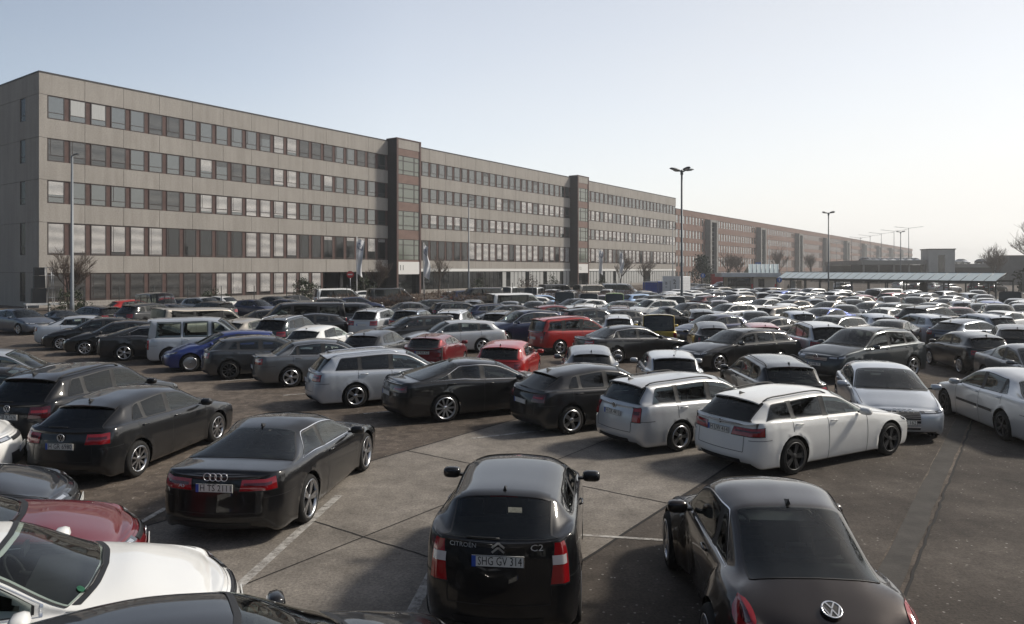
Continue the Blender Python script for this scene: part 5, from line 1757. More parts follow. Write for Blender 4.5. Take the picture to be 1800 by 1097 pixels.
for i in range(7):
    leafy('ivy_tree', -30+11*i, -26-3*(i % 2), 12, 13, 'dark evergreen in the belt behind the near cars', M_NEEDLE, 90+i, 2600, leaf=.6, cat='tree', group='evergreen belt behind the near cars')
# hedge between the car park and the office street
def hedge(p, q, h, label, seed):
    m = MB(); rs = frozen(seed)
    p, q = Vector(p), Vector(q); L = (q-p).length; s0 = (q-p).normalized(); s1 = Vector((-s0.y, s0.x, 0))
    for i in range(int(L*110)):
        a = rs.uniform(0, L)
        top = h*(.80+.20*math.sin(a*.9+seed)*math.sin(a*.37))
        z = top*rs.random()**.6
        c = p + s0*a + s1*rs.gauss(0, .38) + Vector((0, 0, z))
        d = Vector((rs.gauss(0, .5), rs.gauss(0, .5), rs.uniform(.3, 1))).normalized(); l = rs.uniform(.18, .45)
        s_ = d.orthogonal().normalized()*rs.uniform(.012, .028)
        m.quad(c-s_, c+s_, c+d*l+s_*.5, c+d*l-s_*.5)
    tag(m.build('hedge', M_HEDGE), label, 'hedge')
hedge((-15.6, 61.8, 0), (-1.2, 73.4, 0), 1.75, 'brown leafless hedge left of the white minibus', 1)
hedge((-.6, 73.9, 0), (16, 88, 0), 1.45, 'brown leafless hedge running behind the lime green van', 2)
# wire fence along the street, following the hedge
M_WIRE = plain('fence_steel', (.035, .04, .04), .5, .4)
FP = [Vector((-38, 59.2, 0)), Vector((-17, 63.4, 0)), Vector((8.6, 83.2, 0)), Vector((26.5, 99, 0))]
fo = empty('wire_fence', FP[0]); tag(fo, 'thin wire mesh fence with dark posts between the car park and the office street', 'fence')
m = MB(); fence_pts = []
for a_, b_ in zip(FP[:-1], FP[1:]):
    n_ = max(1, round((b_-a_).length/2.6))
    fence_pts += [a_.lerp(b_, i/n_) for i in range(n_)]
fence_pts.append(FP[-1])
fence_pts = [q - FP[0] for q in fence_pts]
for i, q in enumerate(fence_pts):
    b = MB(); b.tube([(0, 0, 0), (0, 0, 2.35)], .035, 6)
    b.build('post', M_WIRE, fo, q)
    if i < len(fence_pts)-1:
        w_ = fence_pts[i+1]
        for z in (.1, .55, 1.0, 1.45, 1.9, 2.25): m.tube([q + Vector((0, 0, z)), w_ + Vector((0, 0, z))], .006, 3, cap=False)
        for k in range(1, 13):
            r_ = q.lerp(w_, k/13)
            m.tube([r_ + Vector((0, 0, .1)), r_ + Vector((0, 0, 2.25))], .0035, 3, cap=False)
m.build('mesh', M_WIRE, fo)

# ---------------------------------------------------------------- stage loudspeakers on a trailer by the office corner
o = empty('loudspeaker_stack', (-43.0, 66.0, 0), R(40)); tag(o, 'stack of black loudspeaker cabinets with bare scaffold frame at the left corner of the office', 'loudspeakers')
m = MB(); m.box(-.75, .35, -.5, .5, .72, 2.05); m.box(-.60, .25, -.45, .45, 2.08, 3.2); m.box(-.58, .22, -.42, .42, 3.23, 3.95); m.build('cabinet', M_BLACK, o)
m = MB()
for (x, y) in ((.42, -.5), (.95, -.5), (.42, .5), (.95, .5)): m.tube([(x, y, .7), (x-.15 if x > .9 else x-.1, y*.85, 4.0)], .03, 6)
for z in (1.2, 2.05, 3.2, 3.95): m.tube([(.42, -.5, z), (.95, -.5, z), (.95, .5, z), (.42, .5, z), (.42, -.5, z)], .025, 5)
m.build('frame', plain('scaffold_tube', (.35, .36, .38), .4, .8), o)
o = empty('flat_trailer', (-42.6, 66.0, 0), R(40)); tag(o, 'low white flat trailer carrying the black loudspeakers', 'trailer')
m = MB(); m.box(-1.6, 1.9, -.9, .9, .58, .70); m.box(-1.6, 1.9, -.95, -.9, .55, .74); m.build('platform', M_WHITE, o)
m = MB()
for (x, y) in ((-1.5, -.85), (-1.5, .85), (1.8, -.85), (1.8, .85), (.2, -.85)): m.box(x-.04, x+.04, y-.04, y+.04, 0, .57)
m.build('leg', M_WHITE, o)

# ---------------------------------------------------------------- containers, kiosk, canopy
M_CONT = noisy('white_container_steel', (.70, .71, .72), (.82, .82, .82), .8, .6)
o = empty('storage_container', (21.9, 105, 0), R(-28)); tag(o, 'white storage container with black numerals beside the tall lamp post', 'container')
m = MB(); m.box(0, 2.5, 0, 6.0, .12, 2.75)
for i in range(1, 30): m.box(2.5, 2.53, .2*i-.05, .2*i+.05, .2, 2.68)
m.box(-.03, 2.56, -.03, .09, .05, .2); m.box(-.03, 2.56, -.03, .09, 2.66, 2.8); m.box(-.03, .09, -.031, .09, .2, 2.66); m.box(2.42, 2.56, -.031, .09, .2, 2.66)
b = m.build('body', M_CONT, o)
m = text_mb('2', .95); m.v = [(x+1.75, -.04, z+1.95) for x, y, z in m.v]; t = text_mb('1', .8); m.add([(x+1.85, -.04, z+1.2) for x, y, z in t.v], t.f)
t = text_mb('B', .55); m.add([(x+.55, -.04, z+1.75) for x, y, z in t.v], t.f); t = text_mb('m', .35); m.add([(x+.55, -.04, z+1.25) for x, y, z in t.v], t.f)
m.build('lettering', M_INK, b)
o = empty('storage_container', (19.2, 106, 0), R(-28)); tag(o, 'blue storage container left of the white one', 'container')
m = MB(); m.box(0, 2.2, 0, 3.0, .1, 2.0)
for i in range(1, 11): m.box(.2*i-.04, .2*i+.04, -.03, 0, .2, 1.9)
m.build('body', noisy('blue_container_steel', (.03, .06, .30), (.05, .10, .42), 1, .5), o)
m = MB(); m.box(-.02, 2.22, -.04, .04, 1.9, 2.03); m.build('top_rail', M_WHITE, o)

M_KIOSK = noisy('cream_wall', (.42, .38, .32), (.52, .47, .40), .8, .8)
o = empty('gatehouse', (36.5, 122, 0), R(-4)); tag(o, 'low cream gatehouse with a flat white roof slab in front of the brick building', 'gatehouse')
m = MB(); m.box(4.2, 8.2, 0, 4, 0, 2.5); m.box(0, 4.19, 1.2, 4, 0, 2.5); m.build('wall', M_KIOSK, o)
m = MB(); m.box(-1.3, 8.5, -.9, 4.4, 2.52, 3.2); m.build('roof', noisy('pale_fascia', (.42, .44, .46), (.55, .57, .58), .5, .6), o)
m = MB(); m.box(0.2, 4.0, 1.17, 1.19, .9, 2.3); m.box(5.0, 6.0, -.02, -.005, .9, 2.2); m.build('window', M_PANEDARK, o)
for x in (-.9, 1.2): m = MB(); m.tube([(x, -.5, 0), (x, -.5, 2.52)], .06, 6); m.build('post', M_WIRE, o)
M_CANGL = plain('canopy_glass', (.60, .68, .67), .15, spec=.7)
o = empty('glass_gable_kiosk', (42.5, 130, 0), R(-4)); tag(o, 'small pavilion with a grey gabled glass roof behind the gatehouse', 'pavilion')
m = MB()
m.quad((0, 0, 3.1), (5.4, 0, 3.1), (5.9, 1.8, 4.75), (.6, 1.8, 4.75)); m.quad((.6, 1.8, 4.75), (5.9, 1.8, 4.75), (5.4, 3.6, 3.1), (0, 3.6, 3.1))
m.add([(5.4, 0, 3.1), (5.4, 3.6, 3.1), (5.9, 1.8, 4.75)], [(0, 1, 2)]); m.build('roof', M_CANGL, o)
m = MB()
for i in range(8):
    x = 5.3*i/7
    m.tube([(x, -.02, 3.12), (x+.55, 1.8, 4.79)], .05, 4)
for (x, y) in ((0.1, .1), (5.3, .1), (.1, 3.5), (5.3, 3.5), (2.7, .1)): m.tube([(x, y, 0), (x, y, 3.1)], .08, 6)
m.tube([(0, 0, 3.08), (5.4, 0, 3.08), (5.4, 3.6, 3.08), (0, 3.6, 3.08), (0, 0, 3.08)], .09, 4)
m.build('frame', plain('light_steel', (.36, .37, .38), .4, .4), o)

M_STEEL = plain('dark_canopy_steel', (.035, .042, .045), .45, .4)
CA, CB = Vector((43.4, 115, 0)), Vector((57.3, 84, 0))
cl = (CB-CA).length
o = empty('glass_canopy', CA, math.atan2(CB.y-CA.y, CB.x-CA.x)); tag(o, 'long walkway canopy with a sloping pale glass roof on dark steel posts', 'canopy')
n = 24
for i in range(n):
    x0, x1 = cl*i/n+.05, cl*(i+1)/n-.05
    m = MB()
    P = np.array([[(x0, -1.6, 2.42), (x0, .35, 3.36)], [(x1, -1.6, 2.42), (x1, .35, 3.36)]])
    m.grid(P, 0, False); m.grid(P + np.array([0, 0, .02]), 0, False, flip=True)
    m.build('roof_panel', M_CANGL, o)
m = MB()
for i in range(n+1):
    x = cl*i/n
    m.tube([(x, -1.62, 2.40), (x, .37, 3.38)], .045, 4)
    if i < n: m.tube([(x, -1.5, 2.36), (x+cl/n, .3, 3.22)], .02, 4)
m.box(-.1, cl+.1, -1.75, -1.60, 2.12, 2.40); m.box(-.1, cl+.1, .30, .46, 3.28, 3.40); m.box(-.1, cl+.1, 1.5, 1.6, 2.3, 2.5)
m.build('frame', M_STEEL, o)
for i in range(0, n+1, 2):
    x = cl*i/n
    m = MB(); m.box(x-.07, x+.07, -1.72, -1.58, 0, 2.12); m.tube([(x, -1.6, 1.9), (x, .35, 3.2)], .05, 4); m.build('post', M_STEEL, o)
    m = MB(); m.box(x-.07, x+.07, 1.48, 1.62, 0, 2.3); m.build('post', M_STEEL, o)
o = empty('turnstile_fence', CA + Vector((1.2, 3.2, 0)), math.atan2(CB.y-CA.y, CB.x-CA.x)); tag(o, 'dark steel bar fence and turnstiles beneath the glass canopy', 'fence')
m = MB()
rs = frozen(8)
x = 0
while x < cl-4:
    if rs.random() < .72:
        for k in range(9): m.tube([(x+.16*k, 0, 0), (x+.16*k, 0, 2.0)], .022, 4)
        m.box(x, x+1.45, -.02, .02, 1.95, 2.0); m.box(x, x+1.45, -.02, .02, .15, .2)
    x += 1.5
m.build('bars', M_STEEL, o)
M_INFO = plain('info_panel', (.22, .26, .27), .4)
for i, t in enumerate((.06, .10, .28, .72)):
    p = CA.lerp(CB, t) + Vector((.5, 2.0, 0))
    o = empty('notice_board', p, math.atan2(CB.y-CA.y, CB.x-CA.x)); tag(o, ('grey notice board at the left end under the canopy', 'cream notice board under the canopy near its left end', 'narrow notice board under the canopy behind the lamp post', 'dark notice board under the right part of the canopy')[i], 'notice board')
    m = MB(); m.box(-.5, .5, -.03, .03, .5, 2.0); m.build('panel', [M_INFO, M_KIOSK, M_WHITE, M_STEEL][i], o)
    m = MB(); m.box(-.45, -.39, -.02, .02, 0, .5); m.box(.39, .45, -.02, .02, 0, .5); m.build('leg', M_STEEL, o)

# ---------------------------------------------------------------- parking deck with a stair tower
M_DECK = noisy('deck_concrete', (.17, .165, .155), (.24, .235, .22), .5, .85)
o = empty('parking_deck', (95, 196, 0), R(-10)); tag(o, 'two level concrete parking deck with cars on top', 'parking deck')
m = MB(); m.box(0, 16, 0, 40, 5.2, 5.5); m.box(0, 16, -.15, .0, 5.1, 6.3); m.box(-.15, 0, -.15, 40, 5.1, 6.3); m.box(22.6, 40, 0, 40, 4.9, 5.2); m.box(22.6, 40, -.15, 0, 4.3, 5.3)
m.box(0, 40, 39, 39.3, 0, 5.1); m.box(0, 16, -.1, .1, 2.4, 3.0); m.box(22.6, 40, -.1, .1, 2.3, 2.8); m.build('deck', M_DECK, o)
for i in range(5):
    m = MB(); m.box(.3+3.8*i, .7+3.8*i, .2, .6, 0, 5.19); m.build('pillar', M_DECK, o)
m = MB(); m.box(.5, 39.5, 12, 12.2, 0, 5.1); m.build('back_wall', M_WELL, o)
m = MB(); m.box(16.1, 22.5, -1.5, 4, 0, 9.05); b = m.build('stair_tower', noisy('pale_render', (.30, .30, .29), (.40, .40, .385), .4, .8), o)
m = MB(); m.box(18.4, 20.0, -1.53, -1.505, .6, 7.6); m.build('window', M_PANEDARK, b)
m = MB(); m.box(15.9, 22.7, -1.7, 4.2, 9.06, 9.3); m.build('roof', M_CAP, b)
rs = frozen(77)
for i, (dx, col, typ) in enumerate(((1.8, 'black', 'suv'), (3.7, 'grey', 'hatch'), (5.9, 'white', 'hatch'), (8.0, 'white', 'hatch'), (10.1, 'silver', 'hatch'), (12.2, 'white', 'sedan'), (14.3, 'silver', 'hatch'), (26, 'silver', 'hatch'), (31.0, 'black', 'hatch'), (33.6, 'yellow', 'suv'))):
    zz = 5.51 if dx < 16 else 5.21
    px = 95 + dx*math.cos(R(-10)) - 2.9*math.sin(R(-10)); py = 196 + dx*math.sin(R(-10)) + 2.9*math.cos(R(-10))
    DECKCARS = globals().setdefault('DECKCARS', [])
    DECKCARS.append((typ, col, px, py, zz, (
        'black SUV first from the left on the parking deck', 'grey car second from the left on the parking deck', 'white car third from the left on the parking deck', 'white car fourth from the left on the parking deck',
        'silver car fifth from the left on the parking deck', 'white saloon on the parking deck near the stair tower', 'silver car right beside the stair tower on the deck', 'silver car on the deck right of the stair tower', 'black car on the right part of the deck', 'yellow car on the right part of the deck')[i]))
for i in range(9):
    t = i/8
    x, y = 117.5 + 34*t, 214 + 130*t
    o = empty('deck_lamp', (x, y, 5.1), R(-10)); tag(o, ('nearest', 'second', 'third', 'fourth', 'fifth', 'sixth', 'seventh', 'eighth', 'farthest')[i] + ' twin armed lamp mast on the parking deck', 'street lamp', 'lamp masts on the parking deck')
    m = MB(); m.tube([(0, 0, 0), (0, 0, 11)], [.11, .07], 6); m.build('post', M_POST, o)
    m = MB(); m.tube([(-3.4, 0, 11.3), (0, 0, 10.9), (3.4, 0, 11.3)], .05, 5)
    for s_ in (-1, 1): pod(m, (s_*3.6, 0, 11.32), (1, 0, 0), 1.0, .35, .14)
    m.build('lamp_head', M_HEAD, o)
    if i == 2 or i == 5: pass
o = empty('metal_clad_building', (121, 176, 0), R(-12)); tag(o, 'dark grey metal clad box building at the right behind the canopy', 'building')
m = MB(); m.box(0, 7.2, 0, 8, 0, 7.0)
for i in range(1, 36): m.box(.2*i-.03, .2*i+.03, -.04, 0, 0.1, 6.8)
m.build('wall', noisy('blue_grey_cladding', (.055, .065, .075), (.085, .095, .105), .6, .5), o)
m = MB(); m.box(-.1, 7.3, -.1, 8.1, 7.01, 7.25); m.build('roof', M_CAP, o)
o = empty('gate_pillar', (59.6, 83.2, 0), R(-20)); tag(o, 'grey gate pillar at the right end of the canopy', 'pillar')
m = MB(); m.box(-.6, .6, -.5, .5, 0, 3.3); m.box(-.68, .68, -.58, .58, 3.31, 3.42); m.build('shaft', M_DECK, o)

# ---------------------------------------------------------------- road signs and small red things by the gatehouse
M_SIGNBLUE = plain('sign_blue', (.02, .10, .36), .4)
M_SIGNRED = plain('sign_red', (.45, .02, .02), .4)
def round_sign(x, y, h, label, mat, rad=.42, square=False, glyph='arrow'):
    o = empty('road_sign', (x, y, 0)); tag(o, label, 'road sign')
    m = MB(); m.tube([(0, 0, 0), (0, 0, h)], .04, 6); m.build('post', plain('galvanised', (.35, .36, .37), .4, .6) if 'galvanised' not in bpy.data.materials else bpy.data.materials['galvanised'], o)
    m = MB()
    if square: m.box(-rad, rad, -.06, -.04, h-rad*2, h)
    else: m.lathe([(.001, -.07), (rad, -.07), (rad, -.04), (.001, -.04)], 20, c=(0, 0, h-rad), smooth=False)
    b = m.build('disc', mat, o)
    m = MB(); zc = h-rad
    if glyph == 'arrow': m.add([(-.05, -.075, zc-.25), (.05, -.075, zc-.25), (.05, -.075, zc+.08), (.16, -.075, zc+.05), (0, -.075, zc+.27), (-.16, -.075, zc+.05), (-.05, -.075, zc+.08)], [(0, 1, 2, 3, 4, 5, 6)])
    else: m.box(-.28, .28, -.078, -.072, zc-.07, zc+.07)
    m.build('glyph', M_WHITE, b)
round_sign(34.6, 131, 3.1, 'round blue road sign with white arrow right of the white container', M_SIGNBLUE)
round_sign(48.5, 136, 2.9, 'round blue road sign before the gatehouse roof', M_SIGNBLUE)
round_sign(41.8, 113, 2.55, 'small round blue road sign before the cream wall of the gatehouse', M_SIGNBLUE)
round_sign(62, 182, 5.6, 'square blue sign high before the brick building', M_SIGNBLUE, .7, True)
round_sign(-18.8, 84, 3.6, 'round red no entry sign before the dark passage', M_SIGNRED, .42, False, 'bar')
o = empty('red_kiosk', (38.8, 140, 0), R(10)); tag(o, 'red advertising stand with bright poster left of the gatehouse', 'stand')
m = MB(); m.box(0, 3.4, 0, .8, .2, 2.9); m.build('body', noisy('dark_red_panel', (.20, .012, .014), (.30, .02, .02), .8, .5), o)
m = MB(); m.box(3.5, 5.2, -.1, .6, .3, 2.95); m.build('poster', noisy('bright_red_panel', (.55, .03, .02), (.70, .10, .05), 2, .5), o)
for i, (x, y) in enumerate(((42.6, 122), (43.7, 122), (44.3, 121.5), (40.2, 121))):
    o = empty('traffic_barrier', (x, y, 0)); tag(o, ('red and white barrier post beside the gatehouse', 'second red and white barrier post by the gatehouse', 'third red barrier post by the gatehouse', 'red barrier post before the navy SUV')[i], 'barrier')
    m = MB(); m.box(-.22, .22, -.2, .2, 0, .12); m.lathe([(.16, .12), (.13, .6), (.13, .61)], 10, 'z'); m.build('base', M_WHITE, o)
    m = MB(); m.lathe([(.14, .61), (.14, 1.35), (.001, 1.36)], 10, 'z'); m.build('top', M_SIGNRED, o)
CARS = [
 ('compact', 'black', 0.06, 9.00, 6, 'small black hatchback with CITROËN and C2 lettering on its tailgate in the foreground', 'car', 'cars parked in the car park', 0, {'key': 'c2', 'wlens': True, 'spl': 0.05, 'blackmirror': True, 'H': 1.43, 'W': 1.62}),
 ('beetle', 'brown', 2.76, 7.80, 4, 'dark brown rounded coupe with arched roof and round tail lamps at the bottom right', 'car', 'cars parked in the car park', 0, {'key': 'beetle'}),
 ('coupe', 'black', -3.78, 12.15, 6, 'glossy black two door coupe with four rings and plate H TS 2111', 'car', 'cars parked in the car park', 0, {'key': 'a5', 'spoke': 5, 'plate_r': 0.79, 'tail_w': 0.75}),
 ('hatch', 'anthracite', -7.44, 14.54, 8, 'charcoal hatchback with plate H GR 6980 parked left of the glossy black coupe', 'car', 'cars parked in the car park', 0, {'key': 'golf8a', 'spoke': 9, 'privacy': True, 'dimtail': False}),
 ('suv', 'black', -9.60, 16.40, 8, 'black SUV with plate WOB X 7626 beside the charcoal hatchback', 'car', 'cars parked in the car park', 0, {'key': 'tiguanl', 'privacy': True, 'dimtail': True, 'black_low': False}),
 ('suv', 'white', -11.05, 12.15, 64, 'white car at the left edge showing only its nose with black grille', 'car', 'cars parked in the car park', 0, {'key': 'whitenose', 'black_low': False}),
 ('hatch', 'black', -8.20, 9.35, 64, 'black car behind the red hood, its left half outside the picture', 'car', 'cars parked in the car park', 0, {'key': 'blacknose'}),
 ('sedan', 'winered', -6.60, 7.65, 64, 'dark red car with long hood behind the white car at bottom left', 'car', 'cars parked in the car park', 0, {'key': 'redhood'}),
 ('sedan', 'white', -5.00, 6.20, 66, 'white car with wide windscreen and green sticker at the bottom left', 'car', 'cars parked in the car park', 0, {'key': 'whitebl', 'dlo': 'chrome', 'L': 4.77, 'W': 1.83, 'xc': 1.17, 'xa': 1.92, 'zc': 1.02}),
 ('hatch', 'black', -2.12, 4.80, 66, 'black car at the very bottom, only its curved roof showing', 'car', 'cars parked in the car park', 0, {'key': 'roofbottom'}),
 ('fastback', 'anthracite', -14.93, 30.96, 67, 'slate grey fastback with chrome window arch and five spoke wheels beside the silver box van', 'car', 'cars parked in the car park', 0, {'L': 4.8, 'W': 1.86, 'spoke': 5, 'rimr': 0.72}),
 ('box_van', 'bluesilver', -12.53, 29.80, 70, 'silver box van with large rear side windows behind the dark blue hatchback', 'van', 'cars parked in the car park', 0, {}),
 ('hatch', 'blue', -11.06, 27.73, 244, 'old dark blue boxy hatchback nosing left past the grey hatchback', 'car', 'cars parked in the car park', 0, {'L': 4.02, 'W': 1.7, 'H': 1.42, 'spoke': 0, 'wb': 2.47, 'fo': 0.8}),
 ('hatch', 'darkgrey', -8.73, 25.89, 66, 'dark grey hatchback with black rims and a bright rim edge', 'car', 'cars parked in the car park', 0, {'spoke': 10, 'rimdark': True, 'rimr': 0.72, 'H': 1.42}),
 ('sedan', 'grey', -6.24, 24.33, 65, 'mid grey saloon with chrome window line next to the silver estate', 'car', 'cars parked in the car park', 0, {'L': 4.58, 'W': 1.77, 'dlo': 'chrome', 'wlens': True, 'spoke': 5, 'plate_r': 0.62}),
 ('estate', 'bluesilver', -3.54, 20.90, 64, 'pale silver estate with silver roof rails left of the black fastback', 'car', 'cars parked in the car park', 0, {'rails': 'chrome', 'dlo': 'chrome', 'chromehandles': True, 'spoke': 5, 'privacy': True}),
 ('fastback', 'offblack', -0.87, 19.20, 63, 'long black fastback with ten spoke wheels and chrome window arch', 'car', 'cars parked in the car park', 0, {'dimtail': True}),
 ('hatch', 'black', 2.13, 17.82, 62, 'black hatchback with tinted rear glass between the long fastback and the silver estate', 'car', 'cars parked in the car park', 0, {'L': 4.28, 'spoke': 5, 'privacy': True, 'dimtail': True}),
 ('estate', 'silver', 4.04, 16.19, 60, 'boxy old silver estate with black roof rails and plate H CK 4415', 'car', 'cars parked in the car park', 0, {'key': 'golf4', 'L': 4.4, 'W': 1.74, 'H': 1.47, 'wb': 2.52, 'fo': 0.84, 'moulding': True, 'tail': (-0.07, 0.12, 3.4, 5.0), 'wheelflare': 1, 'xd': 4.02, 'xe': 4.26, 'r': 0.31, 'plate_r': 0.8}),
 ('long_estate', 'white', 5.89, 14.63, 61, 'white estate with tinted glass and black wheels, plate H LW 414', 'car', 'cars parked in the car park', 0, {'key': 'bmw3', 'L': 4.54, 'W': 1.81, 'H': 1.44, 'wb': 2.81, 'fo': 0.78, 'xd': 4.05, 'xe': 4.47, 'rimdark': True, 'spoke': 5, 'rimr': 0.76, 'privacy': True, 'r': 0.335, 'tail': (-0.24, 0.4, 3.75, 4.5), 'rails': True, 'plate_r': 0.8}),
 ('hatch', 'bluesilver', 9.12, 17.75, 197, 'silver hatchback facing forward with four rings on its dark grille', 'car', 'cars parked in the car park', 0, {'key': 'a3', 'H': 1.42, 'grille': (0.36, 1.6, 4.5), 'L': 4.2, 'lowgrille': (0.1, 1.2, 1.3), 'bars': 7, 'cbars': True}),
 ('sedan', 'silver', 11.80, 16.95, 8, 'silver saloon with dark side moulding at the right edge', 'car', 'cars parked in the car park', 0, {'L': 4.74, 'W': 1.78, 'H': 1.48, 'moulding': True, 'rimdark': True, 'xd': 3.6, 'xe': 4.3, 'deck': (4.7, 1.03)}),
 ('big_suv', 'teal', 12.33, 25.38, 242, 'dark slate SUV with roof rails and chrome grille bars behind the silver hatchback', 'car', 'cars parked in the car park', 0, {'key': 'touareg', 'dlo': 'black', 'bars': 3, 'cbars': True}),
 ('mpv', 'silver', 12.46, 29.82, 5, 'silver minivan seen from behind with wide dark rear window and red lamps', 'car', 'cars parked in the car park', 0, {'privacy': True}),
 ('estate', 'black', 6.93, 19.52, 4, 'black estate with pale roof rails seen from behind, left of the silver hatchback', 'car', 'cars parked in the car park', 0, {'rails': True, 'key': 'passat'}),
 ('small_hatch', 'silver', 4.61, 21.38, 6, 'small silver hatchback seen from behind, behind the boxy silver estate', 'car', 'cars parked in the car park', 0, {'L': 3.75, 'H': 1.42, 'W': 1.69, 'privacy': True}),
 ('compact', 'grey', 2.33, 21.91, 3, 'small grey hatchback seen from behind, behind the black hatchback', 'car', 'cars parked in the car park', 0, {'H': 1.5}),
 ('small_hatch', 'red', -0.12, 23.88, 10, 'bright red rounded hatchback with round tail lamps seen from behind', 'car', 'cars parked in the car park', 0, {'H': 1.46, 'L': 4.06, 'W': 1.72, 'tail': (-0.06, 0.1, 3.9, 4.75)}),
 ('compact', 'winered', -2.79, 26.72, 10, 'old wine red hatchback with black bumper and white number plate', 'car', 'cars parked in the car park', 0, {'key': 'twingo', 'H': 1.42, 'L': 3.5, 'black_low': True, 'tail': (-0.05, 0.14, 3.6, 4.9)}),
 ('long_estate', 'black', 8.81, 28.05, 248, 'long black estate nosing left with bright eight spoke wheel', 'car', 'cars parked in the car park', 0, {'L': 4.9, 'W': 1.86, 'H': 1.47, 'spoke': 9, 'rimr': 0.74, 'key': 'bmw5'}),
 ('sedan', 'black', 4.98, 30.03, 66, 'black saloon with chrome window line and bright multi spoke wheels', 'car', 'cars parked in the car park', 0, {'L': 4.87, 'W': 1.85, 'wb': 2.87, 'fo': 0.84, 'H': 1.47, 'xc': 1.35, 'xa': 2.2, 'xm': 2.8, 'xd': 3.6, 'xe': 4.25, 'deck': (4.8, 1.04), 'dlo': 'chrome', 'spoke': 10, 'doors': (1.52, 2.66, 3.68), 'win': [(1.58, 2.62), (2.7, 3.52), (3.56, 3.84)], 'key': 'merce', 'wlens': True, 'lz0': 0.55, 'lz1': 0.72}),
 ('mpv', 'red', 2.96, 33.13, 63, 'red high roofed estate with dark bumper and steel roof rails', 'car', 'cars parked in the car park', 1, {'H': 1.66, 'L': 4.45, 'W': 1.74, 'black_low': True, 'yr': 0.8, 'yrr': 0.78, 'tail': (-0.05, 0.12, 2.9, 4.4), 'xd': 4.2, 'xe': 4.4, 'win': [(1.25, 2.38), (2.5, 3.3), (3.42, 4.15)], 'cpill': (0, 0.05), 'key': 'logan'}),
 ('big_suv', 'navy', 0.60, 36.40, 246, 'navy blue SUV nosing left behind the bright red hatchback', 'car', 'cars parked in the car park', 1, {}),
 ('long_estate', 'silver', -2.74, 32.94, 252, 'silver estate nosing left between two dark blue cars', 'car', 'cars parked in the car park', 1, {'L': 4.9, 'W': 1.86, 'rails': False, 'dlo': 'chrome'}),
 ('suv', 'offblack', -4.63, 34.35, 246, 'black crossover nosing left beside the silver estate', 'car', 'cars parked in the car park', 1, {'H': 1.58, 'L': 4.4}),
 ('hatch', 'anthracite', -5.23, 28.22, 10, 'dark grey hatchback seen from behind, behind the pale silver estate', 'car', 'cars parked in the car park', 0, {'privacy': True}),
 ('hatch', 'white', -8.00, 30.43, 10, 'white hatchback with black rear window behind the grey saloon', 'car', 'cars parked in the car park', 0, {'privacy': True}),
 ('suv', 'teal', -10.30, 33.53, 9, 'dark slate grey SUV with silver roof rails behind the white hatchback', 'car', 'cars parked in the car park', 1, {'rails': 'chrome', 'privacy': True}),
 ('hatch', 'beige', -12.60, 34.76, 12, 'pale grey hatchback peeping out behind the silver box van', 'car', 'cars parked in the car park', 1, {}),
 ('box_van', 'gold', 6.75, 33.74, 8, 'boxy gold hatchback with black rear window', 'car', 'cars parked in the car park', 1, {'H': 1.6, 'L': 3.8, 'W': 1.66, 'wb': 2.4, 'fo': 0.75, 'xd': 3.6, 'xe': 3.74, 'xc': 0.85, 'xa': 1.55, 'win': [(1.0, 1.95), (2.05, 3.0)], 'doors': (0.98, 2.0, 9), 'privacy': True}),
 ('compact', 'black', 8.49, 31.04, 8, 'boxy black hatchback seen from behind, in front of the navy hatchback', 'car', 'cars parked in the car park', 1, {'H': 1.55, 'privacy': True, 'tail': (-0.04, 0.1, 3.4, 4.6)}),
 ('roadster', 'black', 9.98, 45.78, 70, 'black convertible with rounded soft top behind the gold hatchback', 'car', 'cars parked in the car park', 1, {'H': 1.42, 'L': 4.3, 'softtop': 1}),
 ('hatch', 'anthracite', 6.03, 42.32, 246, 'charcoal hatchback nosing left, behind the black saloon', 'car', 'cars parked in the car park', 1, {'L': 4.4}),
 ('hatch', 'navy', 10.38, 37.32, 246, 'navy hatchback nosing left behind the boxy black hatchback', 'car', 'cars parked in the car park', 1, {'L': 4.3}),
 ('fastback', 'black', 12.76, 36.35, 247, 'sleek black four door coupe with chrome window arch', 'car', 'cars parked in the car park', 1, {'L': 4.85, 'H': 1.4}),
 ('small_hatch', 'pinkred', 10.87, 31.88, 8, 'faded red hatchback seen from behind, in front of the sleek black coupe', 'car', 'cars parked in the car park', 1, {'H': 1.45}),
 ('small_hatch', 'bluesilver', 15.98, 40.81, 4, 'silver blue hatchback with rounded tail seen from behind', 'car', 'cars parked in the car park', 1, {'H': 1.46}),
 ('long_estate', 'darkgrey', 15.75, 35.63, 236, 'dark grey estate with silver mirrors facing forward behind the dark slate SUV', 'car', 'cars parked in the car park', 1, {'dlo': 'chrome', 'H': 1.5}),
 ('sedan', 'black', 17.48, 33.39, 222, 'black saloon facing forward to the left, behind the silver forward facing hatchback', 'car', 'cars parked in the car park', 1, {}),
 ('estate', 'bluesilver', 21.13, 37.36, 0, 'silver blue estate seen from behind, beside the black forward facing saloon', 'car', 'cars parked in the car park', 1, {'rails': 'chrome'}),
 ('hatch', 'bluegrey', 21.57, 33.95, 66, 'blue grey three door hatchback with light side glass', 'car', 'cars parked in the car park', 1, {'win': [(1.35, 2.6), (2.68, 3.7)], 'doors': (1.3, 2.64, 9)}),
 ('small_hatch', 'black', 17.10, 27.18, 8, 'black small hatchback with round red lamps, behind the silver saloon at right edge', 'car', 'cars parked in the car park', 0, {'H': 1.47, 'tail': (-0.06, 0.14, 3.7, 4.6), 'win': [(1.15, 2.35), (2.43, 3.05)], 'doors': (1.12, 2.4, 9)}),
 ('hatch', 'black', 21.37, 30.77, 30, 'black hatchback with red tail lamps at the right edge', 'car', 'cars parked in the car park', 0, {'privacy': True}),
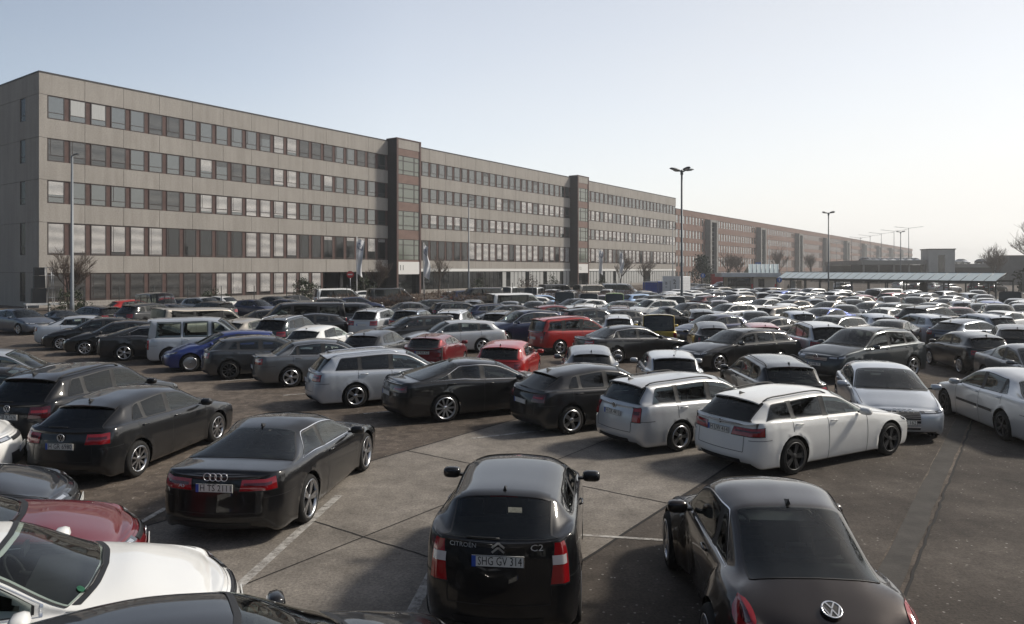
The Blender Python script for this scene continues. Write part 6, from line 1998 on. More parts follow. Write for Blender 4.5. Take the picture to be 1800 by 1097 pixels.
 ('estate', 'bluesilver', 24.18, 37.50, 0, 'pale blue grey estate seen from behind above the black hatchbacks', 'car', 'cars parked in the car park', 1, {'rails': 'chrome'}),
 ('sedan', 'grey', 15.88, 21.91, 190, 'grey car facing forward, cut by the right edge above the silver saloon', 'car', 'cars parked in the car park', 0, {'H': 1.48}),
 ('sedan', 'bluesilver', -14.60, 20.60, 66, 'silver car with chrome window frame and black mirror at the left edge', 'car', 'cars parked in the car park', 0, {'dlo': 'chrome', 'H': 1.5, 'blackmirror': True}),
 ('hatch', 'black', -12.40, 17.60, 66, 'black car at the left edge behind the black SUV', 'car', 'cars parked in the car park', 0, {}),
 ('sedan', 'black', -19.82, 34.87, 250, 'black saloon nosing left beside the silver saloon', 'car', 'cars parked in the car park', 1, {'spoke': 10}),
 ('hatch', 'black', -17.69, 32.81, 250, 'black hatchback nosing left with bright multi spoke wheel', 'car', 'cars parked in the car park', 1, {'spoke': 9, 'L': 4.4}),
 ('sedan', 'bluesilver', -21.40, 36.70, 68, 'light silver saloon with dark windows behind the black saloon nosing left', 'car', 'cars parked in the car park', 1, {'spoke': 5}),
 ('hatch', 'bluegrey', -28.97, 42.75, 118, 'blue grey hatchback facing right at the left edge', 'car', 'cars parked in the car park', 1, {'L': 4.2}),
 ('roadster', 'black', -27.90, 44.45, 300, 'low black roadster beside the blue grey hatchback', 'car', 'cars parked in the car park', 1, {}),
 ('estate', 'black', -26.56, 45.95, 300, 'black estate with chrome window line seen from behind at the earth bed', 'car', 'cars parked in the car park', 1, {'dlo': 'chrome', 'rails': False}),
 ('long_estate', 'white', -17.17, 38.75, 28, 'white estate seen from behind, in front of the black estate with chrome line', 'car', 'cars parked in the car park', 1, {}),
 ('van', 'beige', -15.40, 36.65, 40, 'old beige minibus with light side windows', 'van', 'cars parked in the car park', 1, {'H': 1.85, 'L': 4.6, 'privacy': True}),
 ('suv', 'anthracite', -22.81, 45.72, 22, 'dark SUV seen from behind, under the grey van', 'car', 'cars parked in the car park', 1, {}),
 ('sedan', 'navy', -23.14, 49.17, 112, 'dark navy saloon facing right beside the dark SUV', 'car', 'cars parked in the car park', 1, {}),
 ('hatch', 'red', -29.18, 56.08, 40, 'red hatchback close to the office wall behind the black estate with chrome line', 'car', 'cars parked in the car park', 1, {}),
 ('van', 'grey', -26.11, 53.16, 135, 'grey panel van facing forward close to the office wall', 'van', 'cars parked in the car park', 1, {'H': 2.1}),
 ('estate', 'anthracite', -21.84, 52.14, 302, 'dark estate seen from behind with orange tail lamp', 'car', 'cars parked in the car park', 1, {}),
 ('small_hatch', 'navy', -19.72, 55.86, 115, 'small navy car facing right with bright headlamps', 'car', 'cars parked in the car park', 1, {}),
 ('sedan', 'black', -13.91, 42.35, 66, 'black saloon half hidden in front of the small navy car', 'car', 'cars parked in the car park', 1, {}),
 ('sedan', 'navy', -17.58, 57.02, 112, 'dark navy saloon facing right behind the black minibus', 'car', 'cars parked in the car park', 1, {}),
 ('van', 'black', -11.77, 39.99, 248, 'black minibus nosing left behind the dark grey box van', 'van', 'cars parked in the car park', 1, {'privacy': True}),
 ('hatch', 'black', -10.91, 38.45, 248, 'black hatchback squeezed behind the dark grey box van', 'car', 'cars parked in the car park', 1, {}),
 ('box_van', 'darkgrey', -9.15, 42.88, 74, 'dark grey box van with black rear side glass', 'van', 'cars parked in the car park', 1, {'privacy': True, 'spoke': 5}),
 ('suv', 'silver', -7.40, 39.96, 12, 'silver SUV with black tailgate glass behind the dark grey box van', 'car', 'cars parked in the car park', 1, {'privacy': True}),
 ('suv', 'bluegrey', -5.42, 40.28, 9, 'blue grey SUV seen from behind with white number plate', 'car', 'cars parked in the car park', 1, {'H': 1.6}),
 ('sedan', 'grey', -7.71, 51.88, 248, 'grey saloon nosing left in front of the brown hedge', 'car', 'cars parked in the car park', 1, {}),
 ('estate', 'teal', -6.45, 54.92, 248, 'dark slate grey estate nosing left below the hedge', 'car', 'cars parked in the car park', 1, {}),
 ('estate', 'black', -3.67, 51.67, 66, 'black estate with bright window line, beside the dark slate grey estate', 'car', 'cars parked in the car park', 1, {'dlo': 'chrome'}),
 ('suv', 'silver', -3.00, 38.53, 9, 'silver SUV with bright roof rails seen from behind', 'car', 'cars parked in the car park', 1, {'rails': 'chrome', 'privacy': True}),
 ('long_estate', 'navy', -0.94, 49.19, 66, 'navy estate with chrome window line seen from behind', 'car', 'cars parked in the car park', 1, {'dlo': 'chrome'}),
 ('estate', 'anthracite', -0.54, 40.52, 12, 'dark grey estate seen from behind, beneath the navy estate', 'car', 'cars parked in the car park', 1, {'privacy': True}),
 ('hatch', 'navy', -13.08, 61.61, 64, 'navy hatchback beside the hedge end with red tail lamp', 'car', 'cars parked in the car park', 2, {}),
 ('hatch', 'anthracite', -14.41, 59.01, 64, 'dark grey hatchback left of the navy hatchback by the hedge', 'car', 'cars parked in the car park', 2, {}),
 ('van', 'white', 0.47, 56.51, 66, 'white minibus with black windows in front of the hedge', 'van', 'cars parked in the car park', 1, {'privacy': True, 'H': 1.95}),
 ('hatch', 'anthracite', -2.97, 56.43, 8, 'dark car seen from behind, left of the white minibus', 'car', 'cars parked in the car park', 1, {}),
 ('hatch', 'darkgrey', -0.21, 52.79, 190, 'grey car facing forward, below the white minibus', 'car', 'cars parked in the car park', 1, {}),
 ('hatch', 'darkgrey', 1.63, 52.92, 190, 'grey hatchback half hidden below the white hatchback', 'car', 'cars parked in the car park', 1, {}),
 ('sedan', 'anthracite', -0.40, 47.68, 246, 'dark grey saloon nosing left beside the dark red hatchback', 'car', 'cars parked in the car park', 1, {}),
 ('hatch', 'white', 1.52, 61.83, 244, 'white hatchback nosing left in front of the hedge', 'car', 'cars parked in the car park', 2, {}),
 ('small_hatch', 'lightblue', 3.10, 65.90, 66, 'small blue car, only its roof visible behind the white hatchback', 'car', 'cars parked in the car park', 2, {}),
 ('van', 'grey', 4.73, 61.81, 10, 'grey high roofed van seen from behind', 'van', 'cars parked in the car park', 2, {'H': 1.95}),
 ('hatch', 'winered', 2.96, 47.51, 63, 'dark red hatchback with black rear window, behind the bright red roof', 'car', 'cars parked in the car park', 1, {}),
 ('hatch', 'red', 1.41, 41.07, 190, 'bright red car, only its roof showing behind the navy SUV', 'car', 'cars parked in the car park', 1, {}),
 ('suv', 'black', 4.48, 39.99, 66, 'black SUV pointing right with dark glass, behind the red high roofed estate', 'car', 'cars parked in the car park', 1, {}),
 ('suv', 'white', 4.58, 44.95, 9, 'white SUV seen from behind over the black SUV', 'car', 'cars parked in the car park', 1, {'rails': True, 'privacy': True}),
 ('hatch', 'darkgrey', 4.78, 58.04, 244, 'grey hatchback nosing left below the grey high van', 'car', 'cars parked in the car park', 2, {}),
 ('hatch', 'white', 5.70, 56.53, 244, 'white hatchback nosing left beside the grey hatchback nosing left', 'car', 'cars parked in the car park', 1, {}),
 ('box_van', 'silver', 6.66, 61.88, 8, 'small silver van seen from behind, left of the green box van', 'van', 'cars parked in the car park', 2, {'H': 1.7}),
 ('box_van', 'green', 8.74, 61.67, 8, 'lime green box van seen from behind', 'van', 'cars parked in the car park', 2, {'privacy': True}),
 ('hatch', 'darkred', 8.52, 67.00, 12, 'dark red hatchback tucked left of the lime green box van', 'car', 'cars parked in the car park', 2, {}),
 ('estate', 'silver', 5.38, 36.97, 6, 'silver grey estate seen from behind, right of the red high roofed estate', 'car', 'cars parked in the car park', 1, {}),
 ('estate', 'darkred', 6.83, 46.24, 8, 'dark red estate with grey roof seen from behind', 'car', 'cars parked in the car park', 1, {}),
 ('hatch', 'teal', 7.86, 53.48, 244, 'dark slate grey hatchback nosing left, below the lime green box van', 'car', 'cars parked in the car park', 1, {}),
 ('suv', 'white', 9.99, 51.51, 244, 'white SUV with dark windows nosing left', 'car', 'cars parked in the car park', 1, {}),
 ('box_van', 'white', 12.25, 55.38, 6, 'white box van with black rear window beside the tall lamp post', 'van', 'cars parked in the car park', 1, {'privacy': True}),
 ('estate', 'lightblue', 12.31, 67.86, 64, 'light blue estate behind the dark slate hatchback', 'car', 'cars parked in the car park', 2, {}),
 ('hatch', 'black', 13.71, 66.63, 64, 'black hatchback between the light blue estate and the white box van', 'car', 'cars parked in the car park', 2, {}),
 ('small_hatch', 'grey', 10.37, 56.98, 190, 'small grey car left of the white SUV', 'car', 'cars parked in the car park', 1, {}),
 ('sedan', 'beige', 14.20, 79.42, 246, 'beige saloon near the blue container', 'car', 'cars parked in the car park', 2, {}),
 ('sedan', 'anthracite', 13.81, 74.63, 246, 'dark saloon in front of the beige saloon near the blue container', 'car', 'cars parked in the car park', 2, {}),
 ('hatch', 'anthracite', 12.28, 50.66, 244, 'grey hatchback nosing left to the right of the lamp post', 'car', 'cars parked in the car park', 1, {}),
 ('hatch', 'black', 11.11, 42.84, 6, 'black hatchback seen from behind, right of the black convertible', 'car', 'cars parked in the car park', 1, {'privacy': True}),
 ('hatch', 'darkred', 17.94, 64.84, 63, 'wine red hatchback with chrome window line, right of the lamp post', 'car', 'cars parked in the car park', 2, {'dlo': 'chrome'}),
 ('sedan', 'darkred', 15.83, 55.26, 12, 'dark red saloon seen from behind, below the wine red hatchback', 'car', 'cars parked in the car park', 1, {}),
 ('mpv', 'bronze', 18.90, 61.17, 238, 'bronze grey minivan nosing left', 'car', 'cars parked in the car park', 2, {}),
 ('long_estate', 'silver', 14.66, 49.07, 243, 'bright silver estate nosing left, below the bronze minivan', 'car', 'cars parked in the car park', 1, {}),
 ('sedan', 'grey', 13.57, 40.34, 190, 'grey saloon behind the navy hatchback', 'car', 'cars parked in the car park', 1, {}),
 ('estate', 'beige', 17.25, 45.57, 62, 'beige estate with dark tail, right of the silver estate', 'car', 'cars parked in the car park', 1, {'rails': False}),
 ('sedan', 'white', 20.07, 57.67, 240, 'white saloon nosing left, right of the bronze minivan', 'car', 'cars parked in the car park', 1, {}),
 ('small_hatch', 'white', 18.70, 49.58, 6, 'white rounded hatchback seen from behind, above the beige estate', 'car', 'cars parked in the car park', 1, {}),
 ('hatch', 'bronze', 21.23, 55.22, 241, 'bronze grey hatchback right of the white saloon', 'car', 'cars parked in the car park', 1, {}),
 ('sedan', 'beige', 23.23, 52.94, 238, 'pale bronze saloon nosing left, above the blue saloon', 'car', 'cars parked in the car park', 1, {}),
 ('sedan', 'brightblue', 18.90, 43.89, 238, 'bright blue saloon nosing left', 'car', 'cars parked in the car park', 1, {}),
 ('sedan', 'grey', 21.99, 47.64, 196, 'grey saloon facing forward, right of the bright blue saloon', 'car', 'cars parked in the car park', 1, {}),
 ('sedan', 'white', 23.20, 44.36, 58, 'white saloon seen from behind, right of the grey forward facing saloon', 'car', 'cars parked in the car park', 1, {}),
 ('hatch', 'bluesilver', 19.14, 38.40, 5, 'pale silver hatchback seen from behind, below the white saloon', 'car', 'cars parked in the car park', 1, {}),
 ('sedan', 'anthracite', 25.55, 51.70, 238, 'black saloon nosing left above the white saloon', 'car', 'cars parked in the car park', 1, {}),
 ('estate', 'teal', 25.54, 48.77, 242, 'dark blue grey estate behind the white saloon', 'car', 'cars parked in the car park', 1, {}),
 ('big_suv', 'black', 23.99, 41.19, 62, 'large black SUV seen from behind with bright roof', 'car', 'cars parked in the car park', 1, {'privacy': True, 'dlo': 'black'}),
 ('sedan', 'pinkred', 27.57, 44.47, 202, 'faded red saloon facing forward, right of the large black SUV', 'car', 'cars parked in the car park', 1, {}),
 ('suv', 'darkgrey', 31.03, 55.70, 200, 'dark grey SUV facing forward above the large black SUV', 'car', 'cars parked in the car park', 1, {}),
 ('hatch', 'white', 32.71, 62.31, 192, 'white hatchback facing forward, left of the dark grey SUV', 'car', 'cars parked in the car park', 2, {}),
 ('hatch', 'beige', 29.68, 62.64, 241, 'cream hatchback nosing left', 'car', 'cars parked in the car park', 2, {}),
 ('hatch', 'anthracite', 26.53, 55.90, 190, 'dark grey hatchback in front of the cream hatchback', 'car', 'cars parked in the car park', 1, {}),
 ('estate', 'anthracite', 25.30, 62.21, 241, 'dark blue grey estate with something pale on its windscreen', 'car', 'cars parked in the car park', 2, {}),
 ('hatch', 'black', 24.26, 58.16, 8, 'black hatchback seen from behind, right of the bronze hatchback', 'car', 'cars parked in the car park', 2, {}),
 ('suv', 'silver', 32.09, 70.65, 62, 'silver boxy SUV with dark rear window', 'car', 'cars parked in the car park', 2, {}),
 ('van', 'white', 35.60, 69.89, 243, 'white minibus nosing left in front of the canopy', 'van', 'cars parked in the car park', 2, {'privacy': True}),
 ('hatch', 'red', 32.29, 66.69, 10, 'red hatchback seen from behind, left of the white forward facing hatchback', 'car', 'cars parked in the car park', 2, {}),
 ('suv', 'red', 35.46, 66.62, 62, 'red SUV below the white minibus by the canopy', 'car', 'cars parked in the car park', 2, {}),
 ('sedan', 'grey', 32.27, 49.62, 202, 'grey saloon facing forward beneath the silver cars at right', 'car', 'cars parked in the car park', 1, {}),
 ('suv', 'bronze', 29.64, 44.03, 206, 'dark bronze SUV facing forward near the right edge', 'car', 'cars parked in the car park', 1, {}),
 ('hatch', 'white', 27.08, 40.40, 246, 'cream hatchback nosing left near the right edge', 'car', 'cars parked in the car park', 1, {}),
 ('sedan', 'grey', 29.54, 51.00, 243, 'dark beige saloon behind the large black SUV', 'car', 'cars parked in the car park', 1, {}),
 ('hatch', 'navy', 33.36, 53.95, 20, 'navy hatchback between the grey saloons', 'car', 'cars parked in the car park', 1, {}),
 ('sedan', 'white', 34.92, 58.05, 243, 'white saloon nosing left behind the navy hatchback', 'car', 'cars parked in the car park', 2, {}),
 ('sedan', 'silver', 39.26, 64.93, 243, 'silver saloon right behind a white saloon', 'car', 'cars parked in the car park', 2, {}),
 ('estate', 'silver', 47.00, 77.84, 62, 'silver estate with dark tail in front of the canopy', 'car', 'cars parked in the car park', 2, {'privacy': True}),
 ('hatch', 'black', 41.98, 72.60, 62, 'black hatchback left of the silver estate in front of the canopy', 'car', 'cars parked in the car park', 2, {}),
 ('suv', 'silver', 47.68, 73.97, 205, 'silver SUV facing forward in front of the canopy', 'car', 'cars parked in the car park', 2, {}),
 ('estate', 'white', 44.78, 71.12, 12, 'white estate seen from behind with black rear glass', 'car', 'cars parked in the car park', 2, {'privacy': True}),
 ('estate', 'silver', 43.09, 65.86, 205, 'silver estate facing forward at right', 'car', 'cars parked in the car park', 2, {}),
 ('sedan', 'white', 38.37, 58.43, 205, 'white saloon facing forward below the silver estate', 'car', 'cars parked in the car park', 2, {}),
 ('hatch', 'brightblue', 35.78, 54.23, 20, 'bright blue hatchback at right, above the bronze SUV', 'car', 'cars parked in the car park', 1, {}),
 ('van', 'black', 43.38, 62.53, 40, 'black van seen from behind near the right edge', 'van', 'cars parked in the car park', 2, {'H': 1.85, 'privacy': True}),
 ('hatch', 'black', 40.94, 58.61, 40, 'black hatchback seen from behind, below the black van', 'car', 'cars parked in the car park', 2, {}),
 ('hatch', 'white', 39.13, 54.77, 60, 'white hatchback at the right edge', 'car', 'cars parked in the car park', 1, {}),
 ('sedan', 'silver', 34.62, 48.86, 205, 'silver saloon facing forward at the right edge', 'car', 'cars parked in the car park', 1, {}),
 ('sedan', 'silver', 48.62, 69.87, 240, 'silver saloon at the far right beside the black van', 'car', 'cars parked in the car park', 2, {}),
 ('sedan', 'silver', 41.75, 77.22, 243, 'silver saloon right of the white minibus by the canopy', 'car', 'cars parked in the car park', 2, {}),
 ('hatch', 'grey', 38.83, 69.51, 243, 'grey hatchback above the dark grey SUV', 'car', 'cars parked in the car park', 2, {}),
 ('sedan', 'silver', 38.98, 73.25, 190, 'silver saloon below the white minibus by the canopy', 'car', 'cars parked in the car park', 2, {}),
 ('hatch', 'beige', 34.00, 59.54, 243, 'beige hatchback right of the dark grey SUV', 'car', 'cars parked in the car park', 2, {}),
 ('hatch', 'white', 25.06, 68.80, 241, 'white hatchback nose showing, right of the bronze minivan', 'car', 'cars parked in the car park', 2, {}),
 ('small_hatch', 'white', 22.07, 61.47, 6, 'white small hatchback tail on, behind the black four door coupe', 'car', 'cars parked in the car park', 2, {}),
 ('estate', 'black', 25.11, 72.77, 9, 'black estate tail on, right of the bronze minivan', 'car', 'cars parked in the car park', 2, {'privacy': True}),
 ('hatch', 'grey', 29.59, 80.75, 62, 'grey hatchback seen from behind at an angle, beyond and right of the bronze minivan', 'car', 'cars parked in the car park', 2, {}),
 ('mpv', 'bronze', 31.32, 85.65, 62, 'bronze minivan seen from behind at an angle, beyond and right of the bronze minivan', 'car', 'cars parked in the car park', 2, {}),
 ('small_hatch', 'brightblue', 30.05, 79.07, 62, 'blue small hatchback seen from behind at an angle, right of the bronze minivan', 'car', 'cars parked in the car park', 2, {}),
 ('sedan', 'silver', 31.14, 90.99, 190, 'silver saloon facing forward, beyond and right of the bronze minivan', 'car', 'cars parked in the car park', 2, {}),
 ('sedan', 'grey', 27.69, 83.40, 190, 'grey saloon facing forward, behind the bronze minivan', 'car', 'cars parked in the car park', 2, {}),
 ('estate', 'white', 28.16, 87.30, 62, 'white estate seen from behind at an angle, behind the bronze minivan', 'car', 'cars parked in the car park', 2, {}),
 ('estate', 'white', 24.56, 76.11, 62, 'white estate seen from behind at an angle, beyond and right of the dark red saloon', 'car', 'cars parked in the car park', 2, {}),
 ('hatch', 'black', 23.93, 80.58, 10, 'black hatchback tail on, left of the bronze minivan', 'car', 'cars parked in the car park', 2, {'privacy': True}),
 ('estate', 'beige', 27.98, 94.78, 62, 'beige estate seen from behind at an angle, behind the dark red saloon', 'car', 'cars parked in the car park', 2, {}),
 ('hatch', 'white', 23.27, 84.43, 241, 'white hatchback nose showing, behind the dark red saloon', 'car', 'cars parked in the car park', 2, {}),
 ('sedan', 'darkgrey', 21.87, 76.66, 62, 'dark grey saloon seen from behind at an angle, right of the wine red hatchback', 'car', 'cars parked in the car park', 2, {}),
 ('sedan', 'anthracite', 18.97, 63.38, 62, 'charcoal saloon seen from behind at an angle, behind the dark red saloon', 'car', 'cars parked in the car park', 2, {}),
 ('hatch', 'white', 19.74, 80.65, 241, 'white hatchback nose showing, beyond and left of the wine red hatchback', 'car', 'cars parked in the car park', 2, {}),
 ('estate', 'white', 18.78, 71.01, 62, 'white estate seen from behind at an angle, left of the wine red hatchback', 'car', 'cars parked in the car park', 2, {}),
 ('hatch', 'black', 23.84, 90.48, 62, 'black hatchback seen from behind at an angle, behind the wine red hatchback', 'car', 'cars parked in the car park', 2, {}),
 ('hatch', 'white', 19.19, 83.85, 190, 'white hatchback facing forward, behind the white box van', 'car', 'cars parked in the car park', 2, {}),
 ('estate', 'white', 17.69, 74.53, 62, 'white estate seen from behind at an angle, behind the white box van', 'car', 'cars parked in the car park', 2, {}),
 ('hatch', 'white', 17.41, 77.39, 62, 'white hatchback seen from behind at an angle, behind the white box van', 'car', 'cars parked in the car park', 2, {}),
 ('sedan', 'silver', 15.01, 71.16, 243, 'silver saloon nose showing, behind the white box van', 'car', 'cars parked in the car park', 2, {}),
 ('hatch', 'anthracite', 15.01, 65.30, 243, 'charcoal hatchback nose showing, right of the white box van', 'car', 'cars parked in the car park', 2, {}),
 ('sedan', 'black', 34.64, 89.09, 243, 'black saloon nose showing, behind the silver blue hatchback', 'car', 'cars parked in the car park', 2, {}),
 ('hatch', 'red', 34.90, 85.07, 62, 'red hatchback seen from behind at an angle, behind the silver blue hatchback', 'car', 'cars parked in the car park', 2, {}),
 ('mpv', 'silver', 34.02, 82.59, 243, 'silver minivan nose showing, beyond and right of the silver blue hatchback', 'car', 'cars parked in the car park', 2, {}),
 ('hatch', 'grey', 30.69, 77.15, 62, 'grey hatchback seen from behind at an angle, behind the silver blue hatchback', 'car', 'cars parked in the car park', 2, {}),
 ('hatch', 'silver', 29.08, 72.27, 243, 'silver hatchback nose showing, beyond and right of the silver blue hatchback', 'car', 'cars parked in the car park', 2, {}),
 ('hatch', 'white', 31.58, 75.60, 243, 'white hatchback nose showing, beyond and right of the silver blue hatchback', 'car', 'cars parked in the car park', 2, {}),
 ('hatch', 'bronze', 28.86, 64.80, 243, 'bronze hatchback nose showing, behind the grey estate with silver mirrors', 'car', 'cars parked in the car park', 2, {}),
 ('sedan', 'bronze', 34.38, 73.84, 243, 'bronze saloon nose showing, beyond and right of the grey estate with silver mirrors', 'car', 'cars parked in the car park', 2, {}),
 ('sedan', 'silver', 37.32, 77.31, 243, 'silver saloon nose showing, beyond and right of the grey estate with silver mirrors', 'car', 'cars parked in the car park', 2, {}),
 ('estate', 'silver', 36.86, 82.06, 243, 'silver estate nose showing, behind the grey estate with silver mirrors', 'car', 'cars parked in the car park', 2, {}),
 ('hatch', 'white', 25.57, 67.02, 243, 'white hatchback nose showing, behind the silver blue hatchback', 'car', 'cars parked in the car park', 2, {}),
 ('hatch', 'silver', 46.37, 83.13, 62, 'silver hatchback seen from behind at an angle, beyond and left of the silver blue estate', 'car', 'cars parked in the car park', 2, {}),
 ('sedan', 'anthracite', 28.26, 66.44, 243, 'charcoal saloon nose showing, behind the silver minivan', 'car', 'cars parked in the car park', 2, {}),
 ('van', 'white', -16.68, 69.99, 62, 'white van seen from behind, by the passage in the office block', 'van', 'vehicles on the street along the office', 2, {}),
 ('hatch', 'white', -15.96, 79.77, 62, 'white car behind the hedge by the passage', 'car', 'vehicles on the street along the office', 2, {}),
 ('van', 'anthracite', -11.87, 71.41, 62, 'dark minibus with pale tail in front of entrance 11', 'van', 'vehicles on the street along the office', 2, {}),
 ('small_hatch', 'white', -6.30, 78.35, 20, 'small white car seen from behind over the hedge', 'car', 'vehicles on the street along the office', 2, {}),
 ('suv', 'navy', -4.50, 74.32, 62, 'dark blue SUV over the hedge', 'car', 'vehicles on the street along the office', 2, {}),
 ('hatch', 'silver', -3.30, 77.34, 120, 'silver hatchback over the hedge', 'car', 'vehicles on the street along the office', 2, {}),
 ('van', 'anthracite', -3.33, 72.87, 242, 'dark van over the hedge', 'van', 'vehicles on the street along the office', 2, {}),
 ('box_van', 'white', -0.10, 83.30, 20, 'white van seen from behind over the hedge', 'van', 'vehicles on the street along the office', 2, {}),
 ('hatch', 'anthracite', 0.31, 92.79, 242, 'dark hatchback over the hedge', 'car', 'vehicles on the street along the office', 2, {}),
 ('box_van', 'silver', 2.77, 81.69, 20, 'silver van seen from behind over the hedge', 'van', 'vehicles on the street along the office', 2, {}),
 ('van', 'anthracite', 5.69, 90.24, 62, 'dark minibus with pale tail near the far entrance', 'van', 'vehicles on the street along the office', 2, {}),
 ('hatch', 'white', 5.30, 85.05, 120, 'white hatchback near the far entrance', 'car', 'vehicles on the street along the office', 2, {}),
 ('sedan', 'silver', 6.93, 82.09, 120, 'silver saloon near the far entrance', 'car', 'vehicles on the street along the office', 2, {}),
 ('van', 'beige', 9.89, 88.65, 62, 'beige van near the far entrance', 'van', 'vehicles on the street along the office', 2, {}),
 ('van', 'silver', 14.15, 93.84, 110, 'silver van pointing right beside the flags', 'van', 'vehicles on the street along the office', 2, {}),
 ('hatch', 'silver', 11.48, 86.09, 20, 'silver hatchback under the silver van', 'car', 'vehicles on the street along the office', 2, {}),
 ('suv', 'silver', -23.42, 55.20, 118, 'silver SUV facing right by the office wall', 'car', 'cars parked in the car park', 1, {}),
 ('hatch', 'white', -26.09, 64.00, 300, 'white hatchback by the office wall', 'car', 'cars parked in the car park', 2, {}),
 ('sedan', 'anthracite', -20.62, 63.26, 112, 'dark saloon by the office wall', 'car', 'cars parked in the car park', 2, {}),
 ('hatch', 'black', -19.58, 66.24, 40, 'black hatchback by the office wall with red lamps', 'car', 'cars parked in the car park', 2, {}),
 ('sedan', 'anthracite', -26.71, 58.63, 118, 'charcoal saloon nose showing, beyond and left of the beige minibus', 'car', 'cars parked in the car park', 2, {}),
 ('hatch', 'silver', 75.65, 140.23, 62, 'silver hatchback seen from behind at an angle, behind the black saloon facing forward', 'car', 'cars behind the canopy', 2, {}),
 ('hatch', 'anthracite', 72.28, 128.34, 62, 'charcoal hatchback seen from behind at an angle, beyond and left of the silver blue estate', 'car', 'cars behind the canopy', 2, {}),
 ('hatch', 'white', 75.04, 127.82, 62, 'white hatchback seen from behind at an angle, behind the silver blue estate', 'car', 'cars behind the canopy', 2, {}),
 ('hatch', 'silver', 71.77, 118.42, 62, 'silver hatchback seen from behind at an angle, beyond and right of the silver blue estate', 'car', 'cars behind the canopy', 2, {}),
 ('suv', 'anthracite', 76.99, 118.95, 62, 'charcoal SUV seen from behind at an angle, beyond and left of the pale blue estate', 'car', 'cars behind the canopy', 2, {}),
 ('suv', 'black', 78.81, 117.89, 62, 'black SUV seen from behind at an angle, behind the pale blue estate', 'car', 'cars behind the canopy', 2, {}),
 ('suv', 'navy', 55.09, 121.12, 243, 'navy SUV nose showing, behind the grey estate with silver mirrors', 'car', 'cars behind the canopy', 2, {}),
 ('suv', 'navy', 36.70, 126.90, 243, 'navy SUV nose showing, behind the dark red saloon', 'car', 'cars behind the canopy', 2, {}),
 ('hatch', 'black', 30.22, 121.93, 243, 'black hatchback nose showing, beyond and left of the wine red hatchback', 'car', 'cars behind the canopy', 2, {}),
 ('hatch', 'anthracite', 30.89, 117.59, 243, 'charcoal hatchback nose showing, behind the wine red hatchback', 'car', 'cars behind the canopy', 2, {}),
]
# ---------------------------------------------------------------- placing the cars
def words(root, sh, txt, size, y, z, rear=True, wide=1.1):
    t = text_mb(txt, size, wide)
    m = MB(); m.ext(t)
    jj = np.linspace(.5, 5, 60)
    e = sh.pt(np.full(60, sh.K-1), jj)
    def xat(yy, zz):
        ye = np.interp(zz, e[:, 2], e[:, 1]); fr = min(.98, abs(yy)/ye)
        P = sh.cap(jj, np.full(60, fr), True)
        return np.interp(zz, P[:, 2], P[:, 0])
    m.v = [(xat(y - x_, z + z_) - .012, y - x_, z + z_) for x_, y_, z_ in m.v]
    m.build('lettering', M_CHROME, root)

def extra_beetle(root, sh):
    c = sh.pt(np.array([13.1, 13.5]), np.array([8.0, 8.0]))
    d = c[1]-c[0]; sl = math.atan2(-d[2], -d[0])          # slope of the tailgate, falling to the rear
    o = link_mesh('badge', badge_mesh('roundel', .085), root, tuple(.5*(c[0]+c[1]) + [-.02, 0, .02]))
    o.rotation_euler = (-(math.pi/2 - abs(sl)), 0, R(-90))

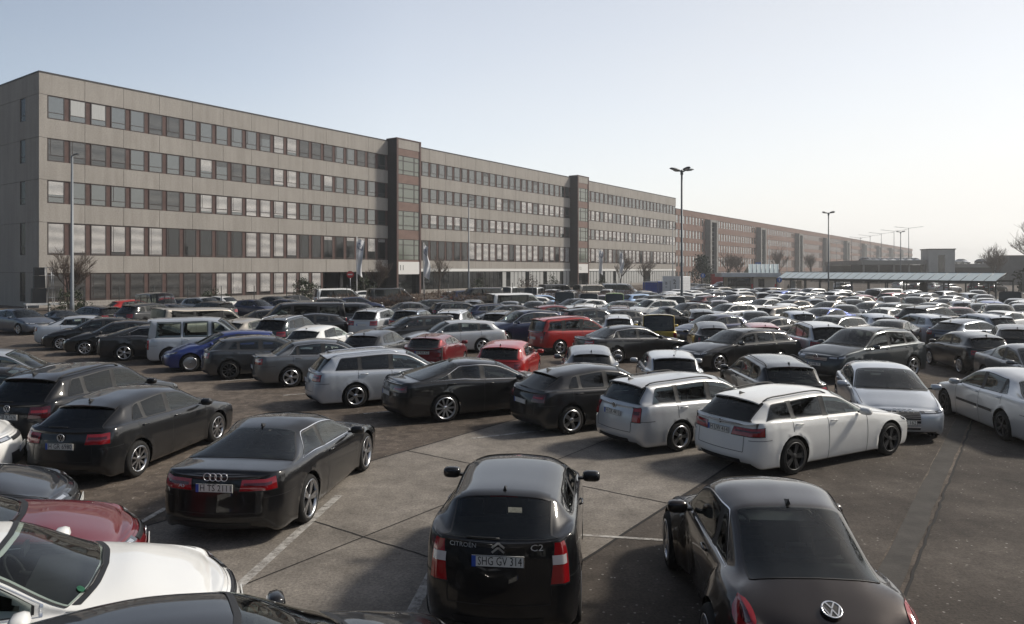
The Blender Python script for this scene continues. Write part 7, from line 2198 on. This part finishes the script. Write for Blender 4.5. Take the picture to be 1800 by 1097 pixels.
def extra_c2(root, sh):
    words(root, sh, 'CITROËN', .060, .36, 1.01); words(root, sh, 'C2', .085, -.38, 1.0, wide=1.3)
def extra_a5(root, sh):
    words(root, sh, 'A5', .075, .50, .80)
def extra_sticker(root, sh):
    P = np.zeros((2, 13, 3))
    c = sh.pt(np.array([4.75, 4.78, 4.75]), np.array([6.75, 6.75, 6.80])); c[:, 1] *= -1
    u = (c[1]-c[0]); u /= np.linalg.norm(u); v = (c[2]-c[0]); v -= u*np.dot(u, v); v /= np.linalg.norm(v)
    n = np.cross(u, v); n *= np.sign(n[2])
    m = MB()
    ring = [tuple(c[0] + n*.014 + (u*math.cos(a)+v*math.sin(a))*.036) for a in np.linspace(0, 2*math.pi, 17)[:-1]]
    m.add(ring, [tuple(range(16)), tuple(range(15, -1, -1))])
    m.build('sticker', plain('green_sticker', (.03, .17, .09), .4), root)
KEY = {
 'whitebl': dict(extra=extra_sticker),
 'c2': dict(plates=('SHG GV 314', ''), badges=(('chevrons', 1.02, .062), None), extra=extra_c2),
 'beetle': dict(plates=(None, ''), extra=extra_beetle),
 'a5': dict(plates=('H TS 2111', ''), badges=(('rings', .93, .055), None), extra=extra_a5),
 'golf8a': dict(plates=('H GR 6980', ''), badges=(('roundel', .86, .07), None)),
 'tiguanl': dict(plates=('WOB X 7626', ''), badges=(('roundel', 1.02, .07), None)),
 'golf4': dict(plates=('H CK 4415', ''), badges=(('roundel', .93, .06), None)),
 'bmw3': dict(plates=('H LW 414', ''), badges=(('quarters', .93, .05), None)),
 'a3': dict(plates=('', 'WF KR 162'), badges=(None, ('rings', .66, .07))),
 'touareg': dict(plates=('', 'H MK 9'), badges=(None, ('roundel', .82, .10))),
 'twingo': dict(plates=('H AA 62', '')),
 'redhood': dict(badges=(None, ('roundel', .60, .06))),
}
for (typ, col, x, y, th, label, cat, grp, lod, ov) in CARS:
    ov = dict(ov)
    k = ov.pop('key', None)
    soft = ov.pop('softtop', 0); ov.pop('wheelflare', 0)
    kw = KEY.get(k, {})
    root = car(typ, col, x, y, th, label, cat, grp, lod, over=ov, **kw)
for (typ, col, x, y, z, label) in DECKCARS:
    car(typ, col, x, y, 174, label, 'car', 'cars on the parking deck', 2, z0=z)

# ---------------------------------------------------------------- the hazy air
hz = MB(); hz.box(-700, 900, -120, 1400, -1.0, 40)
hm, hn, hl, hb = newmat('hazy_air')
hn.remove(hb)
pv = hn.new('ShaderNodeVolumePrincipled')
pv.inputs['Color'].default_value = (.99, .99, .99, 1)
pv.inputs['Density'].default_value = .00065
pv.inputs['Anisotropy'].default_value = .5
hl.new(pv.outputs[0], hn['Material Output'].inputs['Volume'])
tag(hz.build('haze', hm), kind='stuff')
